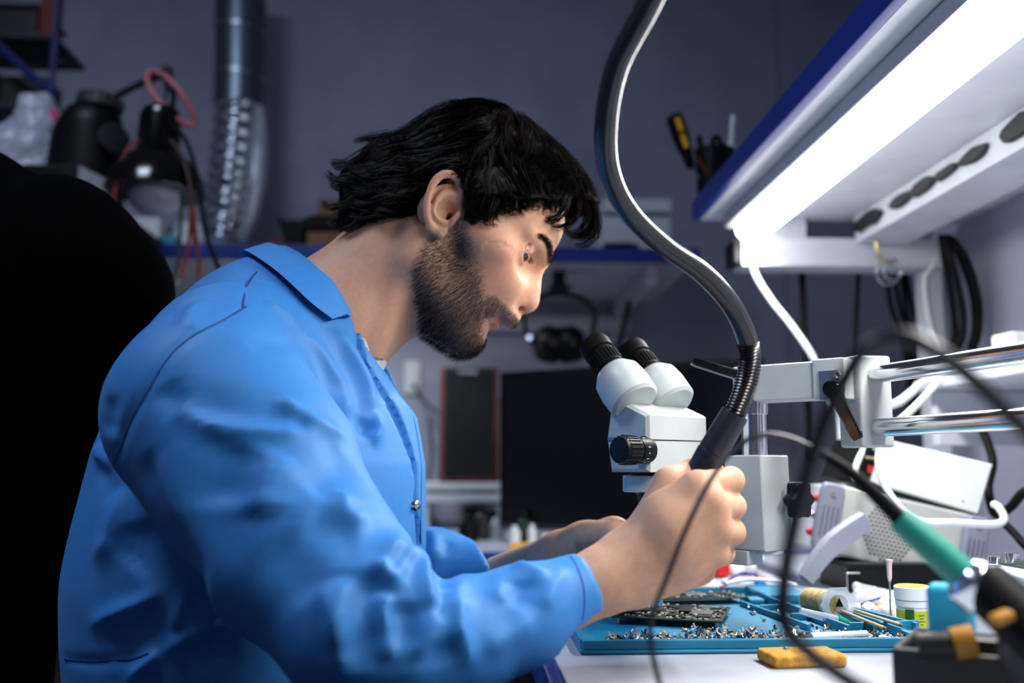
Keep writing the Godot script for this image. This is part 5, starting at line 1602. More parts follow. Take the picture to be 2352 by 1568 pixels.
func build_small_things() -> void:
	# sponge
	var t := thing("tip_sponge", "worn yellow-brown soldering sponge on the bench in front of the mat", "sponge", Vector3(0.2640, 0.7550, -0.7582))
	var poly := PackedVector2Array()
	var p0 := Vector3(0.2657, 0.7550, -0.7630)
	part(t, "sponge_block", mb().rbox(Vector3(0.060, 0.010, 0.038), 0.003, Transform3D(Basis(Vector3.UP, 0.08), p0 + Vector3(0, 0.0051, -0.014)), 2), grain(mat("sponge", Color(0.86, 0.68, 0.30), 0.9), noise_tex(128, 0.04, Color(0.75, 0.62, 0.40), Color.WHITE, 4, FastNoiseLite.TYPE_SIMPLEX_SMOOTH, 15), 22.0, M.fine, 0.08))
	part(t, "solder_blob", mb().lathe([[0.0, 0.002], [0.002, 0.0015], [0.0026, 0.0]], 10, Transform3D(Basis(), p0 + Vector3(-0.010, 0.0102, -0.020))), M.tinned)
	# jar with a yellow label
	var j := Vector3(0.4329, 0.7555, -0.9384)
	t = thing("flux_jar", "white plastic jar with a yellow-green label and yellow lid", "jar", j)
	part(t, "jar_body", mb().lathe([[0.0, 0.0005], [0.0145, 0.0005], [0.0152, 0.0015], [0.0152, 0.019], [0.0148, 0.020], [0.0160, 0.021], [0.0160, 0.026], [0.0150, 0.0265], [0.0166, 0.0275], [0.0168, 0.0385], [0.0160, 0.0395], [0.0, 0.0395]], 36, Transform3D(Basis(), j)), M.white_plastic)
	part(t, "label_band", mb().lathe([[0.01535, 0.002], [0.0155, 0.002], [0.0155, 0.0175], [0.01535, 0.0175]], 36, Transform3D(Basis(), j)), mat("label_yellow", Color(0.66, 0.70, 0.02), 0.5), "yellow-green label")
	part(t, "label_stripe", mb().rbox(Vector3(0.008, 0.016, 0.0012), 0.0003, Transform3D(Basis(Vector3.UP, -0.62), j + Vector3(-0.0092, 0.011, 0.0126))), mat("label_green", Color(0.06, 0.32, 0.05), 0.5), "green stripe")
	part(t, "lid_disc", mb().lathe([[0.0, 0.0397], [0.0150, 0.0397], [0.0150, 0.0402], [0.0, 0.0404]], 30, Transform3D(Basis(), j)), mat("lid_yellow", Color(0.80, 0.74, 0.12), 0.5), "yellow lid insert")
	for k in 4:
		part(t, "print_line", mb().rbox(Vector3([0.006, 0.004, 0.007, 0.003][k], 0.0006, 0.0004), 0.0001, Transform3D(Basis(Vector3.UP, 0.1), j + Vector3(0.001, 0.0135 - k * 0.0028, 0.01545))), M.cardboard_dark)
	# clear sample tube with a six-sided flange
	var a := Vector3(0.3532, 0.7738, -1.0050)
	var b := Vector3(0.3644, 0.7800, -0.9550)
	b.y = a.y + 0.001
	t = thing("sample_tube", "clear plastic sample tube with a hexagonal flange lying on the mat", "tube", Vector3(a.x, 0.7592, a.z))
	var tx := xform(a, b - a, Vector3.UP)
	var l := a.distance_to(b)
	var clear := mat("clear_plastic", Color(0.86, 0.90, 0.94, 0.38), 0.18)
	clear.transparency = BaseMaterial3D.TRANSPARENCY_ALPHA
	part(t, "tube_wall", mb().lathe([[0.0115, 0.0], [0.0122, 0.001], [0.0122, l], [0.0105, l], [0.0105, 0.002]], 28, tx), clear)
	part(t, "paper_label", mb().lathe([[0.01225, l * 0.08], [0.0124, l * 0.08], [0.0124, l * 0.72], [0.01225, l * 0.72]], 28, tx), grain(mat("stained_label", Color(0.80, 0.76, 0.62), 0.7), noise_tex(64, 0.06, Color(0.75, 0.62, 0.30), Color.WHITE, 3, FastNoiseLite.TYPE_SIMPLEX_SMOOTH, 19), 30.0), "stained paper label")
	part(t, "warning_mark", mb().prism(PackedVector2Array([Vector2(-0.004, -0.004), Vector2(0.004, -0.004), Vector2(0.0, 0.005)]), 0.0006, 0.0001, Transform3D(Basis(), a.lerp(b, 0.80) + Vector3(0.004, 0.003, 0.0118))), M.black_plastic, "dark warning triangle")
	var hex := PackedVector2Array()
	for k in 6: hex.append(Vector2(cos(TAU * k / 6 + 0.3), sin(TAU * k / 6 + 0.3)) * 0.0185)
	var ring := mb()
	var fl := []
	for q in [[0.0106, 0.0006], [0.0182, 0.0006], [0.0186, 0.002], [0.0182, 0.0034], [0.0106, 0.0034], [0.0106, 0.0006]]:
		var rr := PackedVector3Array()
		for k in 24:
			var ang := -TAU * k / 24
			var hx: float = q[0] if q[0] < 0.012 else q[0] / maxf(0.001, cos(fposmod(ang, TAU / 6) - TAU / 12)) * 0.92
			rr.append(tx * Vector3(cos(ang) * hx, l + q[1], sin(ang) * hx))
		fl.append(rr)
	ring.grid(fl, true)
	part(t, "flange", ring, clear)
	# syringe needles
	needle("@n", Vector3(0.4188, 0.7592, -0.9576), Vector3(0.02, 1, 0.0), 0.034, 0.026, mat("hub_clear", Color(0.80, 0.74, 0.78), 0.35), "dispensing needle with a pale hub standing upright before the jar")
	var n0 := Vector3(0.3176, 0.7740, -0.9265)
	var n1 := Vector3(0.3524, 0.7650, -0.9257)
	t = thing("dispensing_syringe", "clear thin syringe sleeve with a green hub lying on the mat", "syringe", Vector3(n0.x, 0.7592, n0.z))
	part(t, "sleeve", mb().tube([n0, n1], [0.0032, 0.0046], 14, 1), clear)
	var dir := (n1 - n0).normalized()
	part(t, "hub", mb().tube([n1 + dir * 0.0004, n1 + dir * 0.006, n1 + dir * 0.011], [0.0052, 0.0044, 0.0030], 12, 1), mat("hub_green", Color(0.02, 0.55, 0.42), 0.4), "green hub")
	part(t, "collar", mb().tube([n1 + dir * 0.0122, n1 + dir * 0.018], [0.0034, 0.0036], 12, 1), M.hub_green)
	# swab sticks
	for k in 2:
		var s0: Vector3 = [Vector3(0.3692, 0.7692, -0.9574), Vector3(0.3836, 0.7692, -0.9626)][k]
		var s1: Vector3 = [Vector3(0.3651, 0.7702, -0.8481), Vector3(0.3872, 0.7702, -0.8658)][k]
		t = thing("swab_stick", ["wooden swab stick lying nearer the front of the mat", "wooden swab stick lying beside the jar"][k], "stick", s0, "swab sticks")
		part(t, "shaft", mb().tube([s0, s1], 0.0016, 10, 1), grain(mat("swab_wood", Color(0.72, 0.60, 0.44), 0.8), M.soft, 20.0))
		part(t, "tip", mb().tube([s1, s1 + (s1 - s0).normalized() * 0.004], [0.0017, 0.0007], 10, 1), M.cardboard)
	solo("tweezer_blade", mb().prism(PackedVector2Array([Vector2(0, 0), Vector2(0.03, -0.0012), Vector2(0.03, 0.0012), Vector2(0.0, 0.004)]), 0.001, 0.0002, Transform3D(Basis(Vector3.UP, -0.9) * Basis(Vector3.RIGHT, -PI / 2), Vector3(0.3647, 0.7605, -0.9437))), M.steel, "thin steel blade beside the green needle hub", "tweezers")
	# crumpled paper, white tube, allen key, film bag
	var f := Field.new()
	var pc := Vector3(0.4267, 0.7592, -0.9939)
	f.ell(pc + Vector3(0, 0.006, 0), Vector3(0.016, 0.007, 0.012), 0.004)
	f.ell(pc + Vector3(0.010, 0.010, -0.004), Vector3(0.009, 0.009, 0.007), 0.004)
	f.ell(pc + Vector3(-0.012, 0.006, 0.004), Vector3(0.009, 0.006, 0.008), 0.004)
	crumple("crumpled_tissue", f, pc, 0.026, 0.0012, 0.0022, M.paper, "crumpled white paper scrap before the jar", "paper")
	solo("white_tube", mb().tube([Vector3(0.2929, 0.7660, -0.8305), Vector3(0.3475, 0.7660, -0.8453)], [0.0038, 0.0030], 14, 1), M.white_plastic, "small white plastic tube lying in the front channel of the mat", "tube")
	var k0 := Vector3(0.4425, 0.7592, -1.1256)
	solo("hex_key", mb().tube([k0, k0 + Vector3(0, 0.026, 0), k0 + Vector3(0.0006, 0.0275, 0), k0 + Vector3(0.002, 0.028, 0), k0 + Vector3(0.0155, 0.028, 0.0)], 0.0010, 8, 1), M.steel, "bent steel hex key standing behind the sample tube", "hex key")
	var bagf := Field.new()
	var bc := Vector3(0.4744, 0.7592, -1.1241)
	bagf.cap(bc + Vector3(-0.022, 0.014, 0.0), bc + Vector3(0.028, 0.004, 0.006), 0.004, 0.0025, 0.006)
	bagf.cap(bc + Vector3(-0.022, 0.005, 0.004), bc + Vector3(0.018, 0.004, 0.010), 0.004, 0.003, 0.008)
	crumple("zip_bag", bagf, bc, 0.036, 0.0014, 0.0012, M.film_milk, "small clear zip bag behind the sample tube", "bag")
	solo("blue_wire", mb().tube([Vector3(0.4313, 0.7640, -1.0511), Vector3(0.4234, 0.7720, -1.0090), Vector3(0.4464, 0.7720, -1.0351), Vector3(0.4811, 0.7640, -1.0947)], 0.0009, 6), mat("wire_blue", Color(0.05, 0.10, 0.60), 0.4), "short blue wire beside the zip bag", "wire")
	t = thing("terminal_block", "small black terminal block behind the crumpled paper", "connector", Vector3(0.4543, 0.7592, -1.0547))
	part(t, "block", mb().rbox(Vector3(0.038, 0.007, 0.010), 0.0008, Transform3D(Basis(Vector3.UP, 0.1), Vector3(0.4382, 0.7630, -1.0283))), M.black_plastic)
	part(t, "coil", mb().lathe([[0.0, -0.004], [0.003, -0.004], [0.003, 0.004], [0.0, 0.004]], 12, xform(Vector3(0.4206, 0.7695, -0.9890), Vector3(1, 0, 0.1))), mat("copper", Color(0.70, 0.34, 0.14), 0.35, 0.9), "copper coil")

func needle(_n: String, foot: Vector3, up: Vector3, hub: float, steel: float, m: Material, label: String) -> void:
	var t := thing("dispensing_needle", label, "needle", foot)
	var u := up.normalized()
	part(t, "cannula", mb().tube([foot, foot + u * steel * 1.5], 0.0009, 8, 1), M.steel)
	var h := foot + u * steel * 1.45
	part(t, "hub", mb().lathe([[0.0, 0.0], [0.0012, 0.0], [0.0022, 0.004], [0.0026, 0.018], [0.0032, 0.019], [0.0034, 0.0215], [0.0, 0.0215]], 14, xform(h, u)), m)

func crumple(called: String, f: Field, at: Vector3, reach: float, step: float, amp: float, m: Material, label: String, cat: String, tall := 1.5) -> void:
	var net := Nets.new(f, at - Vector3(reach, 0.004, reach), at + Vector3(reach, reach * tall, reach), step)
	var nz := FastNoiseLite.new()
	nz.seed = 40
	nz.frequency = 1.2 / reach
	nz.fractal_octaves = 3
	net.normals()
	for i in net.v.size():
		net.v[i] += net.nn[i] * amp * (absf(nz.get_noise_3dv(net.v[i])) * 3.0 - 0.6)
		net.v[i].y = maxf(net.v[i].y, at.y + 0.0003)
	net.normals()
	var o := MeshInstance3D.new()
	o.name = numbered(called)
	o.position = at
	o.mesh = nets_mesh([net], [], at)
	o.material_override = m
	add_child(o)
	tag(o, label, cat)

# soldering iron in its stand, and the two leads near the lens
func build_iron() -> void:
	var t := thing("iron_stand", "black soldering iron stand with a cyan insert at the lower right", "stand", Vector3(0.33, 0.755, -0.56))
	var dark := mat("stand_black", Color(0.03, 0.032, 0.045), 0.5)
	var c := Vector3(0.2616, 0.7996, -0.6000)
	var dx := Vector3(0.3362, 0.7979, -0.5500) - c
	dx.y = 0
	dx = dx.normalized()
	var tb := Basis(dx, Vector3.UP, dx.cross(Vector3.UP))   # z towards the lens
	var tr := Transform3D(tb, Vector3(c.x, 0.7555, c.z))
	var high := c.y - 0.7555
	for q in [[0.0, 0.0, 0.16, 0.005], [0.0, -0.085, 0.16, 0.005], [0.0, -0.0845, 0.005, 0.079], [0.155, -0.0845, 0.005, 0.079]]:
		part(t, "tray_wall", mb().rbox(Vector3(q[2], high, q[3]), 0.0022, tr * Transform3D(Basis(), Vector3(q[0] + q[2] / 2, high / 2, q[1] - (q[3] / 2 if q[3] < 0.01 else -q[3] / 2))), 2), dark)
	part(t, "tray_floor", mb().rbox(Vector3(0.1496, 0.004, 0.0788), 0.001, tr * Transform3D(Basis(), Vector3(0.08, 0.0022, -0.0448))), dark)
	var cb := Vector3(0.3009, 0.8218, -0.6000)
	part(t, "cleaner_block", mb().rbox(Vector3(0.0265, 0.032, 0.018), 0.005, Transform3D(tb, cb), 3), mat("cyan_foam", Color(0.12, 0.62, 0.76), 0.7), "cyan cleaning block")
	part(t, "block_seat", mb().rbox(Vector3(0.060, 0.030, 0.020), 0.003, Transform3D(tb, cb + Vector3(0.018, -0.0312, 0.001))), dark)
	part(t, "spring_seat", mb().tube([Vector3(0.2717, 0.8032, -0.5850), Vector3(0.2897, 0.8053, -0.5780)], [0.0072, 0.0078], 18, 1), dark)
	part(t, "yellow_sleeve", mb().tube([Vector3(0.2900, 0.8053, -0.5780), Vector3(0.3010, 0.8080, -0.5740)], [0.0092, 0.0096], 18, 1), mat("amber", Color(0.62, 0.42, 0.02), 0.45), "amber sleeve")
	var h0 := Vector3(0.2938, 0.8430, -0.5450)
	var h1 := Vector3(0.3131, 0.8136, -0.5150)
	part(t, "holder_tube", mb().tube([h0.lerp(h1, -0.06), h0, h0.lerp(h1, 0.5), h1], [0.0130, 0.0150, 0.0155, 0.0155], 28, 3), M.black_rubber, "black holder tube")
	part(t, "holder_band", mb().rbox(Vector3(0.012, 0.006, 0.010), 0.0025, Transform3D(Basis(Vector3.BACK, 0.4), Vector3(0.2856, 0.8301, -0.5150)), 2), M.amber, "amber clip")
	part(t, "holder_arm", mb().tube([h0.lerp(h1, 0.7), Vector3(0.3128, 0.8020, -0.5400), Vector3(0.345, 0.765, -0.52)], [0.012, 0.014, 0.016], 16, 5), dark)
	# iron
	t = thing("soldering_iron", "soldering iron with a green grip resting in its black stand", "soldering iron", Vector3(0.2837, 0.8498, -0.5500))
	var g0 := Vector3(0.2527, 0.8801, -0.5600)
	var g1 := Vector3(0.2827, 0.8500, -0.5500)
	var gd := (g1 - g0).normalized()
	part(t, "grip", mb().tube([g0, g0 + gd * 0.002, g0.lerp(g1, 0.5), g1 - gd * 0.001, g1], [0.0068, 0.0076, 0.0086, 0.0090, 0.0084], 28, 3), mat("green_grip", Color(0.0, 0.54, 0.47), 0.5), "green foam grip")
	part(t, "collar_nut", mb().tube([g1, g1 + gd * 0.004, g1 + gd * 0.006, g1 + gd * 0.017, g1 + gd * 0.020], [0.0105, 0.0142, 0.0150, 0.0150, 0.0126], 28, 1), M.chrome, "chrome collar")
	part(t, "strain_relief", mb().tube([g0 + gd * 0.002, Vector3(0.2401, 0.8939, -0.5620), Vector3(0.2263, 0.9074, -0.5650), Vector3(0.2076, 0.9209, -0.5700)], [0.0052, 0.0044, 0.0036, 0.0026], 16, 6), M.black_rubber)
	part(t, "cord", mb().tube([Vector3(0.2092, 0.9201, -0.5700), Vector3(0.1953, 0.9267, -0.5720), Vector3(0.1794, 0.9292, -0.5720), Vector3(0.1627, 0.9234, -0.5700), Vector3(0.1451, 0.9054, -0.5650), Vector3(0.1277, 0.8767, -0.5600), Vector3(0.1133, 0.8464, -0.5550), Vector3(0.1040, 0.8279, -0.5500), Vector3(0.1024, 0.8164, -0.5480), Vector3(0.1042, 0.8005, -0.5450), Vector3(0.1110, 0.7796, -0.5450), Vector3(0.1263, 0.7611, -0.5450)], 0.0016, 12, 8), M.cord_navy, "thin dark cord")
	solo("station_lead", mb().tube([Vector3(0.2505, 0.8903, -0.3660), Vector3(0.2139, 0.9245, -0.3610), Vector3(0.1942, 0.9441, -0.3610), Vector3(0.1794, 0.9556, -0.3610), Vector3(0.1682, 0.9609, -0.3660), Vector3(0.1579, 0.9567, -0.3710), Vector3(0.1490, 0.9415, -0.3770), Vector3(0.1391, 0.9156, -0.3820), Vector3(0.1317, 0.8877, -0.3870), Vector3(0.1286, 0.8612, -0.3940), Vector3(0.1291, 0.8457, -0.3940), Vector3(0.1383, 0.8354, -0.3940), Vector3(0.1556, 0.8234, -0.3940), Vector3(0.1809, 0.8088, -0.4040)], 0.0034, 14, 8), M.cord_navy, "blurred dark lead arching close to the lens at the right", "cable")

# measuring instruments stacked aslant at the back of the bench
func build_instruments() -> void:
	var body := grain(mat("case_grey", Color(0.66, 0.67, 0.65), 0.5), M.soft, 4.0)
	var bump := mat("bumper_grey", Color(0.44, 0.46, 0.52), 0.5)
	var tilt := Basis(Vector3.BACK, -0.22)   # fronts raised on the bail
	# lower unit: front to the left
	var o := Vector3(0.4737, 0.8879, -1.2200)
	var xf := Transform3D(tilt, o)
	var t := thing("bench_supply", "grey bench power supply with a round vent pattern, tilted on its bail", "instrument", Vector3(o.x + 0.1, 0.755, o.z - 0.08))
	part(t, "case", mb().rbox(Vector3(0.195, 0.088, 0.15), 0.004, xf * Transform3D(Basis(), Vector3(0.0975, -0.044, -0.075)), 2), body)
	part(t, "front_panel", mb().rbox(Vector3(0.010, 0.082, 0.144), 0.002, xf * Transform3D(Basis(), Vector3(-0.0055, -0.044, -0.075))), M.white_plastic)
	var holes := 0
	for i in 15:
		for j in 15:
			var p := Vector2((j - 7) * 0.0056 + (0.0028 if i % 2 else 0.0), (i - 7) * 0.0050)
			if p.length() > 0.0365 or absf(p.y) > 0.036: continue
			part(t, "vent_hole", mb().lathe([[0.0, 0.0005], [0.0017, 0.0004], [0.0018, 0.0]], 8, xf * Transform3D(Basis(Vector3.RIGHT, PI / 2), Vector3(0.075 + p.x, -0.046 + p.y, 0.0002))), M.hole)
			holes += 1
	for q in [[-0.008, -0.022, 0], [0.182, -0.030, 1]]:
		var poly := PackedVector2Array()
		for k in 20:
			var a := TAU * k / 20
			poly.append(Vector2(signf(cos(a)) * pow(absf(cos(a)), 0.35) * 0.016, signf(sin(a)) * pow(absf(sin(a)), 0.35) * 0.044))
		var bp := part(t, "bumper", mb().prism(poly, 0.012, 0.003, xf * Transform3D(Basis(), Vector3(q[0], -0.044, 0.006))), bump)
		for k in 4: part(bp, "groove", mb().rbox(Vector3(0.0012, 0.040, 0.0008), 0.0003, xf * Transform3D(Basis(), Vector3(q[0] - 0.009 + k * 0.006, -0.050, 0.0122))), M.bumper_dark)
		for s in [0.030, -0.035]: part(bp, "screw", mb().lathe([[0.0, 0.0004], [0.0012, 0.0004], [0.0016, 0.0016], [0.0034, 0.0018], [0.0036, 0.0]], 12, xf * Transform3D(Basis(Vector3.RIGHT, PI / 2), Vector3(q[0], -0.044 + s, 0.012))), M.steel)
	for k in 3:
		part(t, "terminal", mb().lathe([[0.0, 0.0], [0.005, 0.0], [0.005, 0.010], [0.0035, 0.013], [0.0, 0.013]], 14, xform(xf * Vector3(-0.0105, -0.022 - k * 0.022, -0.018), -tilt.x)), [M.red, M.steel, M.red][k])
	# bail: a broad curved arm
	var out := PackedVector2Array([])
	var pz := Vector3(0.4375, 0.8164, -1.1700)
	var bail := mb()
	var rows := []
	var mid := [Vector3(0.4906, 0.8439, -1.1800), Vector3(0.4632, 0.8313, -1.1650), Vector3(0.4353, 0.8170, -1.1500), Vector3(0.4140, 0.7996, -1.1400), Vector3(0.3967, 0.7792, -1.1350)]
	var wide := [0.0125, 0.0135, 0.0125, 0.0105, 0.009]
	var ml := MB.smooth(mid, 5)
	for i in ml.size():
		var d := (ml[mini(i + 1, ml.size() - 1)] - ml[maxi(i - 1, 0)]).normalized()
		var nrm := Vector3(-d.y, d.x, 0).normalized()
		var ff := float(i) / (ml.size() - 1) * 4.0
		var kk := mini(int(ff), 3)
		var w := lerpf(wide[kk], wide[kk + 1], ff - kk)
		var z := Vector3(0, 0, 0.009)
		rows.append(PackedVector3Array([ml[i] + nrm * w - z * 0.6, ml[i] + nrm * w * 0.8 + z, ml[i] - nrm * w * 0.8 + z, ml[i] - nrm * w - z * 0.6, ml[i] - z]))
	bail.grid(rows, true)
	bail.fan(rows[0], true)
	bail.fan(rows[-1])
	part(t, "bail_arm", bail, bump, "curved grey bail arm", 50.0)
	part(t, "bail_bar", mb().tube([ml[-1], ml[-1] + Vector3(0, 0, -0.17)], 0.008, 14, 1), bump)
	part(t, "foot", mb().rbox(Vector3(0.02, 0.03, 0.12), 0.003, xf * Transform3D(Basis(), Vector3(0.175, -0.102, -0.075))), M.black_rubber)
	# upper unit
	var o2 := Vector3(0.5446, 0.9461, -1.2350)
	var x2 := Transform3D(tilt, o2)
	t = thing("hot_air_station", "white hot-air station with a black front panel atop the bench supply", "instrument", o2 + Vector3(0.1, -0.07, -0.08))
	part(t, "case", mb().prism(PackedVector2Array([Vector2(0.002, 0.0), Vector2(0.146, -0.001), Vector2(0.137, -0.069), Vector2(-0.010, -0.060)]), 0.13, 0.002, x2 * Transform3D(Basis(), Vector3(0, 0, -0.065))), M.white_plastic)
	part(t, "front_panel", mb().prism(PackedVector2Array([Vector2(0.0005, -0.001), Vector2(-0.0115, -0.060), Vector2(-0.030, -0.058), Vector2(-0.018, -0.001)]), 0.124, 0.002, x2 * Transform3D(Basis(), Vector3(0, 0, -0.065))), M.black_plastic, "black front panel")
	part(t, "power_switch", mb().rbox(Vector3(0.007, 0.009, 0.002), 0.0006, x2 * Transform3D(Basis(), Vector3(-0.0135, -0.043, 0.0012))), M.red, "red rocker switch")
	for k in 2: part(t, "display_digit", mb().rbox(Vector3(0.003, 0.007, 0.0006), 0.0002, x2 * Transform3D(Basis(), Vector3(-0.0125 + k * 0.005, -0.014, 0.0004))), M.grey_plastic)
	part(t, "trim_strip", mb().rbox(Vector3(0.018, 0.003, 0.001), 0.0003, x2 * Transform3D(Basis(Vector3.BACK, 0.1), Vector3(-0.013, -0.028, 0.0006))), M.beige)
	part(t, "base_tray", mb().rbox(Vector3(0.15, 0.008, 0.12), 0.001, x2 * Transform3D(Basis(), Vector3(0.066, -0.071, -0.066))), M.grey_dark)
	for k in 2: part(t, "screw", mb().lathe([[0.0, 0.0006], [0.0016, 0.0005], [0.0018, 0.0]], 10, x2 * Transform3D(Basis(Vector3.RIGHT, PI / 2), Vector3(0.012 + k * 0.102, -0.057, 0.0002))), M.steel)
	# black box in front of them
	t = thing("black_power_box", "low black box with vent slots in front of the bench supply", "instrument", Vector3(0.50, 0.755, -1.15))
	var bl := Vector3(0.4721, 0.7550, -1.1961)
	var br := Vector3(0.6148, 0.7550, -1.1896)
	part(t, "case", mb().box(Vector3(bl.x, 0.7552, bl.z - 0.10), Vector3(br.x, 0.788, bl.z), 0.002), M.black_plastic)
	part(t, "lid", mb().box(Vector3(bl.x + 0.002, 0.7882, bl.z - 0.098), Vector3(br.x - 0.002, 0.791, bl.z - 0.002), 0.001), M.grey_dark)
	for i in 4:
		for j in 9:
			part(t, "vent_hole", mb().lathe([[0.0, 0.0004], [0.0013, 0.0003], [0.0014, 0.0]], 6, Transform3D(Basis(Vector3.RIGHT, PI / 2), Vector3(bl.x + 0.018 + j * 0.0055 + (i % 2) * 0.0027, 0.766 + i * 0.0046, bl.z + 0.0002))), M.hole)
	# white unit at the right edge
	t = thing("white_module", "white module with metal sockets at the right edge of the bench", "instrument", Vector3(0.5686, 0.7550, -0.9921))
	var wq := Vector3(0.4648, 0.8215, -0.8600)
	part(t, "case", mb().box(Vector3(wq.x, 0.7552, wq.z - 0.05), Vector3(wq.x + 0.10, wq.y, wq.z + 0.09), 0.005, 2), M.white_plastic)
	part(t, "board", mb().box(Vector3(wq.x + 0.02, wq.y + 0.0001, wq.z - 0.03), Vector3(wq.x + 0.095, wq.y + 0.002, wq.z + 0.05), 0.0004), M.pcb)
	for k in 2: part(t, "socket", mb().lathe([[0.0, 0.0], [0.006, 0.0], [0.006, 0.009 - k * 0.003], [0.004, 0.0095 - k * 0.003], [0.0, 0.0095 - k * 0.003]], 16, Transform3D(Basis(), Vector3(wq.x + 0.028 - k * 0.016, wq.y + 0.0021, wq.z - 0.004))), M.chrome)
	# loose cables and bags behind the board
	solo("white_lead", mb().tube([Vector3(0.3002, 0.7750, -1.1324), Vector3(0.3333, 0.7780, -1.1482), Vector3(0.3706, 0.7750, -1.1506), Vector3(0.4019, 0.7680, -1.1363), Vector3(0.4358, 0.7620, -1.1507)], 0.0024, 10, 6), M.white_plastic, "white lead snaking along the back of the mat", "cable")
	solo("red_lead", mb().tube([Vector3(0.3015, 0.7680, -1.1574), Vector3(0.3303, 0.7750, -1.1748), Vector3(0.3596, 0.7750, -1.1919), Vector3(0.3888, 0.7680, -1.2243)], 0.0017, 8, 6), M.red, "red wire behind the circuit board", "wire")
	solo("purple_lead", mb().tube([Vector3(0.3075, 0.7750, -1.1535), Vector3(0.3258, 0.7830, -1.1582), Vector3(0.3414, 0.7830, -1.1575), Vector3(0.3700, 0.7700, -1.2265)], 0.0016, 8, 6), mat("wire_purple", Color(0.22, 0.16, 0.58), 0.45), "purple wire arching behind the circuit board", "wire")
	solo("yellow_lead", mb().tube([Vector3(0.2539, 0.7650, -1.1675), Vector3(0.2707, 0.7680, -1.1714), Vector3(0.2999, 0.7650, -1.1822)], 0.0013, 8, 4), M.yellow, "thin yellow wire behind the circuit board", "wire")
	var f := Field.new()
	var c := Vector3(0.4027, 0.7560, -1.4041)
	f.ell(c + Vector3(0, 0.012, 0), Vector3(0.024, 0.013, 0.018), 0.008)
	f.ell(c + Vector3(0.014, 0.018, -0.004), Vector3(0.014, 0.013, 0.012), 0.008)
	f.ell(c + Vector3(-0.016, 0.012, 0.008), Vector3(0.012, 0.010, 0.010), 0.008)
	crumple("crumpled_bag", f, c, 0.04, 0.0024, 0.004, M.paper, "crumpled white bag under the microscope block", "bag")
	solo("red_block", mb().rbox(Vector3(0.022, 0.024, 0.02), 0.004, Transform3D(Basis(Vector3.UP, 0.4), Vector3(0.3566, 0.7560, -1.3674) + Vector3(0, 0.0125, 0)), 2), M.red, "red plastic cap beside the crumpled white bag", "cap")
	f = Field.new()
	c = Vector3(0.3346, 0.7592, -1.2109)
	f.cap(c + Vector3(-0.012, 0.006, 0), c + Vector3(0.016, 0.007, 0.004), 0.0065, 0.0055, 0.004)
	crumple("cotton_roll", f, c, 0.03, 0.0018, 0.0015, M.paper, "white cotton roll behind the circuit board", "cotton")
	solo("blue_clip", mb().rbox(Vector3(0.014, 0.010, 0.010), 0.003, Transform3D(Basis(Vector3.UP, 0.3), Vector3(0.3724, 0.7592, -1.2356) + Vector3(0, 0.0052, 0)), 2), mat("sky_blue", Color(0.10, 0.45, 0.85), 0.5), "light blue plastic clip beside the white lead", "clip")

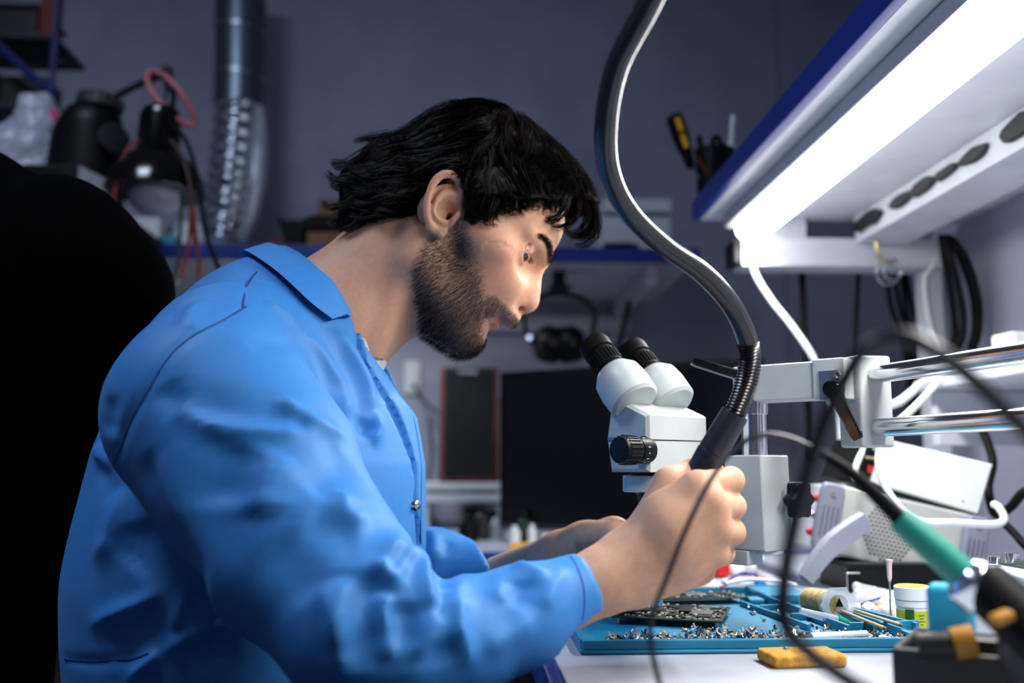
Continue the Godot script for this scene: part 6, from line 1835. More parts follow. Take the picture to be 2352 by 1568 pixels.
# ---------------------------------------------------------------- microscope on its boom stand
func build_microscope() -> void:
	var shell := grain(mat("scope_white", Color(0.69, 0.72, 0.715), 0.38), M.soft, 6.0)
	var back := Vector3(0.62, 0, 0.78).normalized()    # away from the user
	var side := Vector3(-0.78, 0, 0.62).normalized()   # to the zoom knob
	var edge := Vector3(0.1701, 0.9601, -0.9050)
	var t := thing("stereo_microscope", "white stereo microscope with two black eyepieces on a boom stand", "microscope", Vector3(0.45, 0.755, -0.95))
	var bx := Transform3D(Basis(back, Vector3.UP, side), edge)   # x back, y up, z to the knob
	# head: sloping top, two shells with a seam
	var w := 0.092
	var mid := bx * Transform3D(Basis(), Vector3(0, 0, -w / 2))
	part(t, "head_cover", mb().prism(PackedVector2Array([Vector2(0, -0.024), Vector2(0, -0.001), Vector2(-0.003, 0.001), Vector2(-0.044, 0.0185), Vector2(-0.047, 0.018), Vector2(-0.055, -0.024)]), w, 0.003, mid), shell)
	part(t, "head_body", mb().prism(PackedVector2Array([Vector2(-0.0005, -0.0550), Vector2(-0.0005, -0.0252), Vector2(-0.0545, -0.0252), Vector2(-0.050, -0.0550)]), w - 0.001, 0.003, mid), shell)
	# binocular tubes
	var look := (Vector3.UP * 0.743 - back * 0.669).normalized()
	var near := Vector3(0.1423, 1.0104, -0.9580)
	for k in 2:
		var c := near - side * 0.057 * k
		var xf := xform(c, look, side)
		part(t, "prism_housing", mb().lathe([[0.0, -0.052], [0.0225, -0.052], [0.0255, -0.049], [0.0262, -0.03], [0.0245, -0.016], [0.0185, -0.0075], [0.0165, -0.007], [0.0, -0.007]], 32, xf), shell)
		var ep := part(t, "eyepiece", mb().lathe([[0.0, -0.008], [0.0142, -0.008], [0.0142, -0.002], [0.0152, -0.0015], [0.0152, 0.016], [0.0140, 0.0165], [0.0140, 0.019], [0.0162, 0.020], [0.0166, 0.030], [0.0155, 0.0345], [0.0135, 0.035], [0.0125, 0.031], [0.0, 0.030]], 32, xf), M.black_rubber)
		var ribs := mb()
		for i in 26:
			var a := TAU * i / 26
			ribs.rbox(Vector3(0.0011, 0.0135, 0.0022), 0.0004, xf * Transform3D(Basis(Vector3.UP, a), Vector3(sin(a), 0, cos(a)) * 0.0152 + Vector3(0, 0.0075, 0)))
		part(ep, "grip_ribs", ribs, M.black_rubber)
	# zoom knob
	var kx := xform(Vector3(0.1679, 0.9256, -0.9080), side, Vector3.UP)
	var knob := part(t, "zoom_knob", mb().lathe([[0.0, -0.004], [0.0118, -0.004], [0.0128, 0.001], [0.0128, 0.014], [0.0118, 0.0145], [0.0118, 0.0155], [0.0132, 0.016], [0.0132, 0.034], [0.0120, 0.0365], [0.0, 0.037]], 36, kx), M.black_plastic, "ribbed black zoom knob")
	var kr := mb()
	for i in 22:
		var a := TAU * i / 22
		kr.rbox(Vector3(0.0016, 0.016, 0.0016), 0.0005, kx * Transform3D(Basis(Vector3.UP, a), Vector3(sin(a), 0, cos(a)) * 0.0133 + Vector3(0, 0.0255, 0)))
	part(knob, "grip_ribs", kr, M.black_plastic)
	var marks := mb()
	for i in 14:
		var a := TAU * i / 14
		marks.rbox(Vector3(0.0007, 0.003 if i % 2 else 0.0018, 0.0004), 0.0001, kx * Transform3D(Basis(Vector3.UP, a), Vector3(sin(a), 0, cos(a)) * 0.01285 + Vector3(0, 0.008, 0)))
	part(knob, "zoom_marks", marks, M.white_plastic, "white index marks")
	# objective and the ring that carries the head
	var axis := edge - back * 0.026 - side * 0.046
	var up := Transform3D(Basis(), Vector3(axis.x, edge.y, axis.z))
	part(t, "objective", mb().lathe([[0.0, -0.098], [0.017, -0.098], [0.019, -0.095], [0.0225, -0.076], [0.028, -0.0745], [0.029, -0.0565], [0.0, -0.0565]], 32, up), M.black_plastic)
	part(t, "focus_ring", mb().lathe([[0.0295, -0.0745], [0.035, -0.0745], [0.036, -0.0735], [0.036, -0.0595], [0.035, -0.0585], [0.0295, -0.0585]], 40, up), shell)
	part(t, "screw", mb().lathe([[0.0, 0.0006], [0.0016, 0.0005], [0.0017, -0.001]], 10, xform(Vector3(axis.x, edge.y - 0.067, axis.z) + (side * 0.6 + back * 0.8).normalized() * 0.036, side * 0.6 + back * 0.8)), M.black_plastic)
	# focusing block, post
	var be := Vector3(0.2838, 0.9201, -0.9250)
	var bb := Transform3D(bx.basis, be)
	part(t, "focus_block", mb().prism(PackedVector2Array([Vector2(0, 0), Vector2(-0.0015, 0.0015), Vector2(-0.044, 0.0015), Vector2(-0.044, -0.0905), Vector2(0.0015, -0.0905)]), 0.048, 0.0012, bb * Transform3D(Basis(), Vector3(0, 0, -0.024))), shell)
	part(t, "block_foot", mb().rbox(Vector3(0.026, 0.014, 0.026), 0.001, bb * Transform3D(Basis(), Vector3(-0.03, -0.098, -0.010))), shell)
	part(t, "knurled_ring", mb().lathe([[0.0, -0.0945], [0.0155, -0.0945], [0.0155, -0.091], [0.0, -0.091]], 48, bb * Transform3D(Basis(), Vector3(-0.014, 0, -0.028))), M.white_plastic, "", 5.0)
	part(t, "carrier_arm", mb().rbox(Vector3(0.036, 0.014, 0.062), 0.002, Transform3D(bx.basis, (Vector3(axis.x, edge.y - 0.0665, axis.z) + Vector3(be.x, edge.y - 0.0665, be.z) + bx.basis * Vector3(-0.02, 0, -0.02)) / 2.0)), shell)
	var px := Transform3D(Basis(), be + bx.basis * Vector3(-0.022, 0, -0.022))
	part(t, "post", mb().lathe([[0.0, -0.002], [0.0125, -0.002], [0.0125, 0.042], [0.0142, 0.0425], [0.0142, 0.062], [0.0, 0.062]], 36, px), M.chrome)
	# star knob on the block
	var sx := xform(be + bx.basis * Vector3(0, -0.042, -0.040), back, Vector3.UP)
	var star := PackedVector2Array()
	for i in 60:
		var a := TAU * i / 60
		var r := 0.0165 + 0.0028 * cos(a * 6.0)
		star.append(Vector2(cos(a), sin(a)) * r)
	var sk := part(t, "star_knob", mb().prism(star, 0.014, 0.002, sx * Transform3D(Basis(Vector3.RIGHT, -PI / 2), Vector3(0, 0.015, 0))), M.black_plastic, "black six-lobed star knob")
	part(sk, "spindle", mb().lathe([[0.0, -0.006], [0.004, -0.006], [0.004, 0.008], [0.0, 0.008]], 14, sx), M.steel)
	# horizontal arm with clamp and levers
	var a0 := Vector3(0.2788, 0.9925, -0.9700)
	var a1 := Vector3(0.3410, 0.9938, -0.9120)
	var a2 := Vector3(0.3609, 0.9938, -0.8930)
	var dir := (a2 - a0).normalized()
	dir.y = 0
	dir = dir.normalized()
	var ab := Basis(dir, Vector3.UP, dir.cross(Vector3.UP))
	a1.y = a0.y
	a2.y = a0.y
	part(t, "arm", mb().rbox(Vector3(a0.distance_to(a1), 0.036, 0.034), 0.002, Transform3D(ab, (a0 + a1) / 2)), shell)
	part(t, "arm_clamp", mb().rbox(Vector3(a1.distance_to(a2) + 0.004, 0.039, 0.038), 0.002, Transform3D(ab, (a1 + a2) / 2 + dir * 0.002)), shell)
	var facing := -ab.z if ab.z.z < 0.0 else ab.z
	var pv := Vector3(0.3360, 0.9813, -0.8680)
	part(t, "clamp_plate", mb().rbox(Vector3(0.020, 0.028, 0.003), 0.0006, Transform3D(ab, (a1 + a2) / 2 + facing * 0.019 + Vector3(0, -0.006, 0) + dir * 0.003)), M.steel)
	part(t, "lever", lever(pv, Vector3(0.3555, 0.9352, -0.8620), facing, 0.0085), M.black_gloss, "glossy black clamp lever")
	part(t, "lever", lever(Vector3(0.2789, 0.9983, -0.9450), Vector3(0.2253, 1.0162, -0.9550), Vector3(0.1, 0.15, 1), 0.0068), M.black_gloss, "glossy black clamp lever")
	part(t, "hex_screw", mb().lathe([[0.0, 0.0], [0.0016, 0.0], [0.002, 0.001], [0.0032, 0.0015], [0.0034, -0.002]], 12, xform(Vector3(0.3423, 0.9951, -0.8720), facing)), M.steel)
	# end block and twin rods
	var r0 := Vector3(0.3847, 0.9970, -0.8950)
	var r1 := Vector3(0.4261, 0.9886, -0.7130)
	var q0 := Vector3(0.3847, 0.9468, -0.8930)
	var rd := r1 - r0
	rd.y = 0
	var far := r0 + rd * 2.4
	rd = rd.normalized()
	var eb := Basis(rd, Vector3.UP, rd.cross(Vector3.UP))
	part(t, "end_block", mb().rbox(Vector3(0.036, 0.087, 0.036), 0.003, Transform3D(eb, Vector3(r0.x, (r0.y + q0.y) / 2, r0.z) - rd * 0.012), 2), shell)
	for y in [r0.y, q0.y]:
		part(t, "rod", mb().lathe([[0.0, 0.0], [0.0087, 0.0], [0.0087, 0.60], [0.0, 0.60]], 28, xform(Vector3(r0.x, y, r0.z), rd)), M.chrome, "polished steel rod")
	part(t, "boom_block", mb().rbox(Vector3(0.05, 0.10, 0.05), 0.004, Transform3D(eb, Vector3(r0.x, (r0.y + q0.y) / 2, r0.z) + rd * 0.56)), shell)
	var col := Vector3(r0.x, 0, r0.z) + rd * 0.56
	part(t, "column", mb().lathe([[0.0, 0.785], [0.014, 0.785], [0.014, 1.12], [0.012, 1.123], [0.0, 1.123]], 28, Transform3D(Basis(), col)), M.chrome)
	part(t, "base_plate", mb().rbox(Vector3(0.20, 0.03, 0.20), 0.008, Transform3D(Basis(), col + Vector3(0.03, 0.7705, 0)), 2), shell)

# a tapered lever from its pivot to its tip, lying in the plane that faces the given way
func lever(a: Vector3, b: Vector3, facing: Vector3, r: float) -> MB:
	var x := (b - a).normalized()
	var z := (facing - x * facing.dot(x)).normalized()
	var l := a.distance_to(b)
	var xf := Transform3D(Basis(x, z.cross(x), z), a)
	var m := mb().lathe([[0.0, -0.008], [r, -0.008], [r, 0.004], [r * 0.85, 0.0052], [r * 0.45, 0.0052], [r * 0.42, 0.003], [0.0, 0.003]], 20, xform(a, z, x))
	m.prism(PackedVector2Array([Vector2(0, -r * 0.75), Vector2(l * 0.9, -r * 0.62), Vector2(l, -r * 0.45), Vector2(l, r * 0.45), Vector2(l * 0.9, r * 0.62), Vector2(0, r * 0.75)]), 0.008, 0.0015, xf)
	m.prism(PackedVector2Array([Vector2(l * 0.3, -r * 0.35), Vector2(l * 0.5, -r * 0.35), Vector2(l * 0.5, r * 0.35), Vector2(l * 0.3, r * 0.35)]), 0.0092, 0.0004, xf)
	return m

# ---------------------------------------------------------------- hose and hand piece
func build_hose() -> void:
	var t := thing("vacuum_hose", "dark grey flexible hose with a hand piece held over the board", "hose", Vector3(0.1883, 0.9000, -0.7900))
	var m := mat("hose", Color(0.16, 0.165, 0.185), 0.2)
	part(t, "tube", mb().tube([Vector3(0.1388, 1.2795, -0.5000), Vector3(0.1275, 1.2336, -0.5450), Vector3(0.1157, 1.2084, -0.5850), Vector3(0.1002, 1.1817, -0.6200), Vector3(0.0964, 1.1526, -0.6500), Vector3(0.1023, 1.1271, -0.6800), Vector3(0.1188, 1.1031, -0.7000), Vector3(0.1489, 1.0812, -0.7200), Vector3(0.1811, 1.0640, -0.7350), Vector3(0.2078, 1.0425, -0.7500), Vector3(0.2234, 1.0193, -0.7600), Vector3(0.2294, 0.9989, -0.7680), Vector3(0.2279, 0.9781, -0.7750), Vector3(0.2204, 0.9542, -0.7820)], 0.0082, 20, 8), m, "smooth dark grey tube")
	# corrugated sleeve over the lower bend
	var bend := MB.smooth([Vector3(0.2261, 1.0097, -0.7630), Vector3(0.2293, 0.9971, -0.7680), Vector3(0.2284, 0.9816, -0.7740), Vector3(0.2243, 0.9658, -0.7790), Vector3(0.2192, 0.9517, -0.7830)], 24)
	var pts := []
	var rad := []
	for i in bend.size():
		pts.append(bend[i])
		rad.append(0.0086 + 0.0009 * (0.5 + 0.5 * cos(i * TAU / 4.0)))
	rad[0] = 0.0082
	var sl := mb()
	sl.tube(pts, rad, 20, 1)
	part(t, "corrugated_sleeve", sl, mat("sleeve", Color(0.05, 0.05, 0.06), 0.25), "black ribbed sleeve")
	var a := Vector3(0.2192, 0.9524, -0.7830)
	var b := Vector3(0.1928, 0.9053, -0.7960)
	var ax := (b - a).normalized()
	var hx := xform(a, ax, Vector3(0, 0, 1))
	var l := a.distance_to(b)
	var grip := mat("grip", Color(0.10, 0.12, 0.16), 0.42)
	part(t, "hand_piece", mb().lathe([[0.0, 0.001], [0.0092, 0.001], [0.0112, -0.002], [0.0116, 0.0], [0.0120, 0.012], [0.0122, l * 0.62], [0.0118, l * 0.64], [0.0, l * 0.64]], 28, hx), grip, "dark blue-grey grip")
	part(t, "grip_collar", mb().lathe([[0.0, l * 0.642], [0.0123, l * 0.642], [0.0126, l * 0.66], [0.0122, l * 0.95], [0.0118, l * 1.25], [0.0, l * 1.25]], 28, hx), mat("grip_teal", Color(0.05, 0.12, 0.17), 0.4), "dark teal collar")
	var c := a + ax * l * 1.25
	var e := Vector3(0.1721, 0.7882, -0.8800)
	part(t, "nozzle", mb().tube([c, c.lerp(e, 0.5), e.lerp(c, 0.08)], [0.0112, 0.009, 0.006], 20, 6), mat("nozzle", Color(0.04, 0.24, 0.26), 0.3), "teal nozzle")
	part(t, "tip", mb().tube([e.lerp(c, 0.08), e], [0.0045, 0.003], 14, 1), M.chrome)

# ---------------------------------------------------------------- cables, hooks and tools about the overhead shelf
func build_shelf_things() -> void:
	# dark tape marks left on the rail
	var y0 := 1.325
	var k := 0
	for q in [[-1.56, 0.125, 0.030], [-1.43, 0.085, 0.022], [-1.36, 0.085, 0.026], [-1.29, 0.075, 0.018], [-1.215, 0.075, 0.022], [-1.10, 0.105, 0.036]]:
		var m := mb()
		var poly := PackedVector2Array()
		var rng := RandomNumberGenerator.new()
		rng.seed = 60 + k
		for i in 12:
			var a := TAU * i / 12
			poly.append(Vector2(cos(a) * q[1] * 0.5 * rng.randf_range(0.8, 1.05), sin(a) * q[2] * 0.5 * rng.randf_range(0.7, 1.1)))
		m.prism(poly, 0.008, 0.002, Transform3D(Basis(Vector3.UP, PI / 2), Vector3(0.6758, y0, q[0])))
		var o := solo("adhesive_pad", m, M.tape, ["long black adhesive pad at the far end of the rail", "small dark adhesive pad second from the far end of the rail", "dark adhesive pad third from the far end of the rail", "small dark adhesive pad fourth from the far end of the rail", "dark adhesive pad fifth from the far end of the rail", "large ragged adhesive pad nearest on the rail"][k], "adhesive pad", "adhesive pads on the rail")
		k += 1
	solo("paint_chip", mb().prism(PackedVector2Array([Vector2(-0.006, -0.010), Vector2(0.005, -0.006), Vector2(0.007, 0.010), Vector2(-0.003, 0.008)]), 0.001, 0.0002, Transform3D(Basis(Vector3.UP, PI / 2), Vector3(0.6793, 1.326, -0.95))), M.grey_plastic, "small torn sticker on the white rail", "sticker")
	solo("yellow_tag", mb().prism(PackedVector2Array([Vector2(-0.004, 0.0), Vector2(0.003, 0.002), Vector2(0.005, 0.028), Vector2(-0.001, 0.030)]), 0.0012, 0.0003, Transform3D(Basis(), Vector3(0.4370, 1.3675, -1.6000) + Vector3(-0.003, 0, 0.0))), M.yellow, "small yellow tag stuck on the blue shelf edge", "tag")
	# lamp lead
	solo("lamp_lead", mb().tube([Vector3(0.4916, 1.2942, -1.6350), Vector3(0.5017, 1.2448, -1.6300), Vector3(0.5254, 1.1968, -1.6200), Vector3(0.5536, 1.1481, -1.6000), Vector3(0.5804, 1.0919, -1.5800), Vector3(0.6094, 1.0363, -1.6000), Vector3(0.6365, 0.9632, -1.6200), Vector3(0.6367, 0.8020, -1.6200)], 0.0052, 12, 8), M.white_plastic, "white lead hanging from the far end of the tube lamp", "cable")
	# hook and rings below the bracket
	var t := thing("cable_hook", "metal hook with key rings hanging under the overhead shelf", "hook", Vector3(0.7252, 1.2331, -1.6000))
	part(t, "hook", mb().tube([Vector3(0.7072, 1.3023, -1.6000), Vector3(0.7093, 1.2830, -1.6000), Vector3(0.7162, 1.2669, -1.6000), Vector3(0.7313, 1.2608, -1.6000), Vector3(0.7409, 1.2671, -1.6000)], 0.0036, 10, 6), mat("brass", Color(0.72, 0.64, 0.46), 0.3, 0.9))
	for r in [[2044, 622, 0.016], [2036, 630, 0.021]]:
		var pts := []
		var c: Vector3 = [Vector3(0.7327, 1.2466, -1.5980), Vector3(0.7276, 1.2447, -1.6040)][0 if r[0] == 2044 else 1]
		for i in 25: pts.append(c + Vector3(cos(TAU * i / 24), sin(TAU * i / 24), 0.15 * sin(TAU * i / 24)) * r[2])
		part(t, "ring", mb().tube(pts, 0.0018, 8, 1, false), M.steel)
	# black cables behind the upright
	black_cable([Vector3(0.8286, 1.3114, -1.6000), Vector3(0.8390, 1.2650, -1.6000), Vector3(0.8507, 1.2035, -1.6000), Vector3(0.8523, 1.1425, -1.6000), Vector3(0.8412, 1.1122, -1.6000)], 0.0058, "third of the thick black cables right of the white upright", "cables right of the upright")
	black_cable([Vector3(0.8285, 1.3085, -1.5880), Vector3(0.8486, 1.2702, -1.5880), Vector3(0.8655, 1.2091, -1.5880), Vector3(0.8677, 1.1484, -1.5880), Vector3(0.8562, 1.1108, -1.5880)], 0.0058, "second outermost thick black cable right of the white upright", "cables right of the upright")
	black_cable([Vector3(0.8115, 1.3054, -1.5760), Vector3(0.8160, 1.2520, -1.5760), Vector3(0.8240, 1.1839, -1.5760), Vector3(0.8239, 1.1314, -1.5760), Vector3(0.8132, 1.1053, -1.5760)], 0.0058, "thick black cable hanging closest to the white upright on its right", "cables right of the upright")
	black_cable([Vector3(0.8219, 1.2987, -1.5640), Vector3(0.8482, 1.2573, -1.5640), Vector3(0.8635, 1.1897, -1.5640), Vector3(0.8582, 1.1300, -1.5640), Vector3(0.8460, 1.1040, -1.5640)], 0.0058, "outermost thick black cable right of the white upright", "cables right of the upright")
	black_cable([Vector3(0.8050, 1.2956, -1.5520), Vector3(0.8202, 1.2245, -1.5520), Vector3(0.8285, 1.1651, -1.5520), Vector3(0.8213, 1.1208, -1.5520), Vector3(0.8083, 1.1024, -1.5520)], 0.0058, "thick black cable in the middle behind the others right of the upright", "cables right of the upright")
	black_cable([Vector3(0.7771, 1.2722, -1.7200), Vector3(0.7820, 1.2080, -1.7200), Vector3(0.7999, 1.1429, -1.7200), Vector3(0.8079, 1.0784, -1.7200), Vector3(0.8084, 0.9984, -1.7200)], 0.0046, "leftmost thin black cable below the key rings", "cables left of the upright")
	black_cable([Vector3(0.7949, 1.2744, -1.7300), Vector3(0.8031, 1.2099, -1.7300), Vector3(0.8145, 1.1444, -1.7300), Vector3(0.8175, 1.0794, -1.7300), Vector3(0.8196, 0.9989, -1.7300)], 0.0046, "second thin black cable from the left below the key rings", "cables left of the upright")
	black_cable([Vector3(0.8146, 1.2767, -1.7400), Vector3(0.8194, 1.2117, -1.7400), Vector3(0.8270, 1.1375, -1.7400), Vector3(0.8267, 1.0722, -1.7400), Vector3(0.8281, 1.0075, -1.7400)], 0.0046, "third thin black cable from the left below the key rings", "cables left of the upright")
	black_cable([Vector3(0.8277, 1.2788, -1.7500), Vector3(0.8347, 1.2219, -1.7500), Vector3(0.8427, 1.1554, -1.7500), Vector3(0.8365, 1.0732, -1.7500), Vector3(0.8395, 1.0081, -1.7500)], 0.0046, "thin black cable closest to the white upright on its left", "cables left of the upright")
	black_cable([Vector3(0.6172, 1.2707, -1.7200), Vector3(0.6173, 1.1905, -1.7200), Vector3(0.6182, 1.0935, -1.7200), Vector3(0.6192, 0.9980, -1.7200), Vector3(0.6192, 0.9194, -1.7200)], 0.0062, "single black cable hanging behind the microscope arm", "")
	black_cable([Vector3(0.7242, 1.2717, -1.7200), Vector3(0.7178, 1.2075, -1.7200), Vector3(0.7131, 1.1424, -1.7200), Vector3(0.7102, 1.0459, -1.7200), Vector3(0.7096, 0.9666, -1.7200)], 0.004, "lone thin black cable left of the key rings", "")
	black_cable([Vector3(0.4262, 1.3495, -2.5000), Vector3(0.4075, 1.2673, -2.5000), Vector3(0.3831, 1.1859, -2.5000), Vector3(0.3705, 1.1052, -2.5000)], 0.0075, "black cable hanging from the back shelf beside the headphones", "")
	# white leads by the upright
	solo("upright_cable", mb().tube([Vector3(0.8227, 1.3153, -1.6320), Vector3(0.8274, 1.2876, -1.6320), Vector3(0.8203, 1.2634, -1.6300), Vector3(0.8057, 1.2402, -1.6320), Vector3(0.8062, 1.1933, -1.6320), Vector3(0.8129, 1.1468, -1.6320), Vector3(0.8226, 1.1157, -1.6300), Vector3(0.8297, 1.0775, -1.6300)], 0.0042, 10, 6), M.white_plastic, "white cord running down the front of the white upright", "cable")
	solo("white_mains_lead", mb().tube([Vector3(0.5676, 0.9923, -1.3000), Vector3(0.6016, 0.9992, -1.3200), Vector3(0.6337, 1.0162, -1.3400), Vector3(0.6567, 1.0292, -1.3600), Vector3(0.6849, 1.0391, -1.3700)], 0.0058, 12, 6), M.white_plastic, "thick white lead curving behind the end block", "cable")
	solo("white_supply_lead", mb().tube([Vector3(0.6560, 1.0314, -1.3000), Vector3(0.6264, 1.0085, -1.2800), Vector3(0.5790, 0.9795, -1.2400), Vector3(0.5366, 0.9578, -1.2000), Vector3(0.5093, 0.9324, -1.1700), Vector3(0.4982, 0.9058, -1.1500), Vector3(0.5032, 0.8800, -1.1400), Vector3(0.5160, 0.8573, -1.1300), Vector3(0.5380, 0.8455, -1.1300), Vector3(0.5810, 0.8438, -1.1400), Vector3(0.6399, 0.8405, -1.1600), Vector3(0.6602, 0.8462, -1.1700), Vector3(0.6601, 0.8600, -1.1800), Vector3(0.6593, 0.8634, -1.1900)], 0.0046, 12, 8), M.white_plastic, "white lead looping down over the stacked instruments", "cable")
	solo("switch_lead", mb().tube([Vector3(0.5204, 0.9338, -1.2450), Vector3(0.5101, 0.9196, -1.2400), Vector3(0.5015, 0.9027, -1.2350), Vector3(0.5034, 0.8943, -1.2350)], 0.0040, 10, 6), M.white_plastic, "short white lead at the hot-air station front", "cable")
	solo("black_mains_lead", mb().tube([Vector3(0.7026, 0.8847, -1.1500), Vector3(0.6878, 0.8790, -1.1700), Vector3(0.6860, 0.8592, -1.2000), Vector3(0.6990, 0.8481, -1.2600), Vector3(0.7144, 0.8815, -1.3000), Vector3(0.7340, 0.9173, -1.3200), Vector3(0.7361, 0.9543, -1.3400), Vector3(0.7349, 0.9864, -1.3600)], 0.0060, 12, 8), M.black_rubber, "black mains lead curling behind the hot-air station", "cable")
	solo("black_side_lead", mb().tube([Vector3(0.6848, 0.8418, -1.2200), Vector3(0.6894, 0.8266, -1.2000), Vector3(0.6892, 0.8147, -1.1800), Vector3(0.7021, 0.7955, -1.1600)], 0.0050, 12, 6), M.black_rubber, "black lead leaving to the right below the instruments", "cable")
	# small side shelf with papers behind the rods
	t = thing("side_shelf", "small white wall shelf with papers behind the steel rods", "shelf", Vector3(0.82, 1.0, -1.35))
	var sy := Vector3(0.7332, 1.0421, -1.4000).y
	var sx := Vector3(0.6932, 1.0419, -1.4000).x
	part(t, "board", mb().box(Vector3(sx, sy - 0.016, -1.46), Vector3(0.898, sy, -1.10), 0.003), M.white_steel)
	part(t, "bracket", mb().box(Vector3(sx + 0.02, sy - 0.10, -1.45), Vector3(0.898, sy - 0.0162, -1.43), 0.003), M.white_steel)
	for i in 4:
		solo("paper_sheet", mb().rbox(Vector3(0.15, 0.0016, 0.20), 0.0004, Transform3D(Basis(Vector3.UP, 0.12 * i - 0.2), Vector3(sx + 0.105, sy + 0.0012 + 0.0034 * i, -1.28))), M.paper, ["lowest white paper sheet on the side shelf", "second white paper sheet on the side shelf", "third white paper sheet on the side shelf", "top white paper sheet on the side shelf"][i], "paper", "papers on the side shelf")
	solo("plug_block", mb().rbox(Vector3(0.10, 0.038, 0.05), 0.006, Transform3D(Basis(Vector3.UP, 0.1), Vector3(sx + 0.10, sy + 0.0345, -1.30)), 2), M.white_plastic, "white plug strip on top of the papers", "plug strip")

func black_cable(pts: Array, r: float, label: String, group: String) -> void:
	solo("hanging_cable", mb().tube(pts, r, 10, 6), M.black_rubber, label, "cable", group)

# tool pot on the far corner of the overhead shelf
func build_tool_pot() -> void:
	var c := Vector3(0.434, 1.3782, -1.628)
	var t := thing("tool_pot", "black mesh pot with hand tools at the far end of the overhead shelf", "pot", c)
	var pot := part(t, "pot_wall", mb().lathe([[0.0, 0.001], [0.030, 0.001], [0.031, 0.004], [0.034, 0.085], [0.0355, 0.086], [0.0355, 0.090], [0.032, 0.090], [0.029, 0.006], [0.0, 0.005]], 28, Transform3D(Basis(), c)), M.black_plastic)
	t = thing("screwdriver", "black and yellow screwdriver leaning left out of the tool pot", "screwdriver", c + Vector3(-0.01, 0.02, 0))
	var a := Vector3(0.3917, 1.4326, -1.6250)
	var b := Vector3(0.3609, 1.5296, -1.6200)
	var d := (b - a).normalized()
	part(t, "shaft", mb().tube([c + Vector3(-0.012, 0.01, 0.008), a + d * 0.004], 0.003, 10, 1), M.steel)
	part(t, "handle", mb().tube([a, a + d * 0.010, a + d * 0.022, a + d * 0.06, b - d * 0.006, b], [0.006, 0.0085, 0.0095, 0.0155, 0.0150, 0.0095], 18, 4), M.black_rubber)
	for k in 2:
		part(t, "grip_inlay", mb().rbox(Vector3(0.010, 0.026, 0.004), 0.0018, xform(a + d * (0.048 + k * 0.031) + Vector3(0.0, 0, 0.0138), d)), M.yellow, "yellow grip inlay")
	t = thing("pliers", "black-handled pliers standing in the tool pot", "pliers", c + Vector3(0.012, 0.02, 0))
	part(t, "handle", mb().tube([c + Vector3(0.010, 0.03, 0.004), Vector3(0.4253, 1.4076, -1.6250), Vector3(0.4124, 1.4472, -1.6250), Vector3(0.4073, 1.4936, -1.6250)], [0.004, 0.006, 0.006, 0.0045], 10, 5), M.black_rubber)
	part(t, "handle", mb().tube([c + Vector3(0.016, 0.03, 0.004), Vector3(0.4471, 1.4079, -1.6250), Vector3(0.4501, 1.4558, -1.6250), Vector3(0.4416, 1.4893, -1.6250), Vector3(0.4321, 1.4859, -1.6250), Vector3(0.4277, 1.4395, -1.6250), Vector3(0.4299, 1.4037, -1.6250)], [0.004, 0.0055, 0.0055, 0.0045, 0.0045, 0.0045, 0.004], 10, 5), M.black_rubber)
	t = thing("glue_pen", "white slender glue pen at the back of the tool pot", "pen", c + Vector3(0.024, 0.01, -0.01))
	part(t, "barrel", mb().tube([c + Vector3(0.022, 0.008, -0.008), Vector3(0.4676, 1.4481, -1.6500), Vector3(0.4720, 1.4888, -1.6500)], [0.008, 0.009, 0.008], 14, 2), M.white_plastic)
	part(t, "cap", mb().tube([Vector3(0.4720, 1.4896, -1.6500), Vector3(0.4768, 1.5413, -1.6500)], [0.0055, 0.005], 12, 1), M.white_plastic)
	solo("red_tweezers", mb().tube([c + Vector3(0.0, 0.012, 0.016), Vector3(0.3970, 1.4467, -1.6000)], [0.003, 0.0026], 8, 1), mat("rust_red", Color(0.45, 0.10, 0.06), 0.5), "rust-red handled pick in the tool pot", "pick")

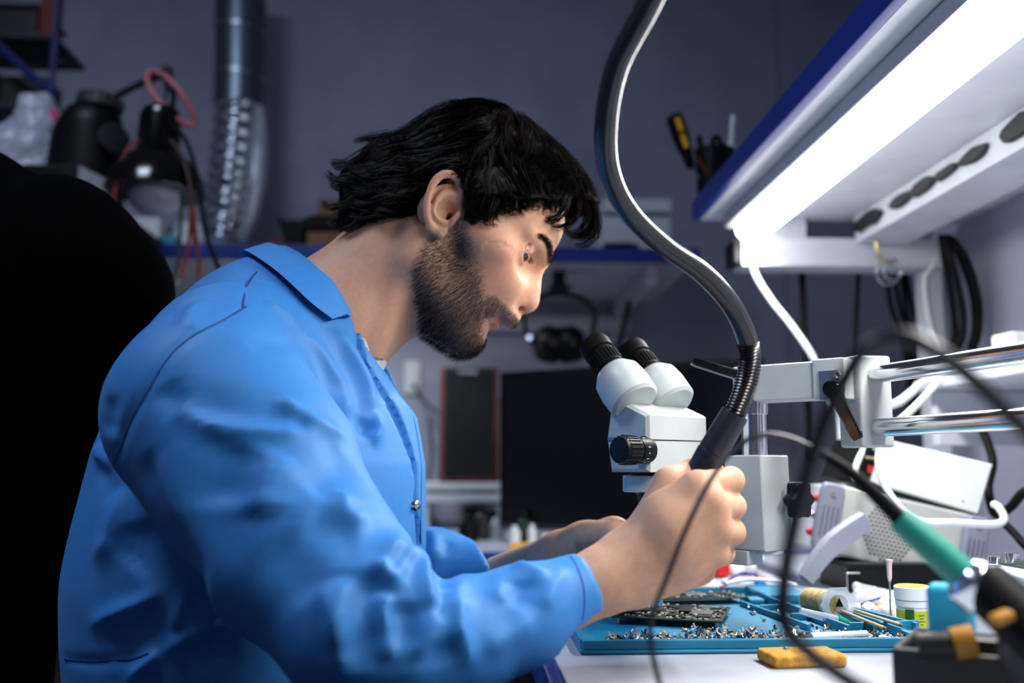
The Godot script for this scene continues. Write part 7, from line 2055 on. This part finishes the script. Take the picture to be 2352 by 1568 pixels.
# ---------------------------------------------------------------- the dim left side
func build_left_side() -> void:
	var t := thing("storage_rack", "blue steel storage rack with a diagonal brace at the upper left", "rack", Vector3(-1.15, 0, -2.3))
	var px := Vector3(-1.0005, 1.9242, -2.2500).x
	part(t, "post", mb().box(Vector3(px - 0.012, 0, -2.262), Vector3(px + 0.0, 2.5, -2.25), 0.001), M.rack_blue)
	part(t, "post", mb().box(Vector3(px - 0.55, 0, -2.262), Vector3(px - 0.538, 2.5, -2.25), 0.001), M.rack_blue)
	part(t, "post", mb().box(Vector3(px - 0.55, 0, -2.46), Vector3(px - 0.538, 2.5, -2.448), 0.001), M.rack_blue)
	part(t, "brace", mb().tube([Vector3(-1.2006, 1.9722, -2.2550), Vector3(-0.9977, 1.7923, -2.2550)], [0.012, 0.012], 6, 1), M.rack_blue)
	for y in [Vector3(-1.0622, 1.7783, -2.2500).y, Vector3(-1.0736, 1.9559, -2.2500).y]:
		part(t, "shelf_board", mb().box(Vector3(px - 0.55, y - 0.012, -2.46), Vector3(px - 0.013, y, -2.2635), 0.001), M.grey_dark)
	part(t, "side_hook", mb().tube([Vector3(-1.0006, 1.8735, -2.2500), Vector3(-0.9763, 1.8806, -2.2500)], [0.006, 0.004], 8, 1), M.grey_dark)
	var y1: float = Vector3(-1.0736, 1.9559, -2.2500).y
	var y2: float = Vector3(-1.0622, 1.7783, -2.2500).y
	t = thing("parts_bin", "dark parts bin on the upper rack shelf", "bin", Vector3(px - 0.2, y1, -2.4))
	part(t, "bin_body", mb().box(Vector3(px - 0.40, y1 + 0.0005, -2.44), Vector3(px - 0.07, y1 + 0.075, -2.29), 0.004), mat("bin_navy", Color(0.05, 0.055, 0.075), 0.5))
	part(t, "bin_lip", mb().box(Vector3(px - 0.41, y1 + 0.0755, -2.45), Vector3(px - 0.06, y1 + 0.085, -2.28), 0.003), M.bin_navy)
	solo("red_carton", mb().box(Vector3(px - 0.058, y1 + 0.0005, -2.32), Vector3(px - 0.018, y1 + 0.12, -2.28), 0.003), mat("dull_red", Color(0.42, 0.03, 0.02), 0.6), "small red carton at the end of the upper rack shelf", "box")
	solo("green_carton", mb().box(Vector3(px - 0.17, y2 + 0.0005, -2.44), Vector3(px - 0.06, y2 + 0.10, -2.34), 0.003), mat("dark_green", Color(0.02, 0.14, 0.06), 0.5), "dark green carton on the lower rack shelf", "box")
	solo("grey_carton", mb().box(Vector3(px - 0.45, y2 + 0.0005, -2.45), Vector3(px - 0.19, y2 + 0.12, -2.30), 0.004), mat("slate", Color(0.16, 0.18, 0.19), 0.7), "slate grey carton on the lower rack shelf", "box")
	# clear bag bulging below the rack shelf
	var f := Field.new()
	var c := Vector3(-0.9468, 1.6344, -2.0500)
	f.cap(c + Vector3(0.0, 0.045, 0), c + Vector3(-0.01, -0.13, 0), 0.040, 0.050, 0.03)
	f.cap(c + Vector3(0.022, 0.02, 0.0), c + Vector3(0.02, -0.13, 0.01), 0.03, 0.034, 0.03)
	f.cap(c + Vector3(-0.05, 0.0, -0.02), c + Vector3(-0.05, -0.04, 0), 0.03, 0.04, 0.03)
	var low := Vector3(0, 1.442, 0)
	crumple("plastic_bag", f, Vector3(c.x, low.y - 0.012, c.z), 0.13, 0.006, 0.008, M.bag_milk, "milky plastic bag bulging behind the chair at left", "bag", 2.6)
	solo("pink_tag", mb().rbox(Vector3(0.016, 0.034, 0.006), 0.003, Transform3D(Basis(Vector3.BACK, 0.45), Vector3(-0.8694, 1.6390, -1.9750)), 2), mat("pink", Color(0.75, 0.06, 0.35), 0.5), "pink tag stuck on the milky plastic bag", "tag")
	# cabinet that carries bag, box and the black extractor
	t = thing("side_cabinet", "dark side cabinet hidden behind the chair", "cabinet", Vector3(-0.95, 0, -2.0))
	var top: float = low.y - 0.0125
	part(t, "body", mb().box(Vector3(-1.35, 0, -2.19), Vector3(-0.72, top - 0.02, -1.85), 0.004), M.grey_dark)
	part(t, "top_board", mb().box(Vector3(-1.36, top - 0.0198, -2.195), Vector3(-0.71, top, -1.84), 0.003), M.grey_dark)
	part(t, "door", mb().box(Vector3(-1.34, 0.05, -1.8498), Vector3(-1.04, top - 0.03, -1.834), 0.003), M.grey_dark)
	part(t, "door", mb().box(Vector3(-1.03, 0.05, -1.8498), Vector3(-0.73, top - 0.03, -1.834), 0.003), M.grey_dark)
	# black fume extractor with ribbed top
	c = Vector3(-0.7953, 1.5634, -1.9500)
	f = Field.new()
	f.cap(Vector3(-0.7930, 1.6008, -1.9500), Vector3(-0.8043, 1.4155, -1.9500), 0.058, 0.062, 0.03)
	f.cap(Vector3(-0.7713, 1.6105, -1.9500), Vector3(-0.7606, 1.4160, -1.9500), 0.046, 0.05, 0.03)
	f.cap(Vector3(-0.8223, 1.5723, -1.9500), Vector3(-0.8262, 1.4152, -1.9500), 0.035, 0.042, 0.03)
	f.half(Vector3(0, top + 0.001, 0), Vector3(0, 1, 0), 0.006, 1)
	t = thing("fume_extractor", "bulky black fume extractor with a ribbed grey cap", "extractor", Vector3(c.x, top, c.z))
	var net := Nets.new(f, Vector3(c.x - 0.14, top - 0.02, c.z - 0.10), Vector3(c.x + 0.12, c.y + 0.14, c.z + 0.10), 0.006)
	net.normals()
	mesh_part(t, "housing", nets_mesh([net], [], t.position), M.black_plastic)
	var cap := part(t, "ribbed_cap", mb().lathe([[0.0, 0.0], [0.046, 0.0], [0.046, 0.012], [0.040, 0.026], [0.024, 0.033], [0.0, 0.034]], 28, xform(Vector3(-0.7707, 1.6482, -1.9500), Vector3(0.12, 1, 0))), mat("cap_grey", Color(0.14, 0.14, 0.15), 0.6), "ribbed grey cap")
	for i in 20:
		var a := TAU * i / 20
		part(cap, "rib", mb().rbox(Vector3(0.003, 0.022, 0.004), 0.001, xform(Vector3(-0.7707, 1.6482, -1.9500), Vector3(0.12, 1, 0)) * Transform3D(Basis(Vector3.UP, a), Vector3(sin(a), 0, cos(a)) * 0.0455 + Vector3(0, 0.012, 0))), M.cap_grey)
	part(t, "nozzle_ring", mb().lathe([[0.0, -0.01], [0.03, -0.01], [0.032, 0.004], [0.026, 0.006], [0.0, 0.006]], 20, xform(Vector3(-0.7182, 1.5675, -1.9000), Vector3(0.7, 0.1, 0.7))), M.grey_dark)
	# instrument box with a pale side
	var e := Vector3(-0.7710, 1.5011, -1.8600)
	var g := Vector3(-0.7055, 1.4402, -1.8600)
	t = thing("equipment_box", "black box with a pale side panel behind the chair", "box", Vector3(e.x, top, -1.86))
	part(t, "case", mb().box(Vector3(e.x - 0.10, top + 0.0005, -1.888), Vector3(e.x + 0.005, top + 0.066, -1.848), 0.003), M.black_plastic)
	part(t, "side_panel", mb().prism(PackedVector2Array([Vector2(e.x + 0.0055, top + 0.066), Vector2(e.x + 0.0055, top + 0.001), Vector2(g.x, top + 0.001), Vector2(g.x, top + 0.036)]), 0.036, 0.002, Transform3D(Basis(), Vector3(0, 0, -1.868))), mat("pale_panel", Color(0.52, 0.53, 0.56), 0.6), "pale panel")
	part(t, "mark", mb().rbox(Vector3(0.009, 0.012, 0.0006), 0.0001, Transform3D(Basis(), Vector3((e.x + g.x) / 2 - 0.008, top + 0.026, -1.8496))), M.grey_dark)
	# bell lamp on an arm, with a loop of pink hose
	t = thing("bell_lamp", "black bell-shaped clamp lamp with an unlit white bulb", "lamp", Vector3(-0.6133, 1.4438, -1.8500))
	var lx := xform(Vector3(-0.6139, 1.4386, -1.8500), Vector3(0.02, 1, 0)).scaled_local(Vector3(1.22, 1.04, 1.22))
	part(t, "shade", mb().lathe([[0.070, 0.002], [0.078, 0.0], [0.079, 0.003], [0.074, 0.030], [0.060, 0.056], [0.040, 0.076], [0.034, 0.084], [0.0325, 0.150], [0.028, 0.164], [0.016, 0.172], [0.0, 0.174]], 36, lx), M.black_gloss, "glossy black shade")
	part(t, "bulb", mb().lathe([[0.0, -0.042], [0.020, -0.038], [0.036, -0.024], [0.042, -0.006], [0.038, 0.014], [0.026, 0.040], [0.0, 0.05]], 28, lx), mat("frosted", Color(0.60, 0.63, 0.72), 0.35), "unlit frosted bulb")
	part(t, "arm", mb().tube([Vector3(-0.6006, 1.6111, -1.8600), Vector3(-0.6003, 1.6522, -1.8700), Vector3(-0.6114, 1.6955, -1.8800)], 0.0115, 10, 3), M.grey_dark)
	part(t, "joint", mb().lathe([[0.0, -0.012], [0.013, -0.012], [0.013, 0.012], [0.0, 0.012]], 16, xform(Vector3(-0.6124, 1.6974, -1.8800), Vector3(0.3, 0.2, 1))), M.black_plastic)
	part(t, "boom", mb().tube([Vector3(-0.6124, 1.6974, -1.8800), Vector3(-0.7177, 1.7475, -2.0500), Vector3(-0.8563, 1.7723, -2.2200), Vector3(-1.18, 1.60, -2.256)], 0.008, 10, 3), M.black_plastic)
	var loop := []
	for i in 33:
		var a := TAU * i / 32
		loop.append(Vector3(-0.5921, 1.6340, -1.8400) + Vector3(0.050 * cos(a) * 0.9 + 0.018 * sin(a) * -1.0, 0.046 * sin(a) - 0.03 * cos(a), 0.012 * sin(a * 2.0)))
	solo("pink_tubing", mb().tube(loop, 0.0058, 10, 1, false), mat("pink_tube", Color(0.66, 0.36, 0.38), 0.5), "loop of pink translucent tubing on the lamp arm", "tubing")
	# test leads
	solo("red_arc_lead", mb().tube([Vector3(-0.6344, 1.5302, -1.8000), Vector3(-0.6488, 1.5110, -1.7900), Vector3(-0.6612, 1.4708, -1.7850), Vector3(-0.6658, 1.4226, -1.7800), Vector3(-0.6647, 1.3723, -1.7800), Vector3(-0.6586, 1.2563, -1.7800)], 0.0036, 8, 6), M.dull_red, "red test lead arching left of the bell lamp", "lead", "test leads at the bell lamp")
	solo("brown_arc_lead", mb().tube([Vector3(-0.5736, 1.5312, -1.8000), Vector3(-0.5532, 1.5082, -1.7900), Vector3(-0.5353, 1.4683, -1.7850), Vector3(-0.5235, 1.4161, -1.7800), Vector3(-0.5147, 1.3239, -1.7800)], 0.0034, 8, 6), mat("lead_brown", Color(0.20, 0.07, 0.05), 0.5), "dark red lead arching right of the bell lamp", "lead", "test leads at the bell lamp")
	solo("black_arc_lead", mb().tube([Vector3(-0.5781, 1.5706, -1.8200), Vector3(-0.5465, 1.5334, -1.8000), Vector3(-0.5223, 1.4744, -1.7900), Vector3(-0.5050, 1.3994, -1.7800), Vector3(-0.4929, 1.3408, -1.7800), Vector3(-0.4697, 1.2828, -1.7800), Vector3(-0.4595, 1.2705, -1.7800)], 0.0044, 8, 6), M.black_rubber, "black lead arching furthest right of the bell lamp", "lead", "test leads at the bell lamp")
	for q in [[[Vector3(-0.5394, 1.4214, -1.7700), Vector3(-0.5388, 1.3711, -1.7700), Vector3(-0.5386, 1.3130, -1.7700), Vector3(-0.5404, 1.2800, -1.7700), Vector3(-0.5419, 1.2430, -1.7700)], "dark_green", "green hanging test lead with a clip below the bell lamp"], [[Vector3(-0.5199, 1.3965, -1.7700), Vector3(-0.5209, 1.3464, -1.7700), Vector3(-0.5239, 1.3049, -1.7700), Vector3(-0.5276, 1.2801, -1.7700), Vector3(-0.5313, 1.2554, -1.7700)], "dull_red", "red hanging test lead left of its twin"], [[Vector3(-0.5163, 1.3881, -1.7700), Vector3(-0.5094, 1.3382, -1.7700), Vector3(-0.5040, 1.3051, -1.7700), Vector3(-0.5005, 1.2804, -1.7700), Vector3(-0.4979, 1.2557, -1.7700)], "dull_red", "red hanging test lead furthest right below the bell lamp"]]:
		var pts: Array = q[0]
		t = thing("clip_lead", q[2], "lead", pts[4], "clip leads below the bell lamp")
		part(t, "wire", mb().tube([pts[0], pts[1], pts[2], pts[3]], 0.0034, 8, 5), M[q[1]])
		part(t, "clip", mb().tube([pts[3], pts[3].lerp(pts[4], 0.4), pts[4]], [0.005, 0.0085, 0.007], 8, 2, true, 0.6), M[q[1]])
	# jars and a blue pack on the back shelf behind the leads
	var y := 1.4163
	solo("pale_jar", mb().lathe([[0.0, 0.0], [0.045, 0.0], [0.047, 0.003], [0.047, 0.085], [0.040, 0.095], [0.040, 0.112], [0.0, 0.113]], 24, Transform3D(Basis(), Vector3(Vector3(-0.7181, 1.5486, -2.4500).x, y, -2.45))), M.white_plastic, "white jar on the back shelf behind the clip leads", "jar")
	solo("pale_box", mb().box(Vector3(Vector3(-0.8518, 1.4664, -2.4000).x, y, -2.55), Vector3(Vector3(-0.7817, 1.4671, -2.4000).x, y + 0.12, -2.40), 0.004), M.white_plastic, "white box on the back shelf behind the bell lamp", "box")
	solo("blue_pack", mb().box(Vector3(Vector3(-0.7677, 1.4626, -2.3800).x, y, -2.48), Vector3(Vector3(-0.7334, 1.4629, -2.3800).x, y + 0.07, -2.38), 0.005), mat("cyan_pack", Color(0.10, 0.50, 0.62), 0.5), "light blue pack on the back shelf between white jar and box", "pack")
	solo("bottle_stopper", mb().lathe([[0.0, 0.0], [0.009, 0.0], [0.009, 0.012], [0.006, 0.016], [0.0, 0.016]], 14, Transform3D(Basis(), Vector3(Vector3(-0.6154, 1.4497, -2.3000).x, y, -2.3))), M.yellow, "small yellow stopper on the back shelf below the duct", "stopper")
	solo("lilac_pack", mb().box(Vector3(Vector3(-0.6592, 1.4634, -2.3600).x, y, -2.50), Vector3(Vector3(-0.6037, 1.4640, -2.3600).x, y + 0.060, -2.36), 0.006), mat("lilac", Color(0.40, 0.42, 0.58), 0.6), "lilac paper pack on the back shelf below the duct", "pack")
	t = thing("cable_reel", "black cable reel on the back bench behind the chair", "reel", Vector3(Vector3(-0.6387, 1.3395, -2.2000).x + 0.02, 0.7556, -2.35))
	part(t, "drum", mb().lathe([[0.0, 0.0], [0.11, 0.0], [0.11, 0.02], [0.07, 0.03], [0.07, 0.36], [0.11, 0.37], [0.11, 0.40], [0.0, 0.40]], 28, Transform3D(Basis(), Vector3(Vector3(-0.6387, 1.3395, -2.2000).x + 0.02, 0.7556, -2.35))), M.black_plastic)

# ---------------------------------------------------------------- small things on the back bench
func build_back_bench_things() -> void:
	var y := 0.7556
	for q in [[Vector3(0.0007, 0.7937, -2.0500), 0, 0.020, 0.055, "black_plastic", "black_plastic", "short black jar at the left of the back bench row"], [Vector3(0.0317, 0.7908, -2.1000), 0, 0.016, 0.070, "grey_dark", "black_plastic", "dark grey bottle beside the short black jar"], [Vector3(0.0623, 0.7896, -2.1200), 0, 0.015, 0.045, "white_plastic", "white_plastic", "small white bottle left of the yellow ruler"], [Vector3(0.0955, 0.7975, -1.9800), 0, 0.012, 0.036, "white_plastic", "white_plastic", "squat white bottle above the yellow ruler"], [Vector3(0.1153, 0.7963, -2.0000), 0, 0.014, 0.062, "dark_green", "black_plastic", "dark green dropper bottle with a black cap"], [Vector3(0.1303, 0.7979, -1.9700), 0, 0.009, 0.040, "white_plastic", "white_plastic", "slim white tube right of the green bottle"]]:
		var c: Vector3 = q[0]
		c.y = y
		var t := thing("small_bottle", q[6], "bottle", c, "bottles on the back bench")
		part(t, "bottle_body", mb().lathe([[0.0, 0.0], [q[2] * 0.95, 0.0], [q[2], 0.002], [q[2], q[3] * 0.72], [q[2] * 0.5, q[3] * 0.8], [0.0, q[3] * 0.8]], 18, Transform3D(Basis(), c)), M[q[4]])
		part(t, "bottle_cap", mb().lathe([[0.0, q[3] * 0.801], [q[2] * 0.55, q[3] * 0.801], [q[2] * 0.55, q[3] * 0.97], [q[2] * 0.45, q[3]], [0.0, q[3]]], 18, Transform3D(Basis(), c)), M[q[5]])
	var a := Vector3(0.0813, 0.7537, -1.8600)
	solo("yellow_ruler", mb().box(Vector3(a.x, y, -1.88), Vector3(a.x + 0.072, y + 0.010, -1.86), 0.001), M.yellow, "yellow plastic strip at the front of the back bench", "strip")
	var b := Vector3(0.1438, 0.7543, -1.8500)
	solo("white_carton", mb().box(Vector3(b.x, y, -1.90), Vector3(b.x + 0.036, y + 0.026, -1.85), 0.002), M.white_plastic, "small white box right of the yellow strip on the back bench", "box")
	for q in [[Vector3(0.0168, 0.7950, -2.4000), 0, 0.05, 0.06], [Vector3(0.0566, 0.7968, -2.3600), 0, 0.03, 0.05]]:
		var c: Vector3 = q[0]
		solo("black_adapter", mb().box(Vector3(c.x - q[2] / 2, y, c.z - 0.04), Vector3(c.x + q[2] / 2, y + q[3], c.z + 0.03), 0.005, 2), M.black_plastic, "black power adapter under the speaker riser, %s" % ("the wider one" if q[2] > 0.04 else "the narrower one"), "adapter", "adapters under the riser")
	solo("riser_cable", mb().tube([Vector3(-0.1114, 1.0466, -2.7200), Vector3(-0.1025, 0.9491, -2.7400), Vector3(-0.1104, 0.8636, -2.7450), Vector3(-0.1007, 0.7789, -2.7400), Vector3(-0.0651, 0.7393, -2.7000)], 0.0045, 10, 6), M.cable_grey, "grey cable hanging behind the man's coat front", "cable")
	solo("red_wire", mb().tube([Vector3(-0.0075, 0.8084, -2.6000), Vector3(-0.0120, 0.7797, -2.6000), Vector3(-0.0025, 0.7467, -2.5800)], 0.003, 8, 5), M.red, "short red wire under the speaker riser", "wire")

func _ready() -> void:
	set_view()
	make_materials()
	build_room()
	build_bench()
	build_back_bench()
	build_chair()
	build_man()
	build_microscope()
	build_hose()
	build_mat()
	build_back_shelf_things()
	build_headphones()
	build_duct()
	build_left_side()
	build_shelf_things()
	build_tool_pot()
	build_boards()
	build_instruments()
	build_small_things()
	build_iron()
	build_back_bench_things()
